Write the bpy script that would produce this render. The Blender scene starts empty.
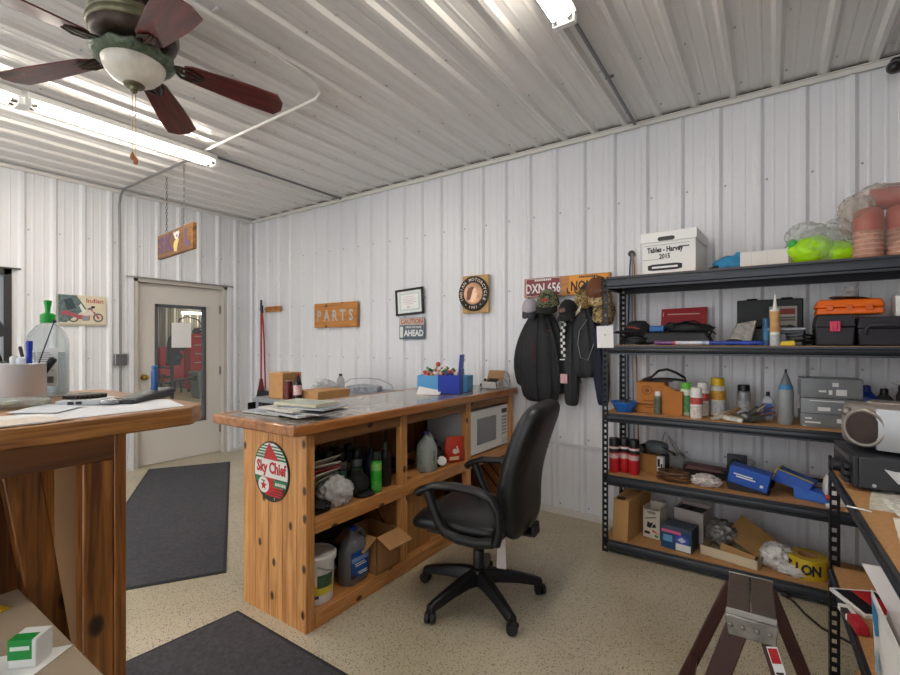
import bpy, bmesh, math, random
from mathutils import Vector, Matrix, Euler, noise

scene = bpy.context.scene
COL = scene.collection
PI = math.pi
random.seed(7)

# ------------------------------------------------------------------ materials
def lin(c):
    if isinstance(c, str):
        c = tuple(int(c[i:i + 2], 16) for i in (0, 2, 4))
    return tuple(((v / 255) / 12.92 if v / 255 <= .04045 else ((v / 255 + .055) / 1.055) ** 2.4) for v in c) + (1.0,)

_M = {}
def mat(col, rough=.5, metal=0, var=0, scale=20, bump=0, bscale=60, emit=0, alpha=1, trans=0, spec=.5, coat=0):
    """A procedural surface: base colour with noise variation and noise bump."""
    key = (str(col), rough, metal, var, scale, bump, bscale, emit, alpha, trans, spec, coat)
    if key in _M:
        return _M[key]
    m = bpy.data.materials.new('surface_%02d' % len(_M)); m.use_nodes = True
    nt = m.node_tree; b = nt.nodes['Principled BSDF']
    c = lin(col)
    b.inputs['Base Color'].default_value = c
    b.inputs['Roughness'].default_value = rough
    b.inputs['Metallic'].default_value = metal
    b.inputs['Specular IOR Level'].default_value = spec
    b.inputs['Coat Weight'].default_value = coat
    b.inputs['Alpha'].default_value = alpha
    b.inputs['Transmission Weight'].default_value = trans
    if trans: b.inputs['IOR'].default_value = 1.3
    if emit:
        b.inputs['Emission Color'].default_value = c
        b.inputs['Emission Strength'].default_value = emit
    tc = nt.nodes.new('ShaderNodeTexCoord')
    if var:
        n = nt.nodes.new('ShaderNodeTexNoise'); n.inputs['Scale'].default_value = scale; n.inputs['Detail'].default_value = 3
        r = nt.nodes.new('ShaderNodeValToRGB')
        r.color_ramp.elements[0].position = .3; r.color_ramp.elements[1].position = .7
        r.color_ramp.elements[0].color = tuple(x * (1 - var) for x in c[:3]) + (1,)
        r.color_ramp.elements[1].color = tuple(min(1, x * (1 + var * .7)) for x in c[:3]) + (1,)
        nt.links.new(tc.outputs['Object'], n.inputs['Vector']); nt.links.new(n.outputs['Fac'], r.inputs['Fac'])
        nt.links.new(r.outputs['Color'], b.inputs['Base Color'])
    if bump:
        n = nt.nodes.new('ShaderNodeTexNoise'); n.inputs['Scale'].default_value = bscale; n.inputs['Detail'].default_value = 4
        u = nt.nodes.new('ShaderNodeBump'); u.inputs['Strength'].default_value = bump; u.inputs['Distance'].default_value = .01
        nt.links.new(tc.outputs['Object'], n.inputs['Vector']); nt.links.new(n.outputs['Fac'], u.inputs['Height'])
        nt.links.new(u.outputs['Normal'], b.inputs['Normal'])
    _M[key] = m
    return m

def wood(c0, c1, knot, axis='z', rough=.45, grain=9, knots=True, coat=.1):
    """Pine-like boards: stretched grain along an axis plus dark round knots."""
    key = ('wood', str(c0), str(c1), axis, rough, grain, knots)
    if key in _M: return _M[key]
    m = bpy.data.materials.new('wood_%02d' % len(_M)); m.use_nodes = True
    nt = m.node_tree; b = nt.nodes['Principled BSDF']; L = nt.links.new
    b.inputs['Roughness'].default_value = rough; b.inputs['Coat Weight'].default_value = coat
    tc = nt.nodes.new('ShaderNodeTexCoord')
    oi = nt.nodes.new('ShaderNodeObjectInfo')
    mp = nt.nodes.new('ShaderNodeMapping')
    s = {'x': (.06, 1, 1), 'y': (1, .06, 1), 'z': (1, 1, .06)}[axis]
    mp.inputs['Scale'].default_value = tuple(v * grain for v in s)
    L(tc.outputs['Object'], mp.inputs['Vector'])
    n = nt.nodes.new('ShaderNodeTexNoise'); n.inputs['Scale'].default_value = 3.2; n.inputs['Detail'].default_value = 5; n.inputs['Distortion'].default_value = .9
    L(mp.outputs['Vector'], n.inputs['Vector'])
    r = nt.nodes.new('ShaderNodeValToRGB')
    r.color_ramp.elements[0].position = .32; r.color_ramp.elements[1].position = .68
    r.color_ramp.elements[0].color = lin(c0); r.color_ramp.elements[1].color = lin(c1)
    L(n.outputs['Fac'], r.inputs['Fac'])
    out = r.outputs['Color']
    if knots:
        sp = nt.nodes.new('ShaderNodeSeparateXYZ'); L(tc.outputs['Object'], sp.inputs[0])
        ad = nt.nodes.new('ShaderNodeMath'); ad.operation = 'ADD'; cb = nt.nodes.new('ShaderNodeCombineXYZ')
        u, v_, w_ = {'x': ('Y', 'Z', 'X'), 'y': ('X', 'Z', 'Y'), 'z': ('X', 'Y', 'Z')}[axis]
        L(sp.outputs[u], ad.inputs[0]); L(sp.outputs[v_], ad.inputs[1]); L(ad.outputs[0], cb.inputs['X'])
        ml = nt.nodes.new('ShaderNodeMath'); ml.operation = 'MULTIPLY'; ml.inputs[1].default_value = .62; L(sp.outputs[w_], ml.inputs[0]); L(ml.outputs[0], cb.inputs['Y'])
        v = nt.nodes.new('ShaderNodeTexVoronoi'); v.voronoi_dimensions = '2D'; v.inputs['Scale'].default_value = 8.5
        L(cb.outputs[0], v.inputs['Vector'])
        kr = nt.nodes.new('ShaderNodeValToRGB')
        kr.color_ramp.elements[0].position = .065; kr.color_ramp.elements[0].color = (1, 1, 1, 1)
        kr.color_ramp.elements[1].position = .135; kr.color_ramp.elements[1].color = (0, 0, 0, 1)
        e = kr.color_ramp.elements.new(.10); e.color = (.75, .75, .75, 1)
        L(v.outputs['Distance'], kr.inputs['Fac'])
        sc = nt.nodes.new('ShaderNodeSeparateColor'); L(v.outputs['Color'], sc.inputs[0])
        gt = nt.nodes.new('ShaderNodeMath'); gt.operation = 'GREATER_THAN'; gt.inputs[1].default_value = .5; L(sc.outputs[0], gt.inputs[0])
        kf = nt.nodes.new('ShaderNodeMath'); kf.operation = 'MULTIPLY'; L(kr.outputs['Color'], kf.inputs[0]); L(gt.outputs[0], kf.inputs[1])
        mx = nt.nodes.new('ShaderNodeMix'); mx.data_type = 'RGBA'
        L(kf.outputs[0], mx.inputs['Factor'])
        L(out, mx.inputs['A']); mx.inputs['B'].default_value = lin(knot)
        out = mx.outputs['Result']
    L(out, b.inputs['Base Color'])
    _M[key] = m
    return m

def glass(col='ffffff', rough=.02, weight=.12):
    """Thin clear plastic or glass: mostly see-through with a glossy sheen."""
    key = ('glass', str(col), rough, weight)
    if key in _M: return _M[key]
    m = bpy.data.materials.new('clear_%02d' % len(_M)); m.use_nodes = True
    nt = m.node_tree; L = nt.links.new
    out = nt.nodes['Material Output']
    b = nt.nodes['Principled BSDF']; b.inputs['Base Color'].default_value = lin(col); b.inputs['Roughness'].default_value = rough
    t = nt.nodes.new('ShaderNodeBsdfTransparent'); t.inputs['Color'].default_value = lin(col)
    mx = nt.nodes.new('ShaderNodeMixShader')
    fr = nt.nodes.new('ShaderNodeLayerWeight'); fr.inputs['Blend'].default_value = .35
    ma = nt.nodes.new('ShaderNodeMath'); ma.operation = 'MULTIPLY_ADD'; ma.inputs[1].default_value = .45; ma.inputs[2].default_value = weight
    L(fr.outputs['Facing'], ma.inputs[0]); L(ma.outputs[0], mx.inputs['Fac'])
    L(t.outputs[0], mx.inputs[1]); L(b.outputs[0], mx.inputs[2]); L(mx.outputs[0], out.inputs['Surface'])
    _M[key] = m
    return m

def camo(c):
    key = ('camo', str(c))
    if key in _M: return _M[key]
    m = bpy.data.materials.new('camouflage_%02d' % len(_M)); m.use_nodes = True
    nt = m.node_tree; b = nt.nodes['Principled BSDF']; b.inputs['Roughness'].default_value = .9
    tc = nt.nodes.new('ShaderNodeTexCoord')
    n = nt.nodes.new('ShaderNodeTexNoise'); n.inputs['Scale'].default_value = 28; n.inputs['Detail'].default_value = 2; n.inputs['Distortion'].default_value = 1.2
    r = nt.nodes.new('ShaderNodeValToRGB'); r.color_ramp.interpolation = 'CONSTANT'
    r.color_ramp.elements[0].color = lin(c[0]); r.color_ramp.elements[1].position = .44; r.color_ramp.elements[1].color = lin(c[1])
    for p, k in ((.52, c[2]), (.6, c[3])):
        e = r.color_ramp.elements.new(p); e.color = lin(k)
    nt.links.new(tc.outputs['Object'], n.inputs['Vector']); nt.links.new(n.outputs['Fac'], r.inputs['Fac']); nt.links.new(r.outputs['Color'], b.inputs['Base Color'])
    _M[key] = m
    return m

# ------------------------------------------------------------------ mesh builder
class MB:
    def __init__(s):
        s.bm = bmesh.new(); s.mats = []; s.cur = 0; s.X = Matrix.Identity(4)
    def m(s, material):
        if material not in s.mats: s.mats.append(material)
        s.cur = s.mats.index(material); return s
    def at(s, loc=(0, 0, 0), rot=(0, 0, 0)):
        s.X = Matrix.Translation(Vector(loc)) @ Euler(rot).to_matrix().to_4x4(); return s
    def V(s, p): return s.bm.verts.new(s.X @ Vector(p))
    def F(s, vs):
        try:
            f = s.bm.faces.new(vs); f.material_index = s.cur; return f
        except ValueError: return None
    def box(s, lo, hi):
        (a, b, c), (d, e, f) = lo, hi
        v = [s.V(p) for p in ((a, b, c), (d, b, c), (d, e, c), (a, e, c), (a, b, f), (d, b, f), (d, e, f), (a, e, f))]
        for q in ((0, 3, 2, 1), (4, 5, 6, 7), (0, 1, 5, 4), (1, 2, 6, 5), (2, 3, 7, 6), (3, 0, 4, 7)): s.F([v[i] for i in q])
        return s
    def cbox(s, c, size):
        return s.box([c[i] - size[i] / 2 for i in range(3)], [c[i] + size[i] / 2 for i in range(3)])
    def hexa(s, bot, top):
        v = [s.V(p) for p in list(bot) + list(top)]
        for q in ((0, 3, 2, 1), (4, 5, 6, 7), (0, 1, 5, 4), (1, 2, 6, 5), (2, 3, 7, 6), (3, 0, 4, 7)): s.F([v[i] for i in q])
        return s
    def quad(s, *pts):
        s.F([s.V(p) for p in pts]); return s
    def loft(s, rings, cap=True, closed=True):
        R = [[s.V(p) for p in r] for r in rings]
        n = len(R[0])
        for a, b in zip(R, R[1:]):
            for i in range(n if closed else n - 1):
                j = (i + 1) % n
                s.F([a[i], a[j], b[j], b[i]])
        if cap and closed:
            s.F(list(reversed(R[0]))); s.F(R[-1])
        return s
    def lathe(s, prof, c=(0, 0, 0), seg=20, cap=True, sx=1, sy=1):
        rings = []
        for r, z in prof:
            rings.append([(c[0] + r * sx * math.cos(2 * PI * i / seg), c[1] + r * sy * math.sin(2 * PI * i / seg), c[2] + z) for i in range(seg)])
        return s.loft(rings, cap)
    def cyl(s, p0, p1, r0, r1=None, seg=14, cap=True):
        r1 = r0 if r1 is None else r1
        p0, p1 = Vector(p0), Vector(p1); d = (p1 - p0).normalized()
        u = d.orthogonal().normalized(); w = d.cross(u)
        ring = lambda p, r: [p + (u * math.cos(2 * PI * i / seg) + w * math.sin(2 * PI * i / seg)) * r for i in range(seg)]
        return s.loft([ring(p0, r0), ring(p1, r1)], cap)
    def tube(s, pts, r, seg=8, cap=True, flat=1.0):
        pts = [Vector(p) for p in pts]; n = len(pts)
        rr = r if isinstance(r, (list, tuple)) else [r] * n
        d0 = (pts[1] - pts[0]).normalized(); u = d0.orthogonal().normalized()
        if abs(d0.z) < .9: u = Vector((0, 0, 1)).cross(d0).normalized()
        rings = []
        for i, p in enumerate(pts):
            d = (pts[min(i + 1, n - 1)] - pts[max(i - 1, 0)]).normalized()
            u = (u - d * u.dot(d)).normalized(); w = d.cross(u)
            rings.append([p + (u * math.cos(2 * PI * k / seg) + w * math.sin(2 * PI * k / seg) * flat) * rr[i] for k in range(seg)])
        return s.loft(rings, cap)
    def prism(s, poly, z0, z1):
        """Extrude an XY polygon (counter-clockwise) from z0 to z1."""
        a = [s.V((x, y, z0)) for x, y in poly]; b = [s.V((x, y, z1)) for x, y in poly]
        s.F(list(reversed(a))); s.F(b)
        for i in range(len(poly)):
            j = (i + 1) % len(poly); s.F([a[i], a[j], b[j], b[i]])
        return s
    def ball(s, c, r, sub=2, amp=0, freq=8, seed=0, flat=None, crease=False):
        r = r if isinstance(r, (tuple, list)) else (r, r, r)
        res = bmesh.ops.create_icosphere(s.bm, subdivisions=sub, radius=1)
        c = Vector(c); fs = set()
        for v in res['verts']:
            d = v.co.copy(); k = 1.0
            if amp:
                q = d * freq / 4 + Vector((seed * 3.1, seed * 1.7, seed * .9))
                nz = noise.noise(q) + .5 * noise.noise(q * 2.3)
                if crease: nz = .6 - 1.6 * abs(nz)
                k += amp * nz
            p = Vector((d.x * r[0], d.y * r[1], d.z * r[2])) * k + c
            if flat is not None and p.z < flat: p.z = flat + random.random() * .0005
            v.co = s.X @ p
            for f in v.link_faces: fs.add(f)
        for f in fs: f.material_index = s.cur
        return s
    def text(s, txt, size, M, ext=.0006, bold=0, sx=1.0, align='CENTER'):
        cu = bpy.data.curves.new('writing', 'FONT'); cu.body = txt; cu.size = size; cu.extrude = ext; cu.offset = bold
        cu.align_x = align; cu.align_y = 'CENTER'; cu.resolution_u = 2
        o = bpy.data.objects.new('writing', cu); COL.objects.link(o)
        bpy.context.view_layer.update()
        me = bpy.data.meshes.new_from_object(o.evaluated_get(bpy.context.evaluated_depsgraph_get()))
        T = s.X @ M @ Matrix.Diagonal((sx, 1, 1, 1))
        vs = [s.bm.verts.new(T @ v.co) for v in me.vertices]
        for p in me.polygons: s.F([vs[i] for i in p.vertices])
        bpy.data.objects.remove(o); bpy.data.curves.remove(cu); bpy.data.meshes.remove(me)
        return s
    def build(s, name, material=None, parent=None, bevel=0, smooth=40, sub=0, loc=None, rz=0, weld=False, rot=None):
        if weld: bmesh.ops.remove_doubles(s.bm, verts=s.bm.verts, dist=1e-5)
        bmesh.ops.recalc_face_normals(s.bm, faces=s.bm.faces)
        me = bpy.data.meshes.new(name)
        s.bm.to_mesh(me); s.bm.free()
        if s.mats:
            for k in s.mats: me.materials.append(k)
        else: me.materials.append(material)
        if smooth:
            me.polygons.foreach_set('use_smooth', [True] * len(me.polygons))
            me.set_sharp_from_angle(angle=math.radians(smooth))
        o = bpy.data.objects.new(name, me); COL.objects.link(o)
        if parent: o.parent = parent
        if loc is not None: o.location = loc
        o.rotation_euler = rot if rot else (0, 0, rz)
        if bevel:
            b = o.modifiers.new('edge', 'BEVEL'); b.width = bevel; b.segments = 2; b.limit_method = 'ANGLE'; b.angle_limit = math.radians(50)
        if sub:
            q = o.modifiers.new('round', 'SUBSURF'); q.levels = sub; q.render_levels = sub
        return o

def tag(o, label, cat, group=None, kind=None):
    o['label'] = label; o['category'] = cat
    if group: o['group'] = group
    if kind: o['kind'] = kind
    return o
def thing(name, label, cat, loc=(0, 0, 0), rz=0, group=None, rot=None):
    o = bpy.data.objects.new(name, None); COL.objects.link(o); o.empty_display_size = .05
    o.location = loc; o.rotation_euler = rot if rot else (0, 0, rz)
    return tag(o, label, cat, group)
def struct(mb, name, material=None, **k):
    o = mb.build(name, material, **k); o['kind'] = 'structure'; return o
def dup(root, loc, rz=0, label=None, group=None):
    r = root.copy(); COL.objects.link(r); r.location = loc; r.rotation_euler = (0, 0, rz)
    if label: r['label'] = label
    if group: r['group'] = group
    for ch in list(root.children):
        c = ch.copy(); COL.objects.link(c); c.parent = r
        for g in list(ch.children):
            d = g.copy(); COL.objects.link(d); d.parent = c
    return r
BOXC = {}
def facing(loc, d='-y', tilt=0):
    """Matrix that stands flat XY art upright: its x to the viewer's right, its y up, facing d; tilt turns it in its own plane."""
    R = {'-y': Euler((PI / 2, 0, 0)), '+x': Euler((PI / 2, 0, PI / 2)), '-x': Euler((PI / 2, 0, -PI / 2)), 'z': Euler((0, 0, 0))}[d].to_matrix().to_4x4()
    return Matrix.Translation(Vector(loc)) @ R @ Matrix.Rotation(tilt, 4, 'Z')
def ellipse(cx, cy, rx, ry, n=32, a0=0, a1=2 * PI):
    return [(cx + rx * math.cos(a0 + (a1 - a0) * i / n), cy + ry * math.sin(a0 + (a1 - a0) * i / n)) for i in range(n if abs(a1 - a0 - 2 * PI) < 1e-6 else n + 1)]

# the calibrated station point of the photograph: pinhole at the origin, 1.37 m up, turned 34.62 degrees
FPX, CXP, HYP, EYE, TURN = 465.0, 450.0, 342.5, 1.37, math.radians(34.62)
def col_x(px, y):
    """World x where the vertical sight plane of column px crosses the plane y."""
    l = (px - CXP) / FPX; c, s = math.cos(TURN), math.sin(TURN)
    return y * (-s + l * c) / (c + l * s)

# shared colours
WHITE = mat('e8e8e6', .5); BLACK = mat('0b0b0c', .5); BLACKP = mat('131315', .35); PAPER = mat('f2f1ee', .8)
RED = mat('b5161c', .45); DKGREY = mat('3a3a3d', .5); STEEL = mat('b9b9b7', .3, 1); CHROME = mat('d8d8d8', .15, 1)
KRAFT = mat('b88a58', .85, var=.08, scale=14); KRAFTD = mat('8f6a42', .9); INK = mat('26262b', .7); BRASS = mat('b08a3c', .3, 1)
BLUE = mat('1440b8', .45); SKYB = mat('3f9fe0', .5); YELLOW = mat('e2c21d', .5); GREEN = mat('149a3a', .45); CLEAR = glass()
# ================================================================== ROOM
XL, YB, ZC, XR = -5.63, 3.58, 2.98, 1.05
YF = -2.6
PANEL = mat('e2e3e6', .38)
CEILP = mat('dcdad7', .22)
TRIMM = mat('d5d2cc', .5)
GAP_SHADE = mat('1c1a18', .9)

def rib_profile(lo, hi, phase, pitch=.2286):
    """Corrugated steel sheet: (position, height) breakpoints of major ribs with two faint minor ribs between."""
    out = [(lo, 0)]
    k = math.floor((lo - phase) / pitch) - 1
    while phase + k * pitch < hi + pitch:
        c = phase + k * pitch
        for d, h in ((-.032, 0), (-.012, .019), (.012, .019), (.032, 0), (.066, 0), (.072, .0022), (.082, .0022), (.088, 0), (.140, 0), (.146, .0022), (.156, .0022), (.162, 0)):
            if lo + .002 < c + d < hi - .002: out.append((c + d, h))
        k += 1
    out.append((hi, 0))
    return out

def sheet(mb, lo, hi, z0, z1, phase, to3):
    """Corrugated sheet between two heights; to3(position, z, height) places it."""
    pr = rib_profile(lo, hi, phase)
    a = [mb.V(to3(p, z0, h)) for p, h in pr]; b = [mb.V(to3(p, z1, h)) for p, h in pr]
    for i in range(len(pr) - 1): mb.F([a[i], a[i + 1], b[i + 1], b[i]])
SCREWM = mat('a2a3a6', .4, .3)
def screws(mb, lo, hi, zs, phase, to3, avoid=()):
    k = math.ceil((lo - phase) / .2286)
    while phase + k * .2286 < hi:
        c = phase + k * .2286 + .045
        for z in zs:
            if not any(a <= c <= b and z0 <= z <= z1 for a, b, z0, z1 in avoid):
                p = Vector(to3(c, z, 0)); q = Vector(to3(c, z, .006))
                mb.m(SCREWM).cyl(p, q, .0078, .0055, seg=6)
        k += 1

# --- floor: speckled epoxy
fl = bpy.data.materials.new('speckled_epoxy'); fl.use_nodes = True
nt = fl.node_tree; L = nt.links.new; b = nt.nodes['Principled BSDF']; b.inputs['Roughness'].default_value = .32
tc = nt.nodes.new('ShaderNodeTexCoord')
base = nt.nodes.new('ShaderNodeTexNoise'); base.inputs['Scale'].default_value = 1.4; base.inputs['Detail'].default_value = 4
L(tc.outputs['Object'], base.inputs['Vector'])
rp = nt.nodes.new('ShaderNodeValToRGB'); rp.color_ramp.elements[0].position = .35; rp.color_ramp.elements[1].position = .65
rp.color_ramp.elements[0].color = lin('b3a98f'); rp.color_ramp.elements[1].color = lin('c8bea7')
L(base.outputs['Fac'], rp.inputs['Fac'])
cur = rp.outputs['Color']
for sc_, thr, rad, colr in ((150, .80, .36, '64543e'), (125, .88, .36, '40372c'), (170, .78, .32, 'ddd5c2'), (105, .88, .36, '86735a')):
    v = nt.nodes.new('ShaderNodeTexVoronoi'); v.inputs['Scale'].default_value = sc_
    L(tc.outputs['Object'], v.inputs['Vector'])
    g1 = nt.nodes.new('ShaderNodeMath'); g1.operation = 'LESS_THAN'; g1.inputs[1].default_value = rad; L(v.outputs['Distance'], g1.inputs[0])
    sep = nt.nodes.new('ShaderNodeSeparateColor'); L(v.outputs['Color'], sep.inputs[0])
    g2 = nt.nodes.new('ShaderNodeMath'); g2.operation = 'GREATER_THAN'; g2.inputs[1].default_value = thr; L(sep.outputs[0], g2.inputs[0])
    g3 = nt.nodes.new('ShaderNodeMath'); g3.operation = 'MULTIPLY'; L(g1.outputs[0], g3.inputs[0]); L(g2.outputs[0], g3.inputs[1])
    mx = nt.nodes.new('ShaderNodeMix'); mx.data_type = 'RGBA'; L(g3.outputs[0], mx.inputs['Factor']); L(cur, mx.inputs['A']); mx.inputs['B'].default_value = lin(colr)
    cur = mx.outputs['Result']
L(cur, b.inputs['Base Color'])
f = MB(); f.box((XL - .1, YF, -.1), (XR + .1, YB + .1, 0)); struct(f, 'floor', fl, smooth=0)
f = MB(); f.box((-15, 1.9, -.1), (XL - .1, 9, 0)); struct(f, 'floor_workshop', mat('c4b28c', .5, var=.05, scale=4), smooth=0)

# --- ceiling: ribs run along y
c = MB().m(CEILP)
sheet(c, XL, XR, YF, YB, .031, lambda p, s, h: (p, s, ZC - h))
screws(c, XL, XR, [YF + .5 + .61 * i for i in range(10)], .031, lambda p, s, h: (p, s, ZC - h))
c.m(CEILP).box((XL - .1, YF, ZC + .01), (XR + .1, YB + .1, ZC + .08))
struct(c, 'ceiling', CEILP, smooth=0)

# --- back wall
w = MB().m(PANEL)
tb = lambda p, z, h: (p, YB - h, z)
sheet(w, XL, XR, 0, ZC, .0, lambda p, z, h: tb(p - .067, z, h))
screws(w, XL, XR, [.08, .61, 1.21, 1.81, 2.41], -.067, tb)
w.m(PANEL).box((XL - .1, YB + .001, 0), (XR + .1, YB + .1, ZC))
struct(w, 'wall_back', PANEL, smooth=0)
t = MB(); t.box((XL, YB - .035, 2.93), (XR, YB - .02, 2.962)); t.box((XL, YB - .05, 2.958), (XR, YB - .0, 2.964)); struct(t, 'trim_1', TRIMM, smooth=0)
t = MB(); t.box((XL, YB - .03, 2.9645), (XR, YB - .002, 2.9795)); struct(t, 'gap_shade_strip', GAP_SHADE, smooth=0)  # dark strip stands in for the shade in the gaps between ceiling ribs
t = MB(); t.box((XL, YB - .026, 0), (XR, YB, .045)); t.box((XL, YB - .034, 0), (XR, YB - .026, .028)); struct(t, 'baseboard_back', TRIMM, smooth=0)
t = MB(); t.box((-1.9, YB - .024, .553), (XR, YB - .019, .57)); struct(t, 'trim_2', mat('cfcfd2', .45), smooth=0)

# --- wall with the door and the shop window
w = MB().m(PANEL)
tl = lambda p, z, h: (XL + h, p, z)
DY0, DY1, DZ = 2.17, 3.215, 2.075
WY0, WY1, WZ0, WZ1 = -.35, 1.20, .95, 2.03
PH = 1.274 - .0
for lo, hi, z0, z1 in ((YF, WY0, 0, ZC), (WY0, WY1, 0, WZ0), (WY0, WY1, WZ1, ZC), (WY1, DY0, 0, ZC), (DY0, DY1, DZ, ZC), (DY1, YB, 0, ZC)):
    sheet(w, lo, hi, z0, z1, PH, tl)
    w.box((XL - .1, lo, z0), (XL - .001, hi, z1))
screws(w, YF, YB, [.08, .61, 1.21, 1.81, 2.41], PH, tl, avoid=((DY0 - .05, DY1 + .05, 0, DZ), (WY0, WY1, WZ0, WZ1)))
struct(w, 'wall_left', PANEL, smooth=0)
t = MB(); t.box((XL + .02, YF, 2.93), (XL + .035, YB - .035, 2.962)); struct(t, 'trim_3', TRIMM, smooth=0)
t = MB(); t.box((XL, YF, 0), (XL + .03, DY0 - .03, .03)); t.box((XL, DY1 + .03, 0), (XL + .03, YB - .035, .03)); struct(t, 'baseboard_left', TRIMM, smooth=0)
w = MB(); w.box((XR, YF, 0), (XR + .1, YB, ZC)); sheet(w, YF, YB, 0, ZC, 0, lambda p, z, h: (XR - h, p, z)); struct(w, 'wall_right', PANEL, smooth=0)

# door casing, slab, glazing
DOORP = mat('d4cfc6', .4); JAMB = mat('c2bdb4', .45)
t = MB()
t.box((XL - .1, DY0, 0), (XL + .012, DY0 + .045, DZ)); t.box((XL - .1, DY1 - .045, 0), (XL + .012, DY1, DZ)); t.box((XL - .1, DY0, DZ - .045), (XL + .012, DY1, DZ))
t.m(JAMB); struct(t, 'trim_4', JAMB, smooth=0)
t = MB(); t.box((XL + .012, DY0 - .07, DZ - .01), (XL + .03, DY1 + .07, DZ + .006)); struct(t, 'trim_5', mat('8e8b86', .5), smooth=0)
t = MB(); t.box((XL + .012, DY0 - .045, 0), (XL + .024, DY0, DZ)); t.box((XL + .012, DY1, 0), (XL + .024, DY1 + .045, DZ)); struct(t, 'trim_6', PANEL, smooth=0)
dr = bpy.data.objects.new('door_1', None); COL.objects.link(dr); dr.location = (XL - .08, 2.215, 0); dr['kind'] = 'structure'
GY0, GY1, GZ0, GZ1 = .20, .765, .43, 1.80      # glazed opening, measured from the latch edge
d = MB(); W = .953
for lo, hi in (((-.02, .003, .012), (.02, GY0, 2.025)), ((-.02, GY1, .012), (.02, W, 2.025)), ((-.02, GY0, .012), (.02, GY1, GZ0)), ((-.02, GY0, GZ1), (.02, GY1, 2.025))): d.box(lo, hi)
d.build('slab', DOORP, dr, smooth=0)
d = MB(); k = .028
for lo, hi in (((-.024, GY0 - .005, GZ0 - .005), (.03, GY0 + k, GZ1 + .005)), ((-.024, GY1 - k, GZ0 - .005), (.03, GY1 + .005, GZ1 + .005)), ((-.024, GY0, GZ0 - .005), (.03, GY1, GZ0 + k)), ((-.024, GY0, GZ1 - k), (.03, GY1, GZ1 + .005))): d.box(lo, hi)
d.build('glass_frame', mat('54565c', .5), dr, smooth=0, bevel=.003)
d = MB(); d.box((-.003, GY0 + .01, GZ0 + .01), (.003, GY1 - .01, GZ1 - .01)); d.build('glass_pane', glass('f4f8f8', .02, .03), dr, smooth=0)
d = MB(); d.cyl((.02, .085, .985), (.028, .085, .985), .032, seg=20); d.cyl((.028, .085, .985), (.05, .085, .985), .013); d.ball((.066, .085, .985), (.02, .028, .028), 3); d.build('knob', BRASS, dr)
for z in (.3, 1.02, 1.78):
    d = MB(); d.box((.018, W - .018, z - .05), (.024, W + .002, z + .05)); d.cyl((.026, W + .002, z - .05), (.026, W + .002, z + .05), .007, seg=8); d.build('hinge', mat('8c8a84', .35, 1), dr)
o = MB(); o.box((-.002, -.11, -.145), (.0, .11, .145)); o.m(PAPER); o.quad((.0005, -.1, -.1), (.0005, .1, -.1), (.0005, .1, .13), (.0005, -.1, .13))
o = tag(o.build('paper_sheet', PAPER, loc=(XL - .072, 2.215 + .49, 1.455), smooth=0), 'blank white sheet of paper taped on the door glass', 'paper')

# shop window: dark frame, glass
wn = bpy.data.objects.new('window_1', None); COL.objects.link(wn); wn.location = (XL, 0, 0); wn['kind'] = 'structure'
FR = mat('2c2a2a', .5); d = MB(); k = .055
for lo, hi in (((-.1, WY0, WZ0), (.025, WY0 + k, WZ1)), ((-.1, WY1 - k, WZ0), (.025, WY1, WZ1)), ((-.1, WY0, WZ0), (.025, WY1, WZ0 + k)), ((-.1, WY0, WZ1 - k), (.025, WY1, WZ1)), ((-.07, .4, WZ0), (-.02, .45, WZ1))): d.box(lo, hi)
d.build('window_frame', FR, wn, smooth=0, bevel=.003)
d = MB(); d.box((-.05, WY0 + .03, WZ0 + .03), (-.044, WY1 - .03, WZ1 - .03)); d.build('window_glass', glass('f4f8f8', .02, .05), wn, smooth=0)
t = MB(); t.box((XL + .018, WY0 - .05, WZ1 + .0), (XL + .032, WY1 + .06, WZ1 + .012)); struct(t, 'trim_7', mat('4a4846', .5), smooth=0)

# --- workshop seen through the door
WSX = -14.6
w = MB(); sheet(w, 2.0, 9, 0, 4.2, .1, lambda p, z, h: (WSX + h, p, z)); w.box((WSX - .1, 1.9, 0), (WSX, 9, 4.2)); struct(w, 'wall_workshop', mat('d8cfc0', .6), smooth=0)
w = MB(); sheet(w, WSX, XL - .1, 0, 4.2, .1, lambda p, z, h: (p, 8.6 - h, z)); w.box((WSX, 8.6, 0), (XL - .1, 8.7, 4.2)); struct(w, 'wall_workshop_side', mat('d8cfc0', .6), smooth=0)
w = MB(); w.box((WSX, 1.9, 0), (XL - .1, 2.0, 4.2)); struct(w, 'wall_workshop_near', mat('d8cfc0', .6), smooth=0)
w = MB(); w.box((WSX, 1.9, 4.2), (XL - .1, 9, 4.3)); struct(w, 'ceiling_workshop', mat('d2cdc4', .6), smooth=0)
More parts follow.
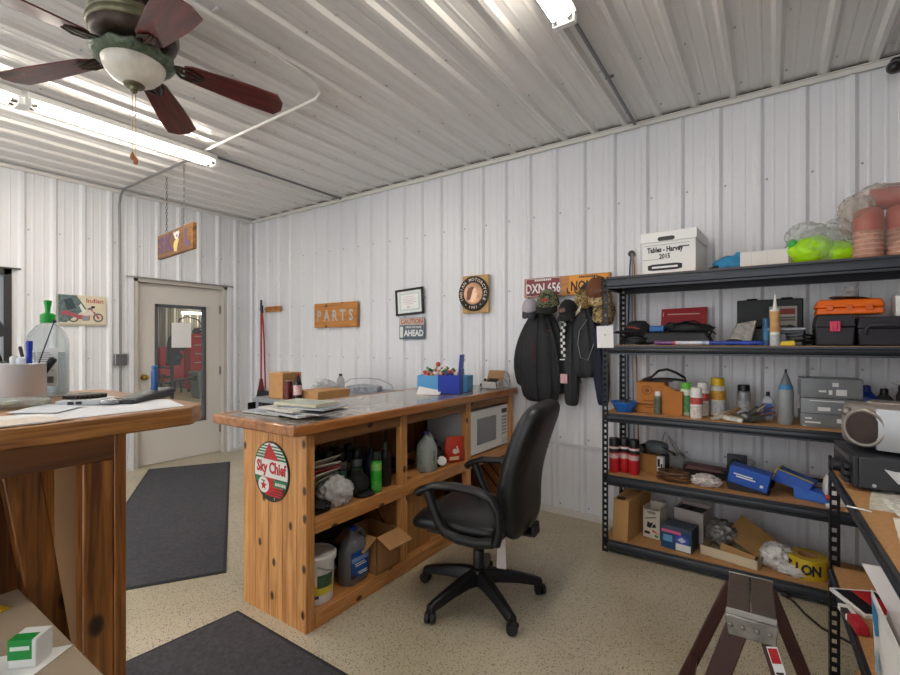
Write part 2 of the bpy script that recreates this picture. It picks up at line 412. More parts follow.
# ================================================================== CEILING FIXTURES
TUBE = mat('fff6ea', .4, emit=TUBE_E if 'TUBE_E' in globals() else 24)
FIXW = mat('e9e9e6', .35)
def strip_light(loc, rz, length, label, group='strip lights on the ceiling'):
    t = thing('fluorescent_light', label, 'ceiling light', loc, rz, group)
    b = MB(); h = length / 2
    b.hexa([(-.066, -h, -.06), (.066, -h, -.06), (.066, h, -.06), (-.066, h, -.06)], [(-.05, -h, -.015), (.05, -h, -.015), (.05, h, -.015), (-.05, h, -.015)])
    b.box((-.012, -h + .1, -.016), (.012, h - .1, 0))
    b.build('housing', FIXW, t, bevel=.004)
    for s in (-1, 1):
        e = MB(); e.box((-.055, s * h - .018, -.105), (.055, s * h + .018, -.06)); e.build('lamp_holder', FIXW, t, bevel=.004)
        u = MB(); u.cyl((s * .032, -h + .045, -.085), (s * .032, h - .045, -.085), .013, seg=10); u.build('tube', TUBE, t)
        for q in (-1, 1):
            k = MB(); k.cyl((s * .032, q * (h - .02), -.085), (s * .032, q * (h - .05), -.085), .0155, seg=10); k.build('tube_cap', CHROME, t)
    return t
strip_light((-3.88, 1.5, ZC - .019), 0, 1.21, 'strip light with glowing tubes, its end beside the chain-hung wooden sign')
strip_light((-3.9, .265, ZC - .019), 0, 1.21, 'strip light cut by the picture edge beyond the fan blade, end to end with another')
strip_light((-.8, 1.50, ZC - .019), 0, 1.21, 'strip light at the top edge of the photo above the office chair')
# the same row of lights goes on over the rest of the room

PIPE = mat('8d8c8a', .35, .6); PIPEL = mat('cfcdc9', .4)
def conduit(pts, r, label, m=PIPE, straps=()):
    b = MB(); b.tube(pts, r, 8)
    for p in straps: b.cbox(p, (.05, .012, .012))
    return tag(b.build('conduit', m), label, 'conduit pipe')
conduit([(-.795, 2.18, ZC - .032), (-.80, 2.8, ZC - .032), (-.81, YB - .06, ZC - .032)], .011, 'grey conduit along the ceiling from a strip light to the back wall', mat('77767a', .4, .5), [(-.8, 2.85, ZC - .012)])
conduit([(-3.885, 2.12, ZC - .032), (-3.885, 2.8, ZC - .032), (-3.885, YB - .06, ZC - .032)], .011, 'grey conduit along the ceiling beyond the long strip light', mat('77767a', .4, .5))
conduit([(-2.2, .6, ZC - .032), (-2.21, 1.06, ZC - .032), (-2.24, 1.55, ZC - .032), (-2.28, 1.86, ZC - .032), (-2.33, 1.945, ZC - .032), (-2.42, 1.985, ZC - .032), (-2.6, 1.99, ZC - .032), (-3.2, 1.995, ZC - .032), (-3.82, 2.0, ZC - .032)], .011, 'pale conduit that bends on the ceiling behind the fan', PIPEL, [(-2.2, 1.2, ZC - .01)])
conduit([(-3.95, 2.02, ZC - .032), (-4.6, 2.025, ZC - .032), (-5.35, 2.03, ZC - .032), (-5.48, 2.03, ZC - .035), (-5.55, 2.03, ZC - .08), (XL + .03, 2.035, ZC - .17), (XL + .03, 2.04, 2.2), (XL + .03, 2.045, 1.25)], .012, 'grey conduit down the wall beside the door to the steel outlet box', PIPE)
conduit([(XL + .03, 2.045, 1.13), (XL + .03, 2.045, .6), (XL + .03, 2.045, .05)], .012, 'grey conduit from the steel outlet box down to the floor', PIPE)
t = thing('outlet_box', 'small grey steel outlet box on the wall beside the door', 'outlet box', (XL + .002, 2.045, 1.19))
b = MB(); b.box((0, -.055, -.06), (.05, .055, .06)); b.build('box', mat('8f9092', .4, .7), t, bevel=.006)
b = MB(); b.box((.05, -.05, -.055), (.053, .05, .055)); b.m(mat('77787a', .4, .7)).mats; b.build('cover', mat('a2a3a5', .35, .7), t, bevel=.004)
for s in (-1, 1):
    b = MB(); b.at((.053, s * .024, 0), (0, PI / 2, 0)); b.lathe([(.017, 0), (.017, .003), (.012, .004)], seg=14); b.build('socket', mat('6e6f72', .5), t)
t = thing('security_camera', 'small black camera on the back wall at the top corner of the photo', 'camera', (.575, YB - .02, 2.90))
b = MB(); b.cyl((0, .02, .03), (0, -.02, .03), .03); b.cyl((0, -.02, .03), (0, -.07, -.01), .012); b.build('mount', BLACKP, t)
b = MB(); b.cyl((.02, -.03, .0), (-.03, -.15, -.05), .035, .035, 16); b.ball((-.03, -.15, -.05), .03, 2); b.build('body', BLACKP, t)

# ceiling fan with light kit
FX, FY = -2.452, .95
fan = thing('ceiling_fan', 'five-blade ceiling fan with cherry blades and a frosted glass bowl light', 'ceiling fan', (FX, FY, ZC))
AGED = mat('6d6a52', .38, .55, var=.25, scale=20); BRONZE = mat('3b3026', .4, .6, var=.3, scale=25); VERD = mat('5d6a58', .5, .35, var=.45, scale=45, bump=.5, bscale=70)
b = MB(); b.lathe([(.04, -.075), (.062, -.06), (.07, -.02), (.07, 0)], seg=28); b.build('canopy', BRONZE, fan)
b = MB(); b.lathe([(.02, -.105), (.03, -.1), (.03, -.085), (.018, -.075), (.018, -.06)], seg=16); b.build('downrod', BRONZE, fan)
b = MB(); b.lathe([(.02, -.098), (.10, -.098), (.15, -.104), (.176, -.118), (.182, -.135), (.178, -.142), (.184, -.150), (.186, -.168), (.182, -.176), (.178, -.18)], seg=40, cap=False); b.build('motor_housing', AGED, fan)
b = MB(); b.lathe([(.178, -.18), (.175, -.20), (.16, -.225), (.13, -.24), (.10, -.245)], seg=40, cap=False); b.build('motor_base', BRONZE, fan)
b = MB(); b.lathe([(.08, -.235), (.105, -.24), (.105, -.265), (.08, -.27)], seg=24); b.build('hub', CHROME, fan)
rg = MB(); rings = []
for i in range(48):
    a = 2 * PI * i / 48; k = .007 * math.sin(12 * a)
    rings.append([((r + (k if j in (1, 2) else 0)) * math.cos(a), (r + (k if j in (1, 2) else 0)) * math.sin(a), z + (k * .6 if j in (1, 2) else 0)) for j, (r, z) in enumerate(((.11, -.262), (.155, -.268), (.172, -.283), (.162, -.300), (.135, -.312), (.11, -.306)))])
rings.append(rings[0]); rg.loft(rings, cap=False); rg.build('light_ring', VERD, fan, weld=True)
b = MB(); b.lathe([(.130, -.305), (.127, -.325), (.116, -.352), (.092, -.380), (.060, -.398), (.035, -.407), (.012, -.41)], seg=36); b.build('glass_bowl', mat('cfc9bd', .3, var=.14, scale=16), fan)
b = MB(); b.lathe([(.04, -.402), (.045, -.408), (.04, -.414), (.018, -.418), (.013, -.428), (.016, -.436), (.009, -.444), (.002, -.448)], seg=20); b.build('finial', AGED, fan)
for dx, dz, n in ((-.016, -.715, 1), (.018, -.745, 2)):
    b = MB(); b.cyl((dx, 0, -.43), (dx, 0, dz), .0012, seg=5); ch = b.build('pull_chain', BRASS, fan)
    b = MB(); b.at((dx, 0, dz)).lathe([(.002, 0), (.007, -.008), (.011, -.024), (.008, -.034), (.002, -.038)], seg=12); b.build('pull_knob', mat('9a5a2a', .4), ch)
CHERRY = wood('3e1214', '6a2420', '250a0a', 'x', .28, 10, False, .35)
A0 = 64.4
for k in range(5):
    a = math.radians(A0 + 72 * k)
    bl = MB()
    n = 14; top = []; bot = []
    rings = []
    for i in range(n + 1):
        u = i / n; r = .205 + .455 * u
        hw = (.052 + .024 * min(1, u * 1.6)) * (1 if u < .93 else math.sqrt(max(.02, 1 - ((u - .93) / .075) ** 2)))
        if u < .06: hw *= .75 + .25 * u / .06
        z = -.288 - .055 * u
        tl_ = .20
        rings.append([(r, -hw, z + hw * tl_ - .004), (r, hw, z - hw * tl_ - .004), (r, hw, z - hw * tl_ + .004), (r, -hw, z + hw * tl_ + .004)])
    bl.loft(rings)
    o = bl.build('blade', CHERRY, fan, rz=a, smooth=30)
    ir = MB()
    ir.tube([(.08, 0, -.252), (.12, 0, -.262), (.16, 0, -.276), (.20, 0, -.286)], [.014, .012, .011, .013], 8, flat=.55)
    for s in (-1, 0, 1):
        ir.tube([(.155, s * .008, -.277), (.19, s * .034, -.293 - s * .006), (.235, s * .036, -.301 - s * .007), (.285, s * .012, -.305)], [.009, .011, .011, .006], 8, flat=.5)
    ir.build('blade_iron', BRONZE, fan, rz=a)

# wooden sign hanging on two chains
SX = -4.55
PLQ = wood('664220', '98692f', '3a2010', 'y', .5, 10, True)
sg = thing('hanging_sign', 'plank sign with purple letters and a horned head, hung by two chains', 'sign', (-4.54, 2.105, 2.30), math.radians(-95.9))
b = MB(); b.hexa([(-.018, -.43, -.115), (.018, -.43, -.115), (.018, .43, -.115), (-.018, .43, -.115)], [(-.018, -.43, .115), (.018, -.43, .115), (.018, .43, .115), (-.018, .43, .115)]); b.build('plank', PLQ, sg, bevel=.004)
b = MB(); PUR = mat('6d5578', .8)
for ch_, y in (('S', -.32), ('K', -.14), ('L', .30)): b.text(ch_, .21, facing((.0195, y, -.0), '+x'), bold=.009, sx=1.3)
b.build('lettering', PUR, sg, smooth=0)
b = MB(); b.m(mat('e8cf86', .6)); b.X = Matrix.Translation((.0195, .07, 0)) @ Matrix.Diagonal((1, 2.0, 1.15, 1))
Mx = lambda pts: [(0, x, z) for x, z in pts]
for poly in ([(-.03, -.075), (.0, -.085), (.012, -.03), (.03, .01), (.0, .02), (-.03, .0), (-.04, -.03)],):
    b.F([b.V(p) for p in Mx(poly)])
b.m(WHITE)
b.F([b.V((.0004, x, z)) for x, z in ellipse(.0, .045, .026, .032, 18)])
b.F([b.V((.0006, x, z)) for x, z in [(.012, .06), (.03, .085), (.034, .055), (.02, .04)]]); b.F([b.V((.0006, x, z)) for x, z in [(-.012, .06), (-.036, .085), (-.036, .055), (-.02, .04)]])
b.m(PUR); b.F([b.V((.0008, x, z)) for x, z in ellipse(.004, .04, .008, .012, 12)])
b.build('emblem', None, sg, smooth=0)
for y in (-.24, .19):
    b = MB(); z = .115; i = 0; zt = ZC - 2.30 - .004
    while z < zt:
        a = PI / 2 * (i % 2)
        pts = [(.008 * math.cos(q) * math.cos(a), y + .008 * math.cos(q) * math.sin(a), z + .017 + .018 * math.sin(q)) for q in [2 * PI * j / 8 for j in range(9)]]
        b.tube(pts, .003, 5, cap=False); z += .029; i += 1
    b.build('chain', mat('6d6d6e', .4, .8), sg)

# ================================================================== WORKSHOP BEYOND THE DOOR
LAMPG = mat('fff3e0', .4, emit=9)
t = thing('shop_light', 'glowing strip light seen through the door glass', 'ceiling light', (-14.3, 7.15, 2.27))
b = MB(); b.box((-.05, -.35, -.0), (.05, .35, .06)); b.build('housing', FIXW, t)
b = MB(); b.box((-.06, -.34, -.05), (.06, .34, -.0)); b.build('diffuser', LAMPG, t)
b = MB(); b.box((-.01, -.3, .06), (.01, -.28, 1.93)); b.box((-.01, .28, .06), (.01, .3, 1.93)); b.build('hanger', STEEL, t)
for xx in (-12, -8.5):  # unseen lamps, added to light the workshop
    t = thing('shop_light', 'added strip light that brightens the workshop, out of view above the door', 'ceiling light', (xx, 4.2, 4.2), 0, 'added workshop ceiling lights')
    b = MB(); b.box((-.08, -.6, -.06), (.08, .6, 0)); b.build('housing', FIXW, t)
    b = MB(); b.box((-.07, -.58, -.1), (.07, .58, -.06)); b.build('diffuser', LAMPG, t)
REDC = mat('b3161a', .4); BLKC = mat('1a1a1c', .6)
t = thing('tool_cabinet', 'tall red tool cabinet seen through the door glass', 'cabinet', (-13.3, 6.9, 0))
b = MB(); b.box((-.3, -.5, .1), (.3, .5, 1.62)); b.build('body', REDC, t, bevel=.01)
for i in range(6):
    b = MB(); b.box((.3, -.46, .16 + i * .24), (.32, .46, .37 + i * .24)); q = b.build('drawer', REDC, t, bevel=.006)
    b = MB(); b.box((.32, -.4, .33 + i * .24), (.34, .4, .35 + i * .24)); b.build('handle', STEEL, q)
for s in (-1, 1):
    b = MB(); b.cyl((0, s * .4 - .02, .05), (0, s * .4 + .02, .05), .05); b.build('caster', BLKC, t)
tag(MB().ball((-13.3, 6.72, 1.68), (.12, .12, .09), 2, .2, 9).build('shop_rag', BLKC), 'dark rag heaped on the tall red cabinet', 'rag')
t = thing('tool_chest', 'low red tool chest standing beside the tall red cabinet', 'cabinet', (-13.5, 6.05, 0))
b = MB(); b.box((-.25, -.3, .35), (.25, .3, 1.25)); b.build('body', REDC, t, bevel=.01)
for i in range(4):
    b = MB(); b.box((.25, -.27, .39 + i * .21), (.265, .27, .57 + i * .21)); b.build('drawer', REDC, t, bevel=.005)
for sx in (-.2, .2):
    for sy in (-.26, .26):
        b = MB(); b.box((sx - .02, sy - .02, 0), (sx + .02, sy + .02, .35)); b.build('leg', BLKC, t)
t = thing('trash_can', 'grey plastic trash can in the workshop behind the glass', 'trash can', (-11.6, 6.0, 0))
b = MB(); GB = mat('6a6d6c', .6)
b.hexa([(-.18, -.17, 0), (.18, -.17, 0), (.18, .17, 0), (-.18, .17, 0)], [(-.23, -.22, .62), (.23, -.22, .62), (.23, .22, .62), (-.23, .22, .62)]); b.build('body', GB, t, bevel=.02)
b = MB(); b.box((-.25, -.24, .6), (.25, .24, .66)); b.build('rim', mat('7a7d7c', .6), t, bevel=.015)
t = thing('work_stand', 'black stand with clamp arms seen through the door glass', 'stand', (-10.6, 4.83, 0))
b = MB(); b.cyl((0, 0, .03), (0, 0, 1.3), .03); b.build('post', BLKC, t)
b = MB()
for k in range(4): b.tube([(0, 0, .06), (.3 * math.cos(k * PI / 2 + .5), .3 * math.sin(k * PI / 2 + .5), .02)], .025, 6)
b.build('base', BLKC, t)
for z, L_, a in ((1.2, .28, .4), (1.02, .36, 2.2), (.82, .3, 4.2), (.55, .42, 1.2), (.48, .4, 3.6), (.62, .36, 5.4)):
    b = MB(); p = (L_ * math.cos(a), L_ * math.sin(a), z + .04); b.tube([(0, 0, z), p], .028, 6); b.ball(p, .06, 1, .2, 8); b.build('arm', BLKC, t)
b = MB(); b.loft([[(x * w_, y * d_, z) for x, y in ellipse(0, 0, 1, 1, 14)] for z, w_, d_ in ((.85, .13, .15), (1.0, .14, .16), (1.3, .12, .14), (1.48, .06, .1), (1.55, .03, .05))])
b.at(); o = tag(b.build('work_jacket', mat('1d2026', .9), loc=(-11.3, 5.18, 0)), 'dark work coat on a pole beyond the door glass', 'coat')
b = MB(); b.cyl((0, 0, 0), (0, 0, 1.58), .015); b.cyl((0, 0, 0), (0, 0, .03), .16, .14); tag(b.build('coat_stand', BLKC, loc=(-11.3, 5.18, 0)), 'thin black pole under the dark work coat', 'stand')
b = MB(); b.tube([(-14.0, 6.55, 1.9), (-14.0, 6.6, 2.05), (-14.0, 6.8, 2.12), (-14.0, 7.1, 2.05), (-14.0, 7.3, 1.8)], .018); b.box((-14.6, 7.28, 1.78), (-13.98, 7.32, 1.82)); tag(b.build('air_hose', BLKC), 'dark hose arched above the red cabinet behind the glass', 'hose')
b = MB(); b.cyl((-12.8, 5.05, 0), (-12.8, 5.05, 4.2), .06); tag(b.build('roof_post', mat('8f8878', .5)), 'tall tan pole in the workshop seen through the glass', 'pole')
# ================================================================== THINGS ON THE WALLS
SIGNW = wood('a8692c', 'cf8f48', '4f2b10', 'x', .5, 8, True)
W0 = YB - .021                    # crest of the wall ribs

# poster of a motorcycle beside the door
p = thing('motorcycle_poster', 'tin poster of a red motorcycle with red script on the wall', 'poster', (XL + .021, 1.722, 1.685))
b = MB(); b.box((0, -.195, -.15), (.003, .195, .15)); b.build('sheet', mat('d8cfb6', .5, var=.06, scale=12), p)
b = MB(); b.at((.0035, 0, 0))
def flat(mb, poly, off=0, m_=None):
    if m_: mb.m(m_)
    mb.F([mb.V((off, x, z)) for x, z in poly])
flat(b, [(-.193, .148), (-.05, .148), (.03, .02), (-.02, -.02), (-.13, -.12), (-.193, -.12)], 0, mat('5f7273', .6, var=.5, scale=40))
flat(b, [(-.15, .10), (-.09, .12), (-.05, .02), (-.12, .0)], .0002, mat('38484c', .6, var=.4, scale=60))
flat(b, [(-.03, .05), (-.015, .07), (.03, -.01), (.005, -.03)], .0003, mat('dfe3da', .6))
flat(b, [(-.193, -.13), (.193, -.13), (.193, -.148), (-.193, -.148)], .0002, mat('b9b39c', .6))
MR = mat('a5515a', .5); GRY = mat('55585a', .5)
def ring(mb, cx, cz, r0, r1, off, m_):
    mb.m(m_); A = [mb.V((off, x, z)) for x, z in ellipse(cx, cz, r0, r0, 24)]; B = [mb.V((off, x, z)) for x, z in ellipse(cx, cz, r1, r1, 24)]
    for i in range(24): mb.F([A[i], A[(i + 1) % 24], B[(i + 1) % 24], B[i]])
ring(b, -.075, -.075, .028, .042, .0004, GRY); ring(b, .128, -.065, .03, .044, .0004, GRY); ring(b, .128, -.065, .0, .012, .0005, MR)
flat(b, [(-.17, -.02), (-.13, -.0), (-.06, -.035), (.02, -.05), (.06, -.045), (.06, -.09), (-.03, -.085), (-.10, -.05), (-.17, -.05)], .0006, MR)
flat(b, [(-.01, -.06), (.05, -.05), (.055, -.1), (0, -.1)], .0008, mat('8f9496', .4))
flat(b, [(.05, .03), (.062, .035), (.13, -.05), (.118, -.06)], .001, MR); flat(b, [(.03, .02), (.08, .035), (.1, .03), (.05, .01)], .0011, GRY); flat(b, [(.07, .05), (.1, .05), (.1, .03), (.07, .03)], .0012, BLACK)
flat(b, [(.03, -.02), (.09, -.0), (.075, -.03), (.03, -.05)], .0012, mat('d7d4cc', .5))
b.build('picture', None, p, smooth=0)
b = MB(); b.text('Indian', .062, facing((.0045, .1, .1), '+x', .0), ext=.0003, bold=.001, sx=1.0); b.build('lettering', mat('b04a48', .6), p, smooth=0)

# long-handled dustpan and brush on a hook board
b = MB(); b.box((-5.30, W0 - .02, 1.755), (-5.00, W0 + .0, 1.825)); hb = thing('hook_board', 'short wooden board on the wall holding the long-handled broom', 'hook board', (-5.15, W0, 1.79))
b2 = MB(); b2.box((-.155, -.02, -.034), (.155, 0, .034)); b2.build('board', SIGNW, hb, bevel=.003); b.bm.free()
for dx in (-.12, -.02, .1):
    b = MB(); b.tube([(dx, -.02, .0), (dx, -.05, -.005), (dx, -.055, .02)], .004, 6); b.build('hook', DKGREY, hb)
REDH = mat('a51c22', .4)
t = thing('broom', 'red-handled broom hanging from the hook board in the corner', 'broom', (-5.33, W0 - .06, .55))
b = MB(); b.cyl((.0, 0, .32), (.0, 0, 1.22), .011); b.build('handle', REDH, t)
b = MB(); b.cyl((0, 0, 1.22), (0, 0, 1.36), .0145, .012); b.build('grip', BLACKP, t)
b = MB(); b.hexa([(-.05, -.02, .2), (.05, -.02, .2), (.05, .02, .2), (-.05, .02, .2)], [(-.014, -.014, .36), (.014, -.014, .36), (.014, .014, .36), (-.014, .014, .36)]); b.build('head', mat('6a1518', .5), t, bevel=.004)
b = MB(); b.hexa([(-.10, -.03, .0), (.09, -.03, .05), (.09, .03, .05), (-.10, .03, .0)], [(-.05, -.018, .22), (.05, -.018, .22), (.05, .018, .22), (-.05, .018, .22)]); b.build('bristles', mat('26302a', .9, bump=.8, bscale=120), t)
t = thing('dustpan', 'upright dustpan with red handle hanging beside the broom', 'dustpan', (-5.24, W0 - .06, .5))
b = MB(); b.tube([(.0, 0, .3), (-.03, 0, .9), (-.065, 0, 1.24)], .010); b.build('handle', REDH, t)
b = MB(); b.tube([(-.065, 0, 1.24), (-.07, 0, 1.34)], .014); b.build('grip', BLACKP, t)
b = MB(); b.box((-.13, -.02, .02), (.13, .02, .26)); b.hexa([(-.13, -.2, 0), (.13, -.2, 0), (.13, .02, 0), (-.13, .02, 0)], [(-.13, -.2, .012), (.13, -.2, .012), (.13, .02, .02), (-.13, .02, .02)]); b.box((-.13, -.16, .01), (-.12, .0, .12)); b.box((.12, -.16, .01), (.13, .0, .12)); b.build('pan', BLACKP, t)

# PARTS sign
t = thing('parts_sign', 'wooden board sign with silver nail-studded letters reading PARTS', 'sign', (-3.99, W0, 1.676))
b = MB(); b.box((-.345, -.035, -.138), (.345, 0, .138)); b.build('board', SIGNW, t, bevel=.006)
b = MB(); LETM = mat('c4c6c8', .35, .6)
for i, ch_ in enumerate('PARTS'): b.text(ch_, .17, facing((-.26 + i * .13, -.037, -.012)), ext=.002, bold=.004, sx=.8)
b.build('letters', LETM, t, smooth=0)

# framed certificate, hung a little askew
t = thing('framed_certificate', 'black-framed certificate hung slightly askew above the caution sign', 'picture frame', (-2.937, W0, 1.773), rot=(0, -math.radians(-3.2), 0))
t.rotation_euler = (0, math.radians(-3), 0)
b = MB(); w_, h_, k = .175, .13, .021
for lo, hi in (((-w_, -.02, -h_), (-w_ + k, 0, h_)), ((w_ - k, -.02, -h_), (w_, 0, h_)), ((-w_, -.02, -h_), (w_, 0, -h_ + k)), ((-w_, -.02, h_ - k), (w_, 0, h_))): b.box(lo, hi)
b.build('frame', BLACKP, t, bevel=.002)
b = MB(); b.box((-w_ + .01, -.008, -h_ + .01), (w_ - .01, -.002, h_ - .01)); b.build('mat_board', mat('e9ece6', .7), t)
b = MB(); b.m(mat('b8cfcd', .7)); b.box((-.125, -.0095, -.085), (.125, -.008, .085)); b.m(PAPER); b.box((-.112, -.0105, -.073), (.112, -.009, .073)); b.build('certificate', None, t, smooth=0)
b = MB()
for i, (w2, z) in enumerate(((.06, .05), (.09, .03), (.07, .012), (.08, -.005), (.05, -.022))): b.box((-w2, -.0115, z - .002), (w2, -.0105, z + .002))
b.box((-.03, -.0115, -.06), (.0, -.0105, -.045)); b.build('print', mat('b9a3a0', .8), t, smooth=0)
b = MB(); b.box((-w_ + k, -.013, -h_ + k), (w_ - k, -.012, h_ - k)); b.build('glazing', glass('ffffff', .05, .02), t, smooth=0)

# caution sign
t = thing('caution_sign', 'weathered tin caution sign below the framed certificate', 'sign', (-2.912, W0, 1.508))
b = MB(); b.box((-.16, -.004, -.107), (.16, 0, .107)); b.build('plate', mat('5b6672', .5, var=.2, scale=12), t, bevel=.0)
b = MB(); b.m(mat('c3b5aa', .6, var=.12, scale=15)); b.box((-.155, -.0055, .035), (.155, -.004, .103)); b.build('band', None, t, smooth=0)
b = MB(); b.text('CAUTION', .062, facing((0, -.006, .068)), bold=.0015, sx=1.0); b.build('red_lettering', mat('b5553f', .6), t, smooth=0)
b = MB(); b.m(mat('e2e4e2', .6)); b.text('HIGH VOLTAGE', .026, facing((.02, -.0045, .012)), bold=.0008, sx=1.05); b.text('AHEAD', .085, facing((.025, -.0045, -.048)), bold=.003, sx=.86)
b.box((-.15, -.0055, -.09), (-.112, -.0045, .02)); b.build('white_lettering', None, t, smooth=0)

# round badge sign on a board
t = thing('round_sign', 'round black and copper sign with a profile face on a board', 'sign', (-2.172, W0, 1.80))
b = MB(); b.box((-.128, -.025, -.168), (.14, 0, .168)); b.build('board', wood('a97f4a', 'caa368', '6a4520', 'z', .6, 8, False), t, bevel=.004)
b = MB(); b.at((-.008, -.025, .005), (PI / 2, 0, 0)); b.lathe([(.155, 0), (.155, .012), (.150, .016), (.002, .016)], seg=48); b.build('disc', mat('1d1712', .45), t)
b = MB(); b.at((-.008, -.0415, .005), (PI / 2, 0, 0)); b.lathe([(.098, -.0005), (.096, .004), (.09, .006), (.086, .003), (.002, .004)], seg=40); b.build('medallion', mat('d9a886', .35, .5, var=.18, scale=22), t)
b = MB(); b.at((-.008, -.0465, .005)); b.m(mat('efc9a8', .4, .3))
face = [(-.012, .06), (.02, .055), (.036, .03), (.038, .012), (.052, -.012), (.04, -.018), (.042, -.034), (.03, -.05), (.008, -.048), (.004, -.075), (-.045, -.07), (-.03, -.03), (-.04, .01), (-.035, .045)]
b.F([b.V((x, 0, z)) for x, z in face]); b.m(mat('7d4a34', .5)); b.F([b.V((x, -.0006, z)) for x, z in [(-.012, .062), (.018, .056), (.0, .03), (-.015, -.02), (-.03, -.06), (-.062, -.05), (-.06, .02), (-.045, .05)]]); b.F([b.V((x, -.0006, z)) for x, z in ellipse(.026, .012, .006, .004, 10)])
b.build('profile', None, t, smooth=0)
b = MB(); b.m(mat('e3d2bd', .5))
def arc_text(mb, txt, r, a0, a1, size, cx, cy, cz, flip=False):
    for i, ch_ in enumerate(txt):
        a = math.radians(a0 + (a1 - a0) * i / max(1, len(txt) - 1))
        if ch_ == ' ': continue
        mb.text(ch_, size, facing((cx + r * math.cos(a), cy, cz + r * math.sin(a)), '-y', (a + PI / 2) if flip else (a - PI / 2)), bold=.0008)
arc_text(b, 'INDIAN MOTORCYCLE', .125, 205, -25, .038, -.008, -.0418, .005)
arc_text(b, '\u2022 1901 \u2022', .125, 232, 308, .034, -.008, -.0418, .005, True)
b.build('lettering', None, t, smooth=0)

# licence plate coat rack
t = thing('coat_rack', 'wooden coat rack board with two licence plates above the jackets', 'coat rack', (-1.36, W0, 1.815))
b = MB(); b.box((-.332, -.02, -.075), (.375, 0, .082)); b.build('board', SIGNW, t, bevel=.003)
def plate(px_, base, ink, big, small, border):
    pl = MB(); pl.box((px_ - .152, -.023, -.07), (px_ + .152, -.0205, .08)); o = pl.build('licence_plate', base, t, bevel=.001)
    q = MB(); q.m(ink); q.text(big, .105, facing((px_, -.0235, -.008)), bold=.0025, sx=.72); [q.box((px_ - .07 + .016 * i, -.0238, .056), (px_ - .058 + .016 * i, -.023, .069)) for i in range(9)]
    for lo, hi in (((-.148, -.066), (-.145, .076)), ((.145, -.066), (.148, .076)), ((-.148, -.066), (.148, -.063)), ((-.148, .073), (.148, .076))):
        q.m(border); q.box((px_ + lo[0], -.0238, lo[1]), (px_ + hi[0], -.023, hi[1]))
    q.build('plate_lettering', None, o, smooth=0)
plate(-.165, mat('7d1a22', .4), WHITE, 'DXN 656', '', WHITE)
plate(.205, mat('e79a1c', .4), INK, 'NON 21', '', mat('d8861a', .4))
for dx in (-.25, -.12, .06, .12, .22, .34):
    b = MB(); b.tube([(dx, -.02, -.055), (dx, -.06, -.06), (dx, -.075, -.045), (dx, -.08, -.02)], .005, 6); b.build('hook', DKGREY, t)

def garment(mb, secs, n=32, seed=0, amp=.019, flat_y=None):
    """Loft ellipse sections (z, cx, cy, rx, ry) into hanging cloth with vertical folds."""
    rings = []
    for z, cx, cy, rx, ry in secs:
        r = []
        for i in range(n):
            a = 2 * PI * i / n
            f = noise.noise(Vector((math.cos(a) * 2.2 + seed, math.sin(a) * 2.2, z * 1.6))) * amp * 1.5 + noise.noise(Vector((math.cos(a) * 5 + seed, math.sin(a) * 5, z * 5))) * amp * .7
            y = cy + (ry + f) * math.sin(a)
            if flat_y is not None: y = min(y, flat_y)
            r.append((cx + (rx + f) * math.cos(a), y, z + .25 * f))
        rings.append(r)
    return mb.loft(rings)
CLOTH = mat('1d1d20', .7, var=.25, scale=10, bump=.25, bscale=90); CLOTH2 = mat('26282b', .65, var=.2, scale=12, bump=.25, bscale=90)
# black zip jacket
j = thing('black_jacket', 'plain black jacket with thin red trim hanging on the coat rack', 'jacket', (-1.525, W0 - .07, 1.66))
b = MB()
garment(b, [(-.77, 0.015, 0, .10, .05), (-.74, .0, 0, .15, .065), (-.62, -.01, 0, .165, .07), (-.42, -.015, 0, .16, .075), (-.25, -.01, 0, .15, .07), (-.12, 0, 0, .115, .06), (-.03, .005, 0, .065, .05), (.02, .005, .005, .04, .035)], seed=2, flat_y=.065); b.build('body', CLOTH, j, sub=1)
b = MB(); garment(b, [(-.70, .165, -.01, .05, .04), (-.6, .17, -.01, .06, .045), (-.4, .15, -.01, .062, .05), (-.22, .115, -.005, .06, .05), (-.1, .07, 0, .05, .045), (-.04, .04, 0, .03, .03)], 20, 5, flat_y=.06); b.build('sleeve', CLOTH, j, sub=1)
b = MB(); garment(b, [(-.66, -.165, .0, .045, .035), (-.5, -.175, .0, .055, .045), (-.36, -.175, .0, .05, .05), (-.2, -.12, .005, .05, .05), (-.1, -.07, .01, .045, .045), (-.04, -.04, .01, .03, .03)], 20, 9, flat_y=.06); b.build('sleeve', CLOTH, j, sub=1)
b = MB(); b.tube([(-.02, -.083, -.27), (-.025, -.089, -.36), (-.02, -.085, -.45)], .0025, 5); b.tube([(.075, -.07, -.20), (.12, -.062, -.195)], .004, 5); b.build('red_trim', mat('6d1a1a', .7), j)
b = MB(); b.tube([(.005, -.065, -.08), (.002, -.08, -.25), (.0, -.09, -.5), (.01, -.08, -.74)], .0035, 5); b.build('zipper', mat('2d2d30', .4, .5), j)
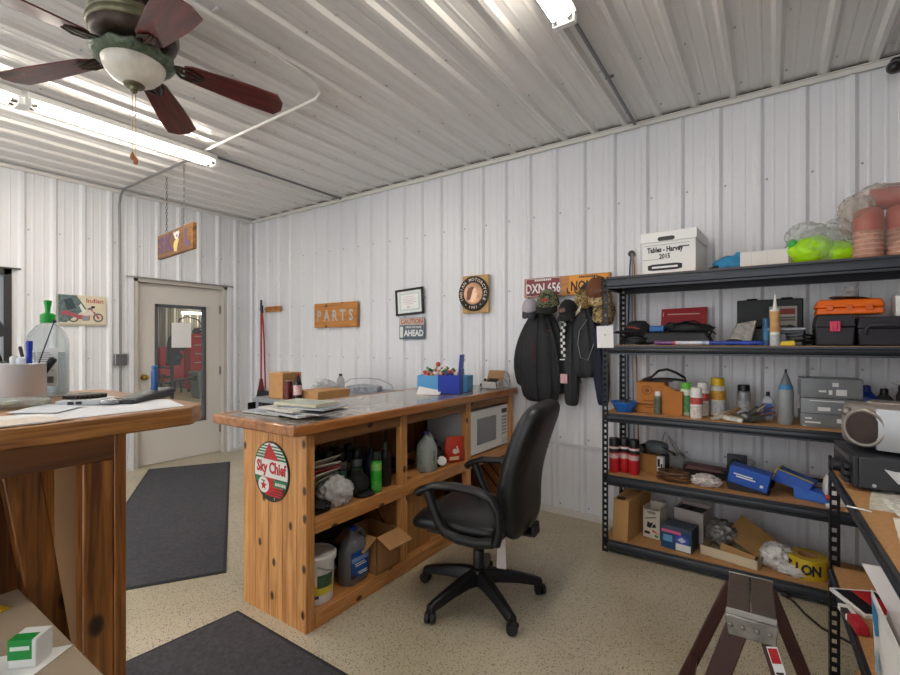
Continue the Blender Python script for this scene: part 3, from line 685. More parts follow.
# racing jacket with chequered stripe
j = thing('racing_jacket', 'black racing jacket with black and white checks and a pink patch', 'jacket', (-1.20, W0 - .08, 1.66))
b = MB()
garment(b, [(-.56, .03, .0, .13, .06), (-.5, .02, 0, .155, .07), (-.35, .01, 0, .15, .075), (-.2, .0, 0, .14, .07), (-.1, 0, 0, .12, .065), (-.02, 0, .005, .08, .055), (.04, .005, .01, .045, .04)], seed=12, flat_y=.07); b.build('body', CLOTH2, j, sub=1)
b = MB(); garment(b, [(-.775, -.045, -.035, .035, .03), (-.75, -.045, -.035, .05, .04), (-.62, -.05, -.035, .06, .045), (-.45, -.055, -.035, .062, .05), (-.25, -.06, -.03, .055, .05), (-.1, -.05, -.02, .045, .04)], 20, 15, flat_y=.04); b.build('sleeve', CLOTH2, j, sub=1)
b = MB(); garment(b, [(-.76, .175, -.0, .03, .03), (-.73, .175, .0, .045, .04), (-.55, .17, .0, .055, .045), (-.3, .15, .0, .06, .05), (-.1, .09, .01, .05, .045), (-.03, .05, .01, .03, .03)], 20, 19, flat_y=.065); b.build('sleeve', mat('1a2036', .8, var=.2, scale=12), j, sub=1)
b = MB()
for i in range(15):
    for q in range(2):
        b.m(WHITE if (i + q) % 2 else BLACK)
        z = -.40 + i * .0235; x = -.128 + q * .022 + (.02 * max(0, (i - 7) / 8))
        yy = -.052 - .02 * (1 - abs(i - 7) / 8) - .012 * q
        b.hexa([(x, yy, z), (x + .021, yy - .01, z), (x + .021, yy + .004, z), (x, yy + .012, z)], [(x, yy, z + .0228), (x + .021, yy - .01, z + .0228), (x + .021, yy + .004, z + .0228), (x, yy + .012, z + .0228)])
b.build('checker_stripe', None, j, smooth=0)
b = MB()
b.m(mat('d9a9b0', .7)); b.hexa([(-.125, -.075, -.60), (-.065, -.088, -.60), (-.065, -.07, -.60), (-.125, -.06, -.60)], [(-.125, -.078, -.53), (-.065, -.092, -.53), (-.065, -.07, -.53), (-.125, -.06, -.53)]); b.build('patch', None, j)
b = MB(); b.m(mat('d8cdb4', .7, var=.5, scale=60)); b.hexa([(-.045, -.08, -.13), (.03, -.085, -.06), (.03, -.06, -.06), (-.045, -.06, -.13)], [(-.035, -.08, -.10), (.045, -.085, .0), (.045, -.06, .0), (-.035, -.06, -.10)]); b.build('chest_emblem', None, j, bevel=.003)
b = MB(); b.box((-.13, -.077, -.425), (-.09, -.05, -.415)); b.build('stripe', WHITE, j)
b = MB(); b.tube([(.085, -.085, -.12), (.03, -.095, -.2), (.02, -.1, -.3), (.04, -.1, -.4), (.09, -.085, -.42), (.13, -.07, -.3)], .003, 5); b.build('lanyard', mat('8b8f93', .5), j)

# caps on the rack
def cap(name, label, loc, rz, tilt, crown, bill, w=.085, d=.10, h=.11, front=None, group='caps on the coat rack'):
    """Baseball cap hung by its back on a hook: crown bulging away from the wall, bill pointing down and out."""
    t = thing(name, label, 'cap', loc, rz, group, rot=(tilt[0], tilt[1], rz))
    b = MB(); rings = []
    for i in range(9):
        u = i / 8; a = u * PI / 2
        r = math.cos(a) * .98 + .02; rings.append([(x * w * r, y * d * r, h * math.sin(a)) for x, y in ellipse(0, 0, 1, 1, 24)])
    b.loft(rings); b.build('crown', crown, t, smooth=60)
    b = MB(); n = 10; up = []; dn = []
    for i in range(n + 1):
        a = PI + PI * i / n
        up.append(((w * .92 * math.cos(a), -d * .25 + d * .72 * math.sin(a), .008 - .0), (w * .95 * math.cos(a), -d * .45 + (d * 1.25) * math.sin(a), -.012 - .02 * abs(math.cos(a)))))
    A = [b.V(p[0]) for p in up]; B_ = [b.V(p[1]) for p in up]
    A2 = [b.V((p[0][0], p[0][1], p[0][2] - .006)) for p in up]; B2 = [b.V((p[1][0], p[1][1], p[1][2] - .006)) for p in up]
    for i in range(n):
        b.F([A[i], A[i + 1], B_[i + 1], B_[i]]); b.F([A2[i + 1], A2[i], B2[i], B2[i + 1]]); b.F([B_[i], B_[i + 1], B2[i + 1], B2[i]]); b.F([A[i + 1], A[i], A2[i], A2[i + 1]])
    b.F([A[0], B_[0], B2[0], A2[0]]); b.F([B_[n], A[n], A2[n], B2[n]])
    b.build('bill', bill, t, smooth=60)
    b = MB(); b.ball((0, 0, h), .009, 1); b.build('button', bill, t)
    if front: front(t, w, d, h)
    return t
CAMOG = camo(('2d3426', '5b6048', '8d8a6a', '3c3a2c')); CAMOT = camo(('6d5433', 'a58a5a', 'c8b48a', '4d3c24')); CAMOD = camo(('7d6a48', '4f3b26', 'b39b70', '93805a'))
def red_patch(t, w, d, h):
    b = MB(); b.at((0, -d * .86, h * .5), (-.5, 0, 0)); b.cbox((0, 0, 0), (.05, .006, .022)); b.build('front_patch', mat('a52a22', .7), t, bevel=.003)
def text_patch(t, w, d, h):
    b = MB(); b.at((0, -d * .9, h * .42), (-.45, 0, 0)); b.cbox((0, 0, 0), (.06, .006, .03)); b.build('front_patch', mat('6d4a3e', .7), t, bevel=.003)
cap('light_baseball_hat', 'small pale grey cap with a dark bill beside a camouflage cap', (-1.585, W0 - .13, 1.635), .2, (.5, 0), mat('b6aeb4', .8), mat('3a3a42', .8), .065, .075, .095)
cap('camo_baseball_hat', 'green camouflage cap with a red patch hanging over the maroon plate', (-1.435, W0 - .13, 1.665), .1, (.35, .05), CAMOG, mat('1d1f1b', .9), .088, .1, .125, red_patch)
cap('black_baseball_hat', 'black cap with a brown patch beneath the orange plate', (-1.26, W0 - .14, 1.60), -.3, (.4, -.1), mat('17171a', .85), mat('1c1c20', .85), .072, .085, .1, text_patch)
cap('olive_baseball_hat', 'olive camouflage cap whose grey bill sticks up over the orange plate', (-1.15, W0 - .12, 1.70), .6, (-1.9, .5), CAMOT, mat('7d7f80', .8), .07, .08, .09)
cap('brown_baseball_hat', 'brown cap with a tan panel on top of the camouflage hat heap', (-1.03, W0 - .15, 1.735), .2, (.55, -.15), mat('6f4127', .8, var=.3, scale=25), CAMOT, .09, .10, .125, text_patch)
cap('tan_baseball_hat', 'tan desert camouflage cap hanging lowest beneath the brown cap', (-1.0, W0 - .14, 1.59), .35, (.5, .2), CAMOT, CAMOD, .08, .09, .10)

t = thing('paper_tag', 'white square card hung on the shelf upright beside the racing jacket', 'tag', (-.894, 3.082, 1.335))
b = MB(); b.hexa([(-.052, .004, 0), (.055, .004, .0), (.055, .006, .0), (-.052, .006, 0)], [(-.056, 0, .142), (.05, 0, .145), (.05, .002, .145), (-.056, .002, .142)]); b.build('card', mat('ececec', .7), t, smooth=0)
b = MB(); b.ball((.0, -.001, .085), .005, 1); b.build('pin', mat('8e8e90', .4), t)
# ================================================================== PINE COUNTER
CX0, CX1, CY0, CY1 = -2.31, -1.79, 1.41, 3.53
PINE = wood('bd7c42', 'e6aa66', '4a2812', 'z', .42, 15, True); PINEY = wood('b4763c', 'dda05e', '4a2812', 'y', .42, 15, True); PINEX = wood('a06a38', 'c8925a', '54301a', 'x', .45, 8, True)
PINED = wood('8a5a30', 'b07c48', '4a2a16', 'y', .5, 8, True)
ct = thing('service_counter', 'pine service counter with open shelves facing the office chair', 'counter', (0, 0, 0))
b = MB(); pw = (CX1 - .07 - CX0) / 4
for i in range(4):
    x0 = CX0 + i * pw; c_ = .004
    b.prism([(x0 + c_, CY0), (x0 + pw - c_, CY0), (x0 + pw, CY0 + c_), (x0 + pw, CY0 + .02), (x0, CY0 + .02), (x0, CY0 + c_)], 0, .935)
b.build('end_panel', PINE, ct, smooth=0)
b = MB(); b.box((CX1 - .07, CY0 - .002, 0), (CX1, CY0 + .05, .935)); b.build('corner_post', PINE, ct, bevel=.006)
b = MB(); b.box((CX0, CY0 + .02, 0), (CX0 + .02, CY1, .935))
for i in range(14): b.box((CX0 + .02, CY0 + .03 + i * .15, .0), (CX0 + .028, CY0 + .172 + i * .15, .935))
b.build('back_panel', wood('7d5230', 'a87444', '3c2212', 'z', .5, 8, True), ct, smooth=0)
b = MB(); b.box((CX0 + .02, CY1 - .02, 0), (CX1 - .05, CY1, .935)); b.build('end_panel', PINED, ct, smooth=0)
for y in (2.115, 2.83):
    b = MB(); b.box((CX1 - .04, y - .03, 0), (CX1, y + .03, .935)); b.build('front_post', PINE, ct, bevel=.004)
b = MB(); b.box((CX1 - .05, CY1 - .07, 0), (CX1, CY1, .935)); b.build('front_post', PINE, ct, bevel=.004)
for y in (2.115,):
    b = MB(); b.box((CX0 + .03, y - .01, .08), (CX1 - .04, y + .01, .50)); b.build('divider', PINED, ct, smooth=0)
b = MB(); b.box((CX0 + .02, CY0 + .02, .507), (CX1 - .02, CY1 - .02, .527)); b.build('shelf', PINEY, ct, smooth=0)
b = MB(); b.box((CX1 - .02, CY0 + .05, .455), (CX1 + .002, CY1 - .07, .529)); b.build('shelf_edge', PINEY, ct, bevel=.003)
b = MB(); b.box((CX0 + .02, CY0 + .02, .055), (CX1 - .02, CY1 - .02, .075)); b.build('shelf', PINEY, ct, smooth=0)
b = MB(); b.box((CX1 - .02, CY0 + .05, .0), (CX1 + .002, CY1 - .07, .077)); b.build('shelf_edge', PINEY, ct, bevel=.003)
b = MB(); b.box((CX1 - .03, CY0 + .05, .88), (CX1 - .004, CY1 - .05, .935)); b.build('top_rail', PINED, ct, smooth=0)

# worktop: grey laminate field with a wooden edge
LAM = bpy.data.materials.new('grey_laminate'); LAM.use_nodes = True
nt = LAM.node_tree; L = nt.links.new; bs = nt.nodes['Principled BSDF']; bs.inputs['Roughness'].default_value = .16
tc = nt.nodes.new('ShaderNodeTexCoord'); n1 = nt.nodes.new('ShaderNodeTexNoise'); n1.inputs['Scale'].default_value = 9; n1.inputs['Detail'].default_value = 6; n1.inputs['Distortion'].default_value = .8
mp = nt.nodes.new('ShaderNodeMapping'); mp.inputs['Scale'].default_value = (1.6, .7, 1)
L(tc.outputs['Object'], mp.inputs['Vector']); L(mp.outputs['Vector'], n1.inputs['Vector'])
r = nt.nodes.new('ShaderNodeValToRGB'); r.color_ramp.elements[0].position = .33; r.color_ramp.elements[1].position = .66
r.color_ramp.elements[0].color = lin('6a625a'); r.color_ramp.elements[1].color = lin('a39a8e'); e = r.color_ramp.elements.new(.5); e.color = lin('8d847a')
L(n1.outputs['Fac'], r.inputs['Fac'])
bk = nt.nodes.new('ShaderNodeTexBrick'); bk.offset = .5; bk.inputs['Scale'].default_value = 1; bk.inputs['Brick Width'].default_value = .6; bk.inputs['Row Height'].default_value = .3; bk.inputs['Mortar Size'].default_value = .0022
L(tc.outputs['Object'], bk.inputs['Vector'])
mx = nt.nodes.new('ShaderNodeMix'); mx.data_type = 'RGBA'; L(bk.outputs['Fac'], mx.inputs['Factor']); L(r.outputs['Color'], mx.inputs['A']); mx.inputs['B'].default_value = lin('4a443e'); L(mx.outputs['Result'], bs.inputs['Base Color'])
TX0, TX1, TY0, TY1, TZ = -2.44, -1.752, 1.315, 3.545, .99
wt = thing('counter_top', 'long counter top of grey laminate with a reddish wood edge', 'counter top', (0, 0, 0))
EDGE = wood('8a5025', 'bb7c40', '4a2812', 'y', .3, 7, False, .4)
b = MB(); b.box((TX0 + .04, TY0 + .04, .936), (TX1 - .04, TY1, TZ)); b.build('laminate_field', LAM, wt, smooth=0)
b = MB(); b.prism([(TX1 - .04, TY0 + .04), (TX1, TY0), (TX1, TY1), (TX1 - .04, TY1)], .942, TZ + .002)
b.prism([(TX0, TY0), (TX1, TY0), (TX1 - .04, TY0 + .04), (TX0 + .04, TY0 + .04)], .942, TZ + .002)
b.prism([(TX0, TY0), (TX0 + .04, TY0 + .04), (TX0 + .04, TY1), (TX0, TY1)], .942, TZ + .002)
b.build('wood_edge', EDGE, wt, bevel=.008)

# oval Sky Chief sign on the end panel
t = thing('gasoline_sign', 'oval red, white and green gasoline sign with a red star on the counter end', 'sign', (-2.055, CY0 - .001, .725))
RX, RZ = .142, .150
SR = mat('c4151c', .35); SG = mat('1c7a4c', .35); SW = mat('e9e8e2', .35); SB = mat('17181a', .35)
b = MB(); b.at((0, 0, 0), (PI / 2, 0, 0)); b.prism(ellipse(0, 0, RX, RZ, 56), 0, .006); b.build('plate', SB, t, smooth=0)
a = MB(); rx, rz = RX - .006, RZ - .006; KX, KZ = rx / .121, rz / .208
def clip_band(z0, z1, x0=-1, x1=1, n=10):
    pts = []
    for i in range(n + 1):
        z = z0 + (z1 - z0) * i / n; pts.append((min(x1, .121 * math.sqrt(max(0, 1 - (z / .208) ** 2))), z))
    for i in range(n, -1, -1):
        z = z0 + (z1 - z0) * i / n; pts.append((max(x0, -.121 * math.sqrt(max(0, 1 - (z / .208) ** 2))), z))
    return pts
def art(poly, off, m_):
    a.m(m_); a.F([a.V((x * KX, -.006 - off, z * KZ)) for x, z in poly])
art(clip_band(-.207, .207, n=30), .0003, SB)
art(clip_band(.085, .206, n=14), .0006, SW)
for i in range(5): art(clip_band(.088 + i * .022, .088 + i * .022 + .015 - i * .0012), .0009, SG)
art([(-.055, .086), (.06, .086), (.012, .165), (-.012, .207), (-.03, .165)], .0012, SR)
art(clip_band(-.045, .086), .0013, SW)
art(clip_band(-.09, -.047, -1, -.03), .0010, SG); art(clip_band(-.105, -.052, .02, 1), .0016, SG)
art([(-.075, -.045), (.03, -.045), (.03, -.13), (-.03, -.18), (-.075, -.11)], .0011, SR)
for i in range(4): art(clip_band(-.175 + i * .019, -.162 + i * .019, -.04, .085), .0014, SR)
art([(-.052 + .04 * math.cos(t_), -.105 + .058 * math.sin(t_)) for t_ in [2 * PI * i / 28 for i in range(28)]], .0019, SW)
art([(-.052 + (.026 if i % 2 == 0 else .011) * math.sin(i * PI / 5), -.110 + (.038 if i % 2 == 0 else .016) * math.cos(i * PI / 5)) for i in range(10)], .0022, SR)
a.build('colour_fields', None, t, smooth=0)
a = MB(); a.m(SR).text('Sky Chief', .078, facing((0.002, -.0078, .017), tilt=0), bold=.0026, sx=.80); a.build('script_lettering', None, t, smooth=0)
a = MB(); a.m(SW).text('GASOLINE', .020, facing((.078, -.0082, -.056)), bold=.0008, sx=.9); a.m(SB).text('TEXACO', .008, facing((-.061, -.0085, -.052))); a.m(SW).text('T', .016, facing((.03, -.0075, -.134))); a.build('small_lettering', None, t, smooth=0)

# ------------------------------------------------ inside: bottles on the counter shelf
ZS = .5275
def spray_can(name, label, loc, body, capm, h=.19, r=.033, band=None, group=None, cat='spray can', rz=0, bands=()):
    t = thing(name, label, cat, loc, rz, group)
    b = MB(); b.lathe([(r * .93, 0), (r, .004), (r, h * .76), (r * .82, h * .80), (r * .62, h * .82)], seg=20); b.build('body', body, t)
    if band:
        b = MB(); b.lathe([(r + .0006, h * .12), (r + .0006, h * .62)], seg=20, cap=False); q = b.build('label', band, t)
    for z0, z1, m_ in bands:
        b = MB(); b.lathe([(r + .0011, h * z0), (r + .0011, h * z1)], seg=20, cap=False); b.build('label_band', m_, t)
    b = MB(); b.lathe([(r * .9, h * .80), (r * .88, h * .985), (r * .8, h)], seg=20); b.build('cap', capm, t)
    return t
BTL = mat('1c1d21', .35); DBL = mat('131b2e', .35)
GLAB = mat('6fa07a', .5, var=.4, scale=50); WLAB = mat('d9dcd8', .5, var=.4, scale=60); BLAB = mat('b4c4d8', .5, var=.4, scale=60)
def bottle(name, label, loc, body, capm, h, w, d, lab=None, rz=0, group=None, cat='bottle', neck=.35):
    """Flat oval oil or polish bottle with a shoulder, neck and screw cap."""
    t = thing(name, label, cat, loc, rz, group)
    b = MB(); rings = []
    for f, s in ((0, .9), (.015, 1), (.62, 1), (.70, .95), (.78, .72), (.83, neck + .08), (.86, neck)):
        rings.append([((abs(math.cos(a_)) ** .6) * math.copysign(1, math.cos(a_)) * w / 2 * s, (abs(math.sin(a_)) ** .6) * math.copysign(1, math.sin(a_)) * d / 2 * s, f * h) for a_ in [2 * PI * i / 24 for i in range(24)]])
    b.loft(rings); b.build('body', body, t, smooth=50)
    b = MB(); rr = min(w, d) * .5 * max(neck, .3) + .004; b.lathe([(rr, .85 * h), (rr, .97 * h), (rr * .8, h)], seg=16); b.build('cap', capm, t)
    if lab:
        b = MB(); b.hexa([(-w * .36, -d / 2 - .001, h * .14), (w * .36, -d / 2 - .001, h * .14), (w * .36, -d / 2 + .004, h * .14), (-w * .36, -d / 2 + .004, h * .14)], [(-w * .36, -d / 2 - .001, h * .6), (w * .36, -d / 2 - .001, h * .6), (w * .36, -d / 2 + .004, h * .6), (-w * .36, -d / 2 + .004, h * .6)]); b.build('label', lab, t)
    return t
g = 'black bottles along the counter shelf'
for i, (x, y, h, lab, txt) in enumerate((
    (-2.06, 1.67, .19, WLAB, 'black bottle at the corner post, mostly hidden by papers'),
    (-2.05, 1.755, .205, WLAB, 'black can with a pale label standing second from the corner post'),
    (-2.17, 1.79, .19, None, 'black bottle in the rear row behind the pale-labelled can'),
    (-2.03, 1.84, .19, GLAB, 'black can with a green band standing before the dark bottles'),
    (-2.14, 2.0, .19, WLAB, 'black bottle with a grey label in the rear row'),
    (-1.99, 1.925, .195, GLAB, 'black can with a green band just beyond the papers'),
    (-2.15, 1.90, .19, None, 'plain black bottle in the rear row by the green can'))):
    spray_can('oil_bottle', txt, (x, y, ZS), BTL, BLACKP, h + .03, .034, None, g, 'bottle', PI / 2, ((.28, .52, lab), (.56, .74, mat('8a8d92', .5, var=.5, scale=60))) if lab else ())
bottle('blue_bottle', 'dark blue bottle with a pale label behind the green spray can', (-1.98, 2.005, ZS), DBL, BLACKP, .225, .075, .05, BLAB, PI / 2 + .2, g)
bottle('blue_bottle', 'dark blue bottle with a silver label beside the front post', (-1.925, 1.975, ZS), DBL, BLACKP, .225, .08, .052, BLAB, PI / 2, g)
bottle('tall_bottle', 'black tall bottle with a grey neck against the front post', (-1.875, 2.04, ZS), BTL, mat('555a50', .4), .25, .07, .06, None, PI / 2, g)
GRN = mat('2fae2a', .35)
spray_can('green_can', 'bright green spray can standing at the front of the counter shelf', (-1.835, 1.925, ZS), GRN, mat('20241f', .4), .225, .03, None, None, 'spray can', 0, ((.55, .74, mat('8fd06a', .4)), (.08, .3, mat('55c24a', .4, var=.3, scale=50))))
t = thing('booklet_pile', 'red and white booklets leaning inside the counter by the corner post', 'booklet', (-1.95, 1.61, ZS + .09))
for i, (m_, dz, rz, tl_) in enumerate(((mat('8d8d84', .7), .0, .3, .7), (mat('d9d2c2', .7), .03, .15, .65), (mat('b6202e', .5), .05, .0, .6), (mat('e6e2da', .7), .075, -.1, .58), (mat('cfc6b4', .7), .10, .1, .62))):
    b = MB(); b.at((0, 0, dz), (-tl_ * .0, tl_ * -1.0, rz)); b.box((-.12, -.09, 0), (.09, .09, .006)); b.build('booklet', m_, t, smooth=0)
PBAG = mat('dcdcda', .25, alpha=.75, bump=.5, bscale=40)
b = MB(); b.ball((-1.885, 1.665, ZS + .06), (.085, .085, .075), 4, .38, 16, 3, ZS, True); tag(b.build('plastic_bag', PBAG, smooth=80), 'crumpled clear plastic bag in front of the booklets', 'plastic bag')
b = MB(); b.ball((-1.86, 1.55, ZS + .02), (.05, .05, .03), 3, .4, 9, 8, ZS, True); b.box((-1.93, 1.49, ZS), (-1.82, 1.57, ZS + .018)); tag(b.build('black_rag', BLACK, smooth=60), 'small black rag at the shelf edge by the corner post', 'rag')
t = thing('baseball_hat', 'crumpled black cap with a grey logo lying before the cans', 'cap', (-1.89, 1.83, ZS))
b = MB(); b.ball((0, 0, .055), (.06, .065, .075), 3, .3, 9, 5, 0); b.build('crown', mat('101012', .8), t, smooth=70)
b = MB(); b.ball((.05, .01, .012), (.05, .06, .012), 3, .1, 8, 2, 0); b.build('bill', mat('131315', .7), t, smooth=70)

# middle bay: jug, dish, bags; far bay: microwave
def jug(name, label, loc, body, capm, h, w, d, rz=0, lab=None, liquid=None):
    t = thing(name, label, 'jug', loc, rz)
    b = MB(); rings = []
    for f, s in ((0, .92), (.02, 1), (.55, 1), (.66, .93), (.76, .70), (.84, .42), (.9, .26), (.94, .26)):
        rings.append([((abs(math.cos(a_)) ** .65) * math.copysign(1, math.cos(a_)) * w / 2 * s, (abs(math.sin(a_)) ** .65) * math.copysign(1, math.sin(a_)) * d / 2 * s, f * h) for a_ in [2 * PI * i / 28 for i in range(28)]])
    b.loft(rings); b.build('body', body, t, smooth=60)
    b = MB(); b.lathe([(.021, .93 * h), (.022, .99 * h), (.019, h)], seg=16); b.build('cap', capm, t)
    b = MB(); b.tube([(.012, 0, .9 * h), (w * .3, 0, .91 * h), (w * .42, 0, .84 * h), (w * .46, 0, .72 * h), (w * .44, 0, .58 * h)], [.010, .011, .012, .012, .010], 8); b.build('handle', body, t)
    if lab: lab(t, h, w, d)
    if liquid:
        b = MB(); b.lathe([(.44 * w, .006), (.47 * w, .02), (.47 * w, .42 * h)], seg=24, sy=d / w); b.build('liquid', liquid, t)
    return t
MILK = mat('d4dad6', .3, alpha=.55)
def glab(t, h, w, d):
    b = MB(); b.m(mat('4c8a5a', .5, var=.5, scale=40)); b.box((-w * .3, -d / 2 - .0015, h * .3), (w * .02, -d / 2 + .002, h * .55)); b.m(mat('5a7c66', .5)); b.box((-w * .02, -d / 2 - .0015, h * .1), (w * .3, -d / 2 + .002, h * .19)); b.build('label', None, t, smooth=0)
jug('water_jug', 'clear gallon jug with a purple cap on the counter shelf', (-1.87, 2.44, ZS), MILK, mat('6c5a9a', .4), .255, .122, .122, PI / 2, None, mat('b8c4bc', .2, alpha=.5))
t = bpy.data.objects['water_jug']; q = MB(); q.m(mat('6aa27a', .5, var=.5, scale=40)); q.at((0, 0, 0), (0, 0, 0)); q.box((.02, -.0765, .09), (.06, -.074, .14)); q.bm.free()
b = MB(); b.lathe([(.0618, .05), (.0618, .14)], seg=28, cap=False); b.build('label', mat('a9c4ae', .5, var=.55, scale=30, alpha=.6), t)
b = MB(); b.lathe([(.08, 0), (.10, .012), (.135, .04), (.138, .044), (.13, .043), (.09, .018)], seg=32); tag(b.build('frying_pan', mat('1b1c1e', .35), loc=(-2.07, 2.34, ZS)), 'dark shallow pan behind the clear gallon jug', 'pan')
b = MB(); b.lathe([(.05, 0), (.056, .01), (.056, .055), (.05, .06)], seg=24); tag(b.build('round_tin', mat('26272a', .5), loc=(-1.90, 2.575, ZS)), 'dark round tin beside the clear gallon jug', 'tin')
b = MB(); b.lathe([(.0, 0), (.032, 0.0), (.032, .006), (0, .008)], seg=24); o = b.build('white_disc', WHITE, loc=(-1.835, 2.56, ZS + .04), rot=(.9, .3, .5)); tag(o, 'white disc lid propped against the dark tin', 'lid')
b = MB(); b.ball((-2.0, 2.66, ZS + .045), (.08, .08, .06), 3, .4, 10, 3, ZS, True); tag(b.build('work_glove', mat('4a4546', .8), smooth=60), 'crumpled grey glove between the jug and the orange bag', 'glove')
b = MB(); b.ball((-2.1, 2.77, ZS + .065), (.055, .06, .07), 3, .3, 10, 4, ZS, True); tag(b.build('candy_bag', mat('3c2f66', .35), smooth=60), 'crumpled purple snack bag behind the orange snack bag', 'snack bag')
t = thing('snack_bag', 'orange-red snack bag leaning at the front post by the microwave', 'snack bag', (-1.85, 2.72, ZS), -.6)
b = MB(); rings = []
for f, s, th in ((0, .75, .02), (.06, .95, .035), (.3, 1, .045), (.7, .95, .03), (.93, .85, .008), (1, .9, .003)):
    rings.append([(th * math.sin(q) + .04 * f * 0, .062 * s * math.cos(q) + .012 * math.sin(9 * f), f * .17) for q in [2 * PI * i / 20 for i in range(20)]])
b.X = Matrix.Diagonal((1, 1.25, 1.05, 1)); b.loft(rings); b.build('bag', mat('cf3a22', .35, bump=.4, bscale=50), t, smooth=60)
b = MB(); b.m(mat('f0e6d8', .5)); b.text('ei', .07, facing((.0475, 0, .09), '+x', .3), bold=.003); b.m(mat('e8c9a0', .5)); b.cbox((.046, -.01, .035), (.004, .07, .022)); b.build('print', None, t, smooth=0)
MW = mat('f1f1ee', .35); MWX = -1.80
t = thing('microwave', 'white microwave oven standing in the far bay of the counter', 'microwave', (-1.80, 3.16, ZS + .0))
b = MB(); b.box((-.40, -.29, .012), (-.02, .29, .335)); b.build('body', MW, t, bevel=.006)
b = MB(); b.box((-.02, -.29, .012), (.0, .165, .335)); dr_ = b.build('door', mat('f3f3f0', .25), t, bevel=.005)
b = MB(); b.box((.0005, -.2, .075), (.002, .09, .27)); b.build('window', mat('8d9094', .25, var=.15, scale=80), dr_, smooth=0)
b = MB(); b.box((-.02, .167, .012), (-.001, .29, .335)); pn = b.build('control_panel', MW, t, bevel=.004)
b = MB(); b.m(BLACKP); b.box((-.001, .185, .27), (.001, .272, .305)); b.m(mat('9a9ca4', .5))
for i in range(6):
    for k in range(3): b.box((-.001, .187 + k * .03, .23 - i * .027), (.001, .21 + k * .03, .248 - i * .027))
b.m(mat('d0d0cc', .4)); b.box((-.001, .19, .03), (.003, .268, .07)); b.build('buttons', None, pn, smooth=0)
for sx in (-.36, -.06):
    for sy in (-.25, .25):
        b = MB(); b.cyl((sx, sy, 0), (sx, sy, .013), .014); b.build('foot', BLACK, t)

# bottom shelf: pail, antifreeze jug, cartons
ZL = .0755
t = thing('white_pail', 'white plastic pail with a lid and colourful label on the bottom shelf', 'pail', (-1.90, 1.555, ZL))
b = MB(); b.lathe([(.078, 0), (.082, .004), (.092, .20), (.094, .215)], seg=32); b.build('body', WHITE, t)
b = MB(); b.lathe([(.101, .205), (.102, .232), (.095, .238), (.088, .232), (.002, .232)], seg=32); b.build('lid', mat('dcdcda', .4), t)
b = MB(); n = 12; pts = []
for (z0, z1, m_, a0, a1) in ((.03, .175, WHITE, -60, 75), (.05, .10, mat('d9c83a', .5), -20, 70), (.085, .15, mat('3d5d3a', .6, var=.6, scale=40), 5, 60), (.035, .05, mat('2b4a7a', .5), -50, 10), (.11, .16, mat('8a8f92', .6, var=.5, scale=60), -55, -8)):
    b.m(m_); rr = lambda z: .082 + .010 * z / .2 + .0015 + .0004 * b.cur
    A = [b.V((rr(z0) * math.cos(math.radians(a0 + (a1 - a0) * i / n)), rr(z0) * math.sin(math.radians(a0 + (a1 - a0) * i / n)), z0)) for i in range(n + 1)]
    B_ = [b.V((rr(z1) * math.cos(math.radians(a0 + (a1 - a0) * i / n)), rr(z1) * math.sin(math.radians(a0 + (a1 - a0) * i / n)), z1)) for i in range(n + 1)]
    for i in range(n): b.F([A[i], A[i + 1], B_[i + 1], B_[i]])
b.build('label', None, t, smooth=0, rz=-.7)
b = MB(); b.tube([(.098 * math.cos(a_), .098 * math.sin(a_), .195 - .05 * max(0, math.sin(a_ + .6))) for a_ in [-.6 + PI * i / 12 for i in range(13)]], .003, 6); b.build('handle', STEEL, t)
GJ = mat('6d6f72', .4)
def blab(t, h, w, d):
    b = MB(); b.m(mat('1d4f9e', .4)); b.box((-w * .36, -d / 2 - .002, h * .13), (w * .36, -d / 2 + .003, h * .6)); b.m(mat('7fa3d4', .5)); b.box((-w * .36, -d / 2 - .0025, h * .42), (w * .36, -d / 2, h * .5)); b.m(WHITE)
    for i, (a0, a1, z) in enumerate(((-.24, .2, .37), (-.2, .26, .33), (-.1, .3, .2), (-.05, .3, .165))): b.box((w * a0, -d / 2 - .003, h * z), (w * a1, -d / 2, h * (z + .02)))
    b.m(mat('26262b')); b.box((-w * .36, -d / 2 - .0027, h * .13), (-w * .2, -d / 2, h * .2)); b.build('label', None, t, smooth=0)
jug('antifreeze_jug', 'grey jug with a blue label and blue cap beside the white pail', (-1.88, 1.79, ZL), GJ, mat('24479a', .4), .29, .17, .11, PI / 2, blab)
def open_box(name, label, loc, rz, w, d, h, m_, flaps=((0, .9), (1, .9), (2, .9), (3, .9)), flap=.1, cat='cardboard box', inside=KRAFTD):
    """Carton without a lid: four walls, a floor and tilted top flaps (0 front, 1 right, 2 back, 3 left)."""
    t = thing(name, label, cat, loc, rz); k = .004
    b = MB()
    for lo, hi in (((-w / 2, -d / 2, 0), (w / 2, d / 2, k)), ((-w / 2, -d / 2, 0), (w / 2, -d / 2 + k, h)), ((-w / 2, d / 2 - k, 0), (w / 2, d / 2, h)), ((-w / 2, -d / 2, 0), (-w / 2 + k, d / 2, h)), ((w / 2 - k, -d / 2, 0), (w / 2, d / 2, h))): b.box(lo, hi)
    b.build('body', m_, t, smooth=0)
    for i, a_ in flaps:
        b = MB(); b.at((0, 0, 0)); L2 = (w if i in (0, 2) else d) / 2; D2 = (d if i in (0, 2) else w) / 2
        b.X = Matrix.Rotation(PI / 2 * i, 4, 'Z') @ Matrix.Translation((0, -D2, h)) @ Matrix.Rotation(a_, 4, 'X')
        b.box((-L2, -flap, 0), (L2, 0, .003)); b.build('flap', m_, t, smooth=0)
    return t
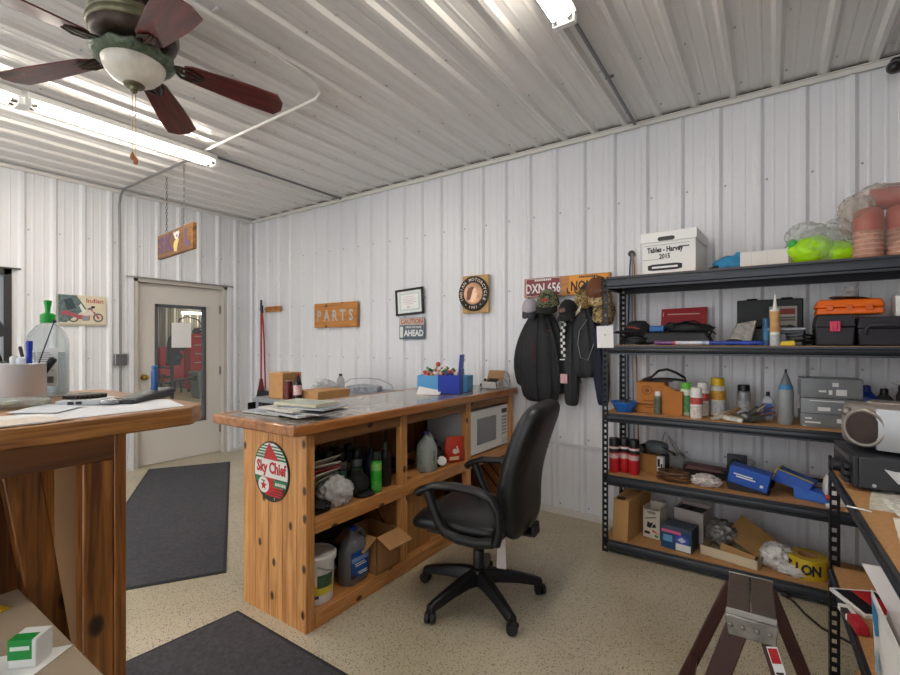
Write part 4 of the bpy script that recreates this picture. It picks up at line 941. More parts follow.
open_box('open_carton', 'open cardboard carton with spread flaps on the bottom shelf by the chair', (-1.925, 1.985, ZL), PI / 2 + .0, .185, .25, .21, KRAFT, ((0, .45), (3, .5)), .11)
b = MB(); b.box((-2.25, 1.7, ZL), (-2.07, 2.06, ZL + .26)); tag(b.build('dark_crate', mat('1d1c1c', .6), bevel=.008), 'black plastic box behind the grey jug', 'box')
b = MB(); b.ball((-1.96, 1.945, ZL + .012), (.03, .03, .012), 2); b.bm.free()
b = MB(); b.box((-2.18, 2.165, ZL), (-1.83, 2.42, ZL + .36)); t = tag(b.build('plywood_box', wood('9c6a34', 'bd8a4e', '5a3416', 'z', .6, 8, False), bevel=.003), 'plain wooden box behind the chair on the bottom shelf', 'wooden box')
b = MB(); b.ball((-1.95, 2.98, ZL + .09), (.12, .14, .11), 3, .35, 10, 4, ZL, True); tag(b.build('rag_heap', mat('6b6058', .9, var=.3, scale=12), smooth=60), 'heap of grey rags in the far bottom bay beneath the microwave', 'rags')
# ================================================================== ON THE COUNTER AND THE GREY TABLE BEHIND IT
ZT = TZ + .003
def mag(name, label, x, y, rz, w, d, h, m_, z, group=None, page=None, cat='magazine', spine=None):
    t = thing(name, label, cat, (x, y, z), rz, group)
    b = MB(); b.box((-w / 2, -d / 2, h * .12), (w / 2, d / 2, h * .88)); b.build('pages', page or mat('d8d4ca', .8), t, smooth=0)
    b = MB(); b.m(m_); b.box((-w / 2 - .001, -d / 2 - .001, 0), (w / 2 + .001, d / 2, h * .14)); b.box((-w / 2 - .001, -d / 2 - .001, h * .86), (w / 2 + .001, d / 2, h)); b.m(spine or m_); b.box((-w / 2 - .002, -d / 2 - .0015, 0), (-w / 2 + .002, d / 2, h)); b.build('cover', None, t, smooth=0)
    return t
g = 'magazines piled on the counter'
z = ZT
for i, (x, y, rz, w, d, h, c_, txt) in enumerate((
    (-2.22, 1.555, .05, .30, .22, .009, 'a9adb8', 'pale blue-grey magazine at the bottom of the pile, out at the end'),
    (-2.02, 1.56, -.10, .30, .23, .010, 'c9ccd2', 'white magazine with a dark spine low in the counter pile'),
    (-1.965, 1.58, .16, .29, .22, .009, '5b6270', 'slate grey magazine in the middle of the counter pile'),
    (-2.07, 1.55, -.04, .30, .22, .010, 'd7d5cf', 'cream magazine beneath the green-edged book'),
    (-1.96, 1.595, .22, .28, .21, .007, '8c97a6', 'blue-grey magazine turned askew under the green-edged book'))):
    if i == 1: z = ZT
    zz = ZT if i == 0 else z
    if i == 1: zz = ZT + .0095
    mag('magazine', txt, x, y, rz, w, d, h, mat(c_, .45, var=.25, scale=18), zz, g)
    z = (ZT + .0095 + .0105) if i == 1 else (zz + h + .0006 if i else z)
mag('green_book', 'book with a dark green edge on top of the magazines', -2.035, 1.60, .12, .30, .17, .016, mat('a8aea2', .5, var=.15, scale=10), z, None, mat('d9cfb0', .8), 'book', mat('28382f', .5))
zb = z
t = thing('metal_scraps', 'scrap of red and brown small parts beside the magazine pile', 'parts', (-2.30, 1.70, ZT))
b = MB()
for i in range(7): b.ball((random.uniform(-.05, .06), random.uniform(-.04, .04), .012), (.018, .014, .011), 1, .2, 7, i, 0)
b.build('metal_bits', mat('4b3f38', .5, .4), t)
b = MB(); b.box((-.08, -.03, 0), (-.05, .01, .02)); b.build('red_bit', mat('a03028', .5), t, bevel=.002)

# blue trinket boxes
SKY2 = mat('5aa7dc', .45); DBX = mat('1533a8', .4)
def tray(name, label, loc, rz, w, d, h, m_, lid=None):
    t = thing(name, label, 'box', loc, rz); k = .004; b = MB()
    for lo, hi in (((-w / 2, -d / 2, 0), (w / 2, d / 2, k)), ((-w / 2, -d / 2, 0), (w / 2, -d / 2 + k, h)), ((-w / 2, d / 2 - k, 0), (w / 2, d / 2, h)), ((-w / 2, -d / 2, 0), (-w / 2 + k, d / 2, h)), ((w / 2 - k, -d / 2, 0), (w / 2, d / 2, h))): b.box(lo, hi)
    b.m(m_).box((-w / 2 + k, -d / 2 + k, k), (w / 2 - k, d / 2 - k, h * .72)); b.build('body', m_, t, smooth=0)
    if lid:
        b = MB(); b.X = Matrix.Translation((w / 2, 0, h)) @ Matrix.Rotation(lid, 4, 'Y'); b.box((0, -d / 2, 0), (.15, d / 2, .014)); b.build('lid', m_, t, bevel=.002)
    return t
SB_ = (-2.13, 3.02, ZT); tray('sky_blue_box', 'light blue box of trinkets behind the royal blue box', SB_, .30, .41, .17, .118, SKY2)
DB_ = (-1.965, 2.855, ZT); tray('royal_blue_box', 'royal blue box with its lid raised, full of candy', DB_, .40, .165, .13, .137, DBX, -PI / 2 + .08)
CAN = [mat(c_, .4) for c_ in ('d8d8d4', 'c2432e', '3d8a48', 'e0b8a0', '2f4f9a', 'b89a7c', 'e4e2dc', 'c8605a')]
def candies(name, label, loc, rz, w, d, z0, n, group, big):
    for i in range(n):
        x = random.uniform(-w, w) * .44; y = random.uniform(-d, d) * .38; c_, s_ = math.cos(rz), math.sin(rz)
        r = random.uniform(.012, .022) * big; q = MB().at((0, 0, 0), (random.uniform(-.5, .5), random.uniform(-.9, .9), random.uniform(0, 3)))
        q.ball((0, 0, 0), (r * 1.5, r * .8, r * .8), 2, .15, 7, i); q.cyl((-r * 1.4, 0, 0), (-r * 2.3, 0, 0), r * .3, r * .75, 8); q.cyl((r * 1.4, 0, 0), (r * 2.3, 0, 0), r * .3, r * .75, 8)
        tag(q.build(name, CAN[(i * 3 + 1) % 8], loc=(loc[0] + x * c_ - y * s_, loc[1] + x * s_ + y * c_, loc[2] + z0 + r * .7 + (i % 4) * .017)), label, 'candy', group)
candies('wrapped_candy', 'small wrapped candy heaped in the light blue box', SB_, .30, .38, .14, .095, 30, 'candy in the light blue box', 1.15)
candies('wrapped_candy', 'small wrapped candy heaped in the royal blue box', DB_, .40, .13, .10, .105, 14, 'candy in the royal blue box', 1.0)
b = MB(); b.at((-2.16, 2.93, ZT + .16), (.2, .5, .3)); b.cyl((0, 0, -.05), (0, 0, .04), .006, .006); b.ball((0, 0, .055), .02, 2); tag(b.build('lollipop', mat('c4553c', .4)), 'red-headed lollipop standing up in the light blue box', 'candy')
t = thing('white_note', 'folded white paper lying before the light blue box', 'paper', (-2.06, 2.72, ZT), .45)
b = MB(); b.hexa([(-.09, -.05, 0), (.08, -.05, 0), (.08, .05, 0), (-.09, .05, 0)], [(-.09, -.045, .004), (.08, -.05, .003), (.08, .05, .02), (-.09, .05, .05)]); b.build('sheet', PAPER, t, smooth=0)
t = open_box('white_parts_box', 'small white box of cables at the wall end of the counter', (-1.90, 3.37, ZT), .12, .145, .11, .055, mat('dedad4', .7), ((2, -1.0),), .10, 'box')
for f_ in t.children:
    if f_.name.startswith('flap'): f_.data.materials[0] = mat('a07a54', .8)
b = MB(); pts = []
for i in range(60):
    a = i * .55; pts.append((-1.90 + .055 * math.cos(a) * (.6 + .4 * math.sin(i * .37)), 3.37 + .035 * math.sin(a), ZT + .05 + .012 * math.sin(i * .9) + .0003 * i))
pts += [(-1.85, 3.33, ZT + .085), (-1.82, 3.29, ZT + .045), (-1.80, 3.27, ZT + .006), (-1.84, 3.25, ZT + .005), (-1.88, 3.24, ZT + .005)]
b.tube(pts, .004, 6); tag(b.build('black_cable', BLACKP), 'black cable coiled in the small white box', 'cable')
b = MB(); b.tube([(-1.86, 3.38, ZT + .075), (-1.82, 3.40, ZT + .09), (-1.79, 3.42, ZT + .05), (-1.785, 3.45, ZT + .006), (-1.80, 3.48, ZT + .1), (-1.83, 3.5, ZT + .13), (-1.80, 3.52, ZT + .01)], .0025, 5); tag(b.build('grey_wire', mat('6a6a6e', .5)), 'thin grey wire looping up beside the small white box', 'wire')
b = MB(); b.ball((-2.0, 3.39, ZT + .018), (.03, .025, .018), 2, .2, 8, 1, ZT); b.tube([(-1.99, 3.39, ZT + .03), (-1.97, 3.38, ZT + .07), (-1.965, 3.36, ZT + .065)], .01, 6); tag(b.build('black_plug', BLACKP), 'black plug lying against the small white box', 'plug')

# grey steel table behind the counter
GT = mat('8d9096', .4, .4)
tb_ = thing('steel_table', 'grey steel table behind the counter holding a cardboard box', 'table', (0, 0, 0))
b = MB(); b.box((-3.68, 2.33, .862), (-2.48, 3.50, .90)); b.build('table_top', GT, tb_, bevel=.004)
for x in (-3.64, -2.54):
    for y in (2.37, 3.46):
        b = MB(); b.box((x - .02, y - .02, 0), (x + .02, y + .02, .862)); b.build('leg', GT, tb_)
b = MB(); b.box((-3.66, 2.35, .25), (-2.5, 3.48, .27)); b.build('lower_shelf', GT, tb_)
ZG = .9005
t = thing('cardboard_box', 'closed cardboard box on the grey table by the red cans', 'cardboard box', (-3.43, 2.48, ZG), 0)
b = MB(); b.box((-.095, -.095, 0), (.095, .095, .215)); b.build('carton', KRAFT, t, bevel=.003); b = MB(); b.box((-.096, -.022, .1), (.096, .022, .2156)); b.build('packing_tape', mat('a77f4f', .4), t)
t = thing('drink_can', 'dark red tall drink can standing on the grey table', 'can', (-3.25, 2.38, ZG))
b = MB(); b.lathe([(.026, 0), (.033, .008), (.033, .142), (.027, .155)], seg=24); b.build('body', mat('5c1a1c', .3, .4, var=.3, scale=30), t); b = MB(); b.lathe([(.0272, .154), (.0275, .158), (.024, .157), (.002, .155)], seg=24); b.build('lid', STEEL, t)
t = thing('soda_bottle', 'dark cola bottle with a pale pink label on the grey table', 'bottle', (-3.17, 2.41, ZG))
b = MB(); b.lathe([(.03, 0), (.033, .006), (.034, .03), (.031, .08), (.034, .13), (.026, .165), (.015, .19), (.013, .205)], seg=24); b.build('body', mat('2a0f12', .15), t); b = MB(); b.lathe([(.0338, .045), (.0325, .08), (.0348, .125)], seg=24, cap=False); b.build('label', mat('d8b6b8', .5, var=.35, scale=40), t); b = MB(); b.lathe([(.0145, .198), (.0145, .216), (.012, .218)], seg=16); b.build('cap', mat('7a1a20', .4), t)
t = thing('flat_carton', 'flat cardboard carton lying on the grey table behind the counter', 'cardboard box', (-3.10, 2.62, ZG), 0)
b = MB(); b.box((-.13, -.17, 0), (.13, .17, .075)); b.build('carton', KRAFT, t, bevel=.002); b = MB(); b.box((-.02, -.1705, .02), (.02, .1705, .0756)); b.build('packing_tape', mat('a77f4f', .4), t)
b = MB(); b.ball((-3.52, 2.98, ZG + .05), (.11, .10, .06), 4, .35, 12, 6, ZG, True); tag(b.build('crumpled_wrap', mat('cfd3d6', .25, bump=.4, bscale=30), smooth=80), 'crumpled plastic wrap heaped on the grey table', 'plastic wrap')
t = thing('clear_bottle', 'clear plastic bottle with a black cap on the grey table', 'bottle', (-3.47, 3.14, ZG))
b = MB(); b.lathe([(.035, 0), (.038, .006), (.038, .09), (.032, .112), (.018, .134), (.014, .145)], seg=24); b.build('body', mat('c3c8c6', .2, alpha=.6), t); b = MB(); b.lathe([(.016, .14), (.016, .162), (.013, .164)], seg=16); b.build('cap', BLACKP, t)
t = thing('folded_newspaper', 'folded newspaper with blue print at the end of the grey table', 'newspaper', (-3.22, 3.2, ZG), .5)
b = MB(); b.loft([[(-.16 , y, z_) for y, z_ in ((-.1, 0), (.1, 0), (.1, .03), (.0, .05), (-.1, .03))], [(.0, y, z_) for y, z_ in ((-.1, 0), (.1, 0), (.1, .05), (.0, .075), (-.1, .055))], [(.16, y, z_) for y, z_ in ((-.1, 0), (.1, 0), (.1, .04), (.0, .06), (-.1, .04))]]); b.build('pages', mat('9ea4ac', .8, var=.5, scale=30), t, smooth=20)
b = MB(); b.tube([(-3.6, 3.2, ZG + .004), (-3.5, 3.3, ZG + .1), (-3.3, 3.28, ZG + .12), (-3.15, 3.35, ZG + .11), (-3.0, 3.36, ZG + .06), (-2.95, 3.34, ZG + .004)], .004, 5); tag(b.build('grey_wire', mat('8a8f96', .4)), 'grey wire arched across the back of the grey table', 'wire')
# ================================================================== OFFICE CHAIR
LEA = mat('17181a', .38, var=.15, scale=25, bump=.12, bscale=140); PLA = mat('141416', .42); PLB = mat('1a1a1c', .5)
ch = thing('office_chair', 'black leather office chair on five casters, its back to the shelves', 'office chair', (-1.29, 2.14, 0), math.radians(187))
def L2(x, y): return (x, y)
br = math.radians(-31.5 - 187)
for k in range(5):
    a = br + k * 2 * PI / 5; c_, s_ = math.cos(a), math.sin(a)
    lg = MB(); rings = []
    for r, z, w, h in ((.03, .125, .038, .036), (.10, .125, .033, .032), (.2, .108, .028, .026), (.30, .085, .025, .022), (.345, .072, .024, .018)):
        rings.append([(r * c_ - yy * s_, r * s_ + yy * c_, z + zz) for yy, zz in ((-w, -h), (w, -h), (w * .95, h * .3), (w * .5, h), (-w * .5, h), (-w * .95, h * .3))])
    lg.loft(rings); l_ = lg.build('leg', PLA, ch, bevel=.004)
    cs = MB(); px_, py_ = .338 * c_, .338 * s_; ta = a + 1.0 + k * .7; tc_, ts_ = math.cos(ta), math.sin(ta)
    for s in (-1, 1):
        o_ = s * .016; cs.cyl((px_ - ts_ * (o_ - .010 * s), py_ + tc_ * (o_ - .010 * s), .029), (px_ - ts_ * (o_ + .009 * s), py_ + tc_ * (o_ + .009 * s), .029), .028, .026, 18)
    cs.cyl((px_, py_, .03), (px_, py_, .075), .010); cs.ball((px_ + .012 * tc_, py_ + .012 * ts_, .042), (.022, .022, .020), 2)
    cs.build('caster', PLB, ch)
b = MB(); b.lathe([(.045, .085), (.048, .1), (.05, .15), (.042, .165), (.03, .17)], seg=20); b.build('hub', PLA, ch)
b = MB(); b.lathe([(.03, .165), (.03, .26), (.026, .265)], seg=20); b.build('column_sleeve', PLA, ch)
b = MB(); b.cyl((0, 0, .25), (0, 0, .385), .014, seg=16); b.build('gas_lift', mat('3a3a3c', .3, .8), ch)
b = MB(); b.box((-.13, -.08, .365), (.09, .08, .40)); b.tube([(.0, -.06, .375), (.02, -.16, .37), (.03, -.26, .365)], .008, 8); b.cyl((.03, -.26, .365), (.035, -.31, .363), .014); b.cyl((.06, 0, .34), (.06, 0, .37), .03); b.build('tilt_mechanism', PLB, ch, bevel=.005)
def pad(mb, secs, n=28, p=.5):
    rings = []
    for (cx, cy, cz), (ux, uz), w, th in secs:      # section centre, its thickness direction in xz, half width, half thickness
        r = []
        for i in range(n):
            a = 2 * PI * i / n; c_ = math.copysign(abs(math.cos(a)) ** p, math.cos(a)); s_ = math.copysign(abs(math.sin(a)) ** .75, math.sin(a))
            r.append((cx + ux * th * s_, cy + w * c_, cz + uz * th * s_))
        rings.append(r)
    return mb.loft(rings)
b = MB(); pad(b, [((-.20, 0, .445), (0, 1), .20, .02), ((-.185, 0, .447), (0, 1), .235, .048), ((-.05, 0, .445), (0, 1), .25, .058), ((.10, 0, .45), (0, 1), .255, .062), ((.22, 0, .448), (0, 1), .25, .055), ((.275, 0, .43), (.25, 1), .235, .042), ((.295, 0, .415), (.5, 1), .2, .02)]); b.build('seat', LEA, ch, sub=1, smooth=70)
b = MB(); pad(b, [((-.19, 0, .41), (0, 1), .20, .012), ((-.0, 0, .398), (0, 1), .22, .016), ((.2, 0, .40), (0, 1), .21, .014)]); b.build('seat_pan', PLB, ch, smooth=60)
b = MB(); secs = []
prof = [(-.235, .41, .15, .02), (-.24, .43, .175, .05), (-.238, .50, .205, .07), (-.226, .58, .228, .074), (-.236, .68, .243, .066), (-.264, .80, .245, .062), (-.305, .92, .238, .062), (-.345, 1.01, .222, .058), (-.367, 1.055, .195, .046), (-.378, 1.076, .14, .02)]
for i, (x, z, w, th) in enumerate(prof):
    x0, z0 = prof[max(0, i - 1)][:2]; x1, z1 = prof[min(len(prof) - 1, i + 1)][:2]; d = Vector((x1 - x0, z1 - z0)).normalized()
    if i >= len(prof) - 2: d = Vector((-.35, .94))
    secs.append(((x, 0, z), (d.y, -d.x), w, th))
pad(b, secs, p=.45); bk = b.build('backrest', LEA, ch, sub=1, smooth=70)
b = MB(); 
for z, x in ((.79, -.262), (.60, -.222)): b.tube([(x + .057, -.2, z), (x + .066, 0, z), (x + .057, .2, z)], .0035, 5)
b.tube([(-.315, -.225, .8), (-.325, 0, .8), (-.315, .225, .8)], .0035, 5)
b.build('seam', mat('0e0e0f', .5), bk)
b = MB(); b.box((-.31, -.05, .40), (-.13, .05, .415)); b.hexa([(-.325, -.045, .4), (-.3, -.045, .4), (-.3, .045, .4), (-.325, .045, .4)], [(-.322, -.04, .46), (-.302, -.04, .46), (-.302, .04, .46), (-.322, .04, .46)]); b.build('back_bracket', PLB, ch, bevel=.006)
for s in (-1, 1):
    y = s * .285; ar = MB()
    loop = [(-.215, .435), (-.235, .51), (-.225, .59), (-.195, .642), (-.12, .668), (.0, .675), (.11, .665), (.185, .635), (.205, .615)]
    rings = []
    for i, (x, z) in enumerate(loop):
        x0, z0 = loop[max(0, i - 1)]; x1, z1 = loop[min(len(loop) - 1, i + 1)]; d = Vector((x1 - x0, z1 - z0)).normalized(); nx, nz = -d.y, d.x
        w = .032 if i > 2 else .026; th = .019 if 2 < i < 8 else .02
        rings.append([(x + nx * th * math.sin(a_), y + w * math.cos(a_), z + nz * th * math.sin(a_)) for a_ in [2 * PI * q / 12 for q in range(12)]])
    ar.loft(rings)
    lower = [(.155, .645), (.125, .57), (.09, .49), (.055, .445), (-.02, .425), (-.12, .424), (-.20, .44)]
    rings = []
    for i, (x, z) in enumerate(lower):
        x0, z0 = lower[max(0, i - 1)]; x1, z1 = lower[min(len(lower) - 1, i + 1)]; d = Vector((x1 - x0, z1 - z0)).normalized(); nx, nz = -d.y, d.x
        rings.append([(x + nx * .024 * math.sin(a_), y + .022 * math.cos(a_), z + nz * .024 * math.sin(a_)) for a_ in [2 * PI * q / 12 for q in range(12)]])
    ar.loft(rings); ar.box((-.12, min(y, y - s * .1), .405), (.0, max(y, y - s * .1), .420))
    o = ar.build('armrest', PLA, ch, smooth=60)
    b = MB(); b.cyl((-.228, y - .006, .60), (-.236, y + .006, .603), .012); b.bm.free()
b = MB(); b.hexa([(-.165, .02, .20), (-.115, .03, .20), (-.115, .032, .20), (-.165, .022, .20)], [(-.16, .02, .372), (-.12, .03, .372), (-.12, .032, .372), (-.16, .022, .372)]); b.build('care_label', mat('cfc4bf', .8), ch, smooth=0)

# ================================================================== MATS
MATM = mat('47464c', .95, var=.3, scale=55, bump=.6, bscale=260); MATE = mat('2a292d', .8)
def floor_mat(label, pts, loc):
    c_ = Vector((sum(p[0] for p in pts) / len(pts), sum(p[1] for p in pts) / len(pts))); t = thing('floor_mat', label, 'floor mat', loc)
    b = MB(); b.prism(pts, .0005, .006); b.build('rubber_edge', MATE, t, smooth=0)
    q = []
    for i, p in enumerate(pts):
        a_ = Vector(pts[i - 1]) - Vector(p); d_ = Vector(pts[(i + 1) % len(pts)]) - Vector(p); a_.normalize(); d_.normalize(); n_ = (a_ + d_) / max(.2, abs(a_.cross(d_)))
        q.append(tuple(Vector(p) + n_ * .018))
    b = MB(); b.prism(q, .006, .0095); b.build('carpet_pile', MATM, t, smooth=0)
floor_mat('charcoal entrance mat before the door with the glass panel', [(-5.52, 2.28), (-3.09, .85), (-2.667, 1.52), (-5.10, 2.955)], (0, 0, 0))
floor_mat('charcoal mat in front of the counter end that bears the oval sign', [(-2.29, .62), (-.95, .62), (-.95, 1.335), (-2.235, 1.335)], (0, 0, 0))
# ================================================================== STAINED BAR AND DESK IN THE CORNER BY THE CAMERA
BZ = 1.22
BARW = wood('5e3312', 'ae6f2e', '2a1408', 'z', .36, 20, True, .25); BARY = wood('70421a', 'c08240', '3a1c0a', 'y', .36, 20, True, .25); BARD = wood('4a2810', '7d4a22', '20100a', 'z', .5, 18, True)
bar = thing('stained_bar', 'tall dark-stained wooden bar with a diagonal brace below its top', 'bar counter', (0, 0, 0))
b = MB(); b.prism([(-1.10, -.7), (-1.10, .545), (-1.165, .60), (-1.78, .60), (-1.78, -.7)], BZ - .04, BZ); b.build('bar_top', BARY, bar, bevel=.004)
b = MB(); b.box((-1.16, -.68, BZ - .092), (-1.122, .418, BZ - .04)); b.build('apron', wood('5a3418', '84532a', '28140a', 'y', .45, 9, True), bar, bevel=.003)
b = MB(); b.box((-1.16, .345, 0), (-1.122, .398, BZ - .092)); b.build('post', BARW, bar, bevel=.003)
b = MB(); b.box((-1.66, .398, 0), (-1.120, .42, BZ - .04)); b.build('end_panel', BARW, bar, bevel=.002)
b = MB()
for i in range(7): b.box((-1.66, .398 - (i + 1) * .15, 0), (-1.64, .395 - i * .15, BZ - .04))
b.build('front_planks', BARD, bar, smooth=0)
b = MB(); b.box((-1.638, .3, 0), (-1.20, .396, BZ - .1)); b.bm.free()
b = MB(); b.box((-1.45, .388, .0), (-1.165, .397, BZ - .05)); b.build('plywood_liner', mat('a37b54', .7, var=.12, scale=6), bar, smooth=0)
b = MB(); b.hexa([(-1.27, .345, .45), (-1.23, .345, .45), (-1.23, .395, .45), (-1.27, .395, .45)], [(-1.27, .24, BZ - .05), (-1.23, .24, BZ - .05), (-1.23, .30, BZ - .05), (-1.27, .30, BZ - .05)]); b.build('brace', BARW, bar, bevel=.003)
b = MB(); b.box((-1.63, .02, 0), (-1.55, .11, BZ - .05)); b.build('post', BARW, bar, bevel=.003)
b = MB(); b.tube([(-1.24 + .024 * math.cos(i * .55), .195 + .024 * math.sin(i * .55), .66 + .0045 * i) for i in range(104)], .009, 7); tag(b.build('coiled_cord', mat('14161c', .5)), 'black and blue coiled cord hanging under the bar top', 'cord')

# things on the bar
ZB = BZ + .0004
def sheet(name, label, pts, z, m_, cat='paper', group=None, th=.0008):
    q = MB(); q.prism(pts, 0, th); c_ = (sum(p[0] for p in pts) / len(pts), sum(p[1] for p in pts) / len(pts))
    return tag(q.build(name, m_, loc=(0, 0, z), smooth=0), label, cat, group)
sheet('paper_sheet', 'long white paper sheet under the tablet at the bar end', [(-1.125, .30), (-1.135, .545), (-1.30, .585), (-1.42, .50), (-1.30, .28)], ZB, mat('e4e5ea', .6))
sheet('paper_sheet', 'white paper along the bar edge beneath the clear pouch', [(-1.105, -.05), (-1.105, .30), (-1.25, .33), (-1.33, .0)], ZB + .001, PAPER)
sheet('paper_sheet', 'cream paper sticking over the bar edge below the white paper', [(-1.095, .08), (-1.11, .33), (-1.2, .29), (-1.18, .05)], ZB + .0022, mat('e2d6c6', .7))
sheet('paper_sheet', 'pale blue-white sheet beside the toothed sprocket', [(-1.30, .27), (-1.22, .33), (-1.30, .40), (-1.42, .36)], ZB + .0034, mat('d9dee6', .6))
t = thing('pen_cup', 'brushed steel pen cup full of pens on the bar', 'pen cup', (-1.60, .362, ZB + .004))
b = MB(); b.lathe([(.047, 0), (.049, .003), (.049, .088), (.0505, .09), (.049, .092), (.0465, .09), (.0455, .006), (.001, .006)], seg=40); b.build('cup', mat('d8dbdf', .34, .3), t)
def pen(label, dx, dy, tx, ty, ln, m_, tip, r=.005, group=None, name='pen', cat='pen'):
    q = thing(name, label, cat, (-1.60 + dx, .362 + dy, ZB + .012), 0, group, rot=(tx, ty, 0))
    k = MB(); k.cyl((0, 0, 0), (0, 0, ln), r, r, 12); k.build('barrel', m_, q)
    k = MB(); k.lathe([(r * 1.15, ln - .002), (r * 1.25, ln + .02), (r * .9, ln + .024)], seg=12); k.build('cap', tip, q)
pen('red marker with a pale tip standing in the steel pen cup', -.030, .0, .05, -.05, .075, mat('b7323a', .4), mat('d8dbe0', .4))
pen('white-capped blue pen poking just above the steel cup rim', -.012, -.012, 0, 0, .078, mat('2a4fa8', .4), WHITE, .008)
pen('pen with a pale blue cap in the middle of the steel cup', .02, -.008, .0, .08, .076, mat('3355aa', .4), mat('dfe6f2', .4), .008)
pen('tall blue marker standing highest of the capped pens in the cup', .004, .012, 0, .05, .118, mat('1f3fb0', .35), mat('1a3aa6', .35), .0062)
pen('black marker leaning out beside the thin black rod', .004, .012, -.5, .0, .085, BLACKP, mat('26262a', .4), .0075)
pen('thin dark brown pencil leaning toward the window', -.005, .02, .1, -.32, .11, mat('4a3a30', .5), mat('2a2320', .5), .0035)
t = thing('magnet_pickup', 'thin black telescoping rod with a round tip leaning in the pen cup', 'pick-up rod', (-1.60, .372, ZB + .012), 0, None, rot=(-.27, .04, 0))
k = MB(); k.cyl((0, 0, 0), (0, 0, .20), .0018, .0014, 8); k.build('rod', mat('3a3a3c', .4, .5), t); k = MB(); k.ball((0, 0, .202), .0048, 2); k.build('tip', BLACKP, t)
t = thing('desk_lamp', 'small black clip lamp head on a wire arm beside the pen cup', 'lamp', (-1.74, .322, ZB))
k = MB(); k.lathe([(.04, 0), (.04, .012), (.012, .02)], seg=20); k.build('base', BLACKP, t)
k = MB(); k.tube([(0, 0, .015), (.01, .01, .06), (.0, .03, .09), (-.005, .02, .13), (0, .0, .155)], .005, 8); k.ball((.005, .03, .085), .013, 2); k.build('arm', BLACKP, t)
k = MB(); k.cyl((-.03, -.04, .16), (.02, .02, .19), .014, .026, 16); k.build('head', BLACKP, t)
t = thing('sanitizer_bottle', 'clear hand sanitizer bottle with a bright green pump on the bar', 'bottle', (-1.68, .435, ZB), .9)
k = MB(); rings = []
for f_, s_ in ((0, .93), (.01, 1), (.60, 1), (.68, .96), (.76, .82), (.83, .55), (.87, .30), (.90, .28)):
    rings.append([((abs(math.cos(a_)) ** .55) * math.copysign(1, math.cos(a_)) * .046 * s_, (abs(math.sin(a_)) ** .55) * math.copysign(1, math.sin(a_)) * .032 * s_, f_ * .235) for a_ in [2 * PI * i / 28 for i in range(28)]])
k.loft(rings); k.build('body', glass('eef2f3', .05, .10), t, smooth=60)
k = MB(); rings = []
for f_, s_ in ((.012, .94), (.52, .94)): rings.append([((abs(math.cos(a_)) ** .55) * math.copysign(1, math.cos(a_)) * .046 * s_, (abs(math.sin(a_)) ** .55) * math.copysign(1, math.sin(a_)) * .032 * s_, f_ * .235) for a_ in [2 * PI * i / 28 for i in range(28)]])
k.loft(rings); k.build('gel', glass('dfe6e8', .05, .08), t, smooth=60)
k = MB(); k.m(mat('e2e4e3', .6)); k.box((-.012, -.0345, .03), (.038, -.033, .135)); k.m(mat('9a9ea0', .7))
for i in range(9): k.box((-.008, -.0352, .072 + i * .006), (.030 - (i % 3) * .005, -.0344, .0742 + i * .006))
k.m(mat('55585a', .7))
for i in range(12): k.box((-.004 + i * .0028, -.0352, .038), (-.0025 + i * .0028, -.0344, .056))
k.build('label', None, t, smooth=0)
GP = mat('10a238', .35); k = MB(); k.lathe([(.017, .205), (.0175, .208), (.0175, .228), (.013, .232), (.006, .234), (.006, .243), (.009, .262), (.0095, .266), (.008, .268)], seg=20); k.build('pump', GP, t)
t = thing('sprocket', 'dark toothed sprocket wheel stacked on a pale device on the bar', 'sprocket', (-1.40, .435, ZB + .013))
k = MB(); pts = []
for i in range(60):
    r_ = .044 if i % 2 else .0405
    for q in (0, .5): pts.append((r_ * math.cos(2 * PI * (i + q) / 60), r_ * math.sin(2 * PI * (i + q) / 60)))
k.prism(pts, 0, .008); k.build('toothed_rim', mat('3a3430', .5, .5), t, smooth=0)
k = MB(); k.lathe([(.037, .008), (.036, .011), (.015, .011), (.014, .009), (.002, .009)], seg=40); k.build('face', mat('6a6058', .5, .4), t)
t = thing('adapter_box', 'small pale grey device with two black ports under the sprocket', 'device', (-1.375, .43, ZB + .001), .9)
k = MB(); k.box((-.045, -.045, 0), (.045, .045, .012)); k.build('case', mat('c6c9cc', .4), t, bevel=.003)
k = MB(); k.box((-.02, -.046, .003), (-.008, -.044, .010)); k.box((-.004, -.046, .003), (.008, -.044, .010)); k.build('ports', BLACKP, t, smooth=0)
t = thing('handheld_device', 'black slim handheld device lying on the white paper at the bar end', 'device', (-1.345, .545, ZB + .001), .67)
k = MB(); k.hexa([(-.03, -.095, 0), (.03, -.095, 0), (.03, .095, 0), (-.03, .095, 0)], [(-.028, -.09, .010), (.028, -.09, .010), (.028, .092, .024), (-.028, .092, .024)]); k.build('case', mat('202228', .35), t, bevel=.004)
k = MB(); k.hexa([(-.02, -.08, .0112), (.02, -.08, .0112), (.02, .03, .0192), (-.02, .03, .0192)], [(-.02, -.08, .0122), (.02, -.08, .0122), (.02, .03, .0202), (-.02, .03, .0202)]); k.build('keypad', mat('4c4f56', .5, var=.5, scale=150), t, smooth=0)
t = thing('silver_clip', 'rounded silver clip lying between the sprocket and the black device', 'clip', (-1.30, .452, ZB + .001), .8)
k = MB(); k.ball((0, 0, .006), (.022, .014, .007), 3, flat=0); k.build('shell', mat('9a9ca2', .25, .8), t)
t = thing('blue_stick', 'blue plastic stick standing at the bar end before the door glass', 'stick', (-1.385, .586, ZB))
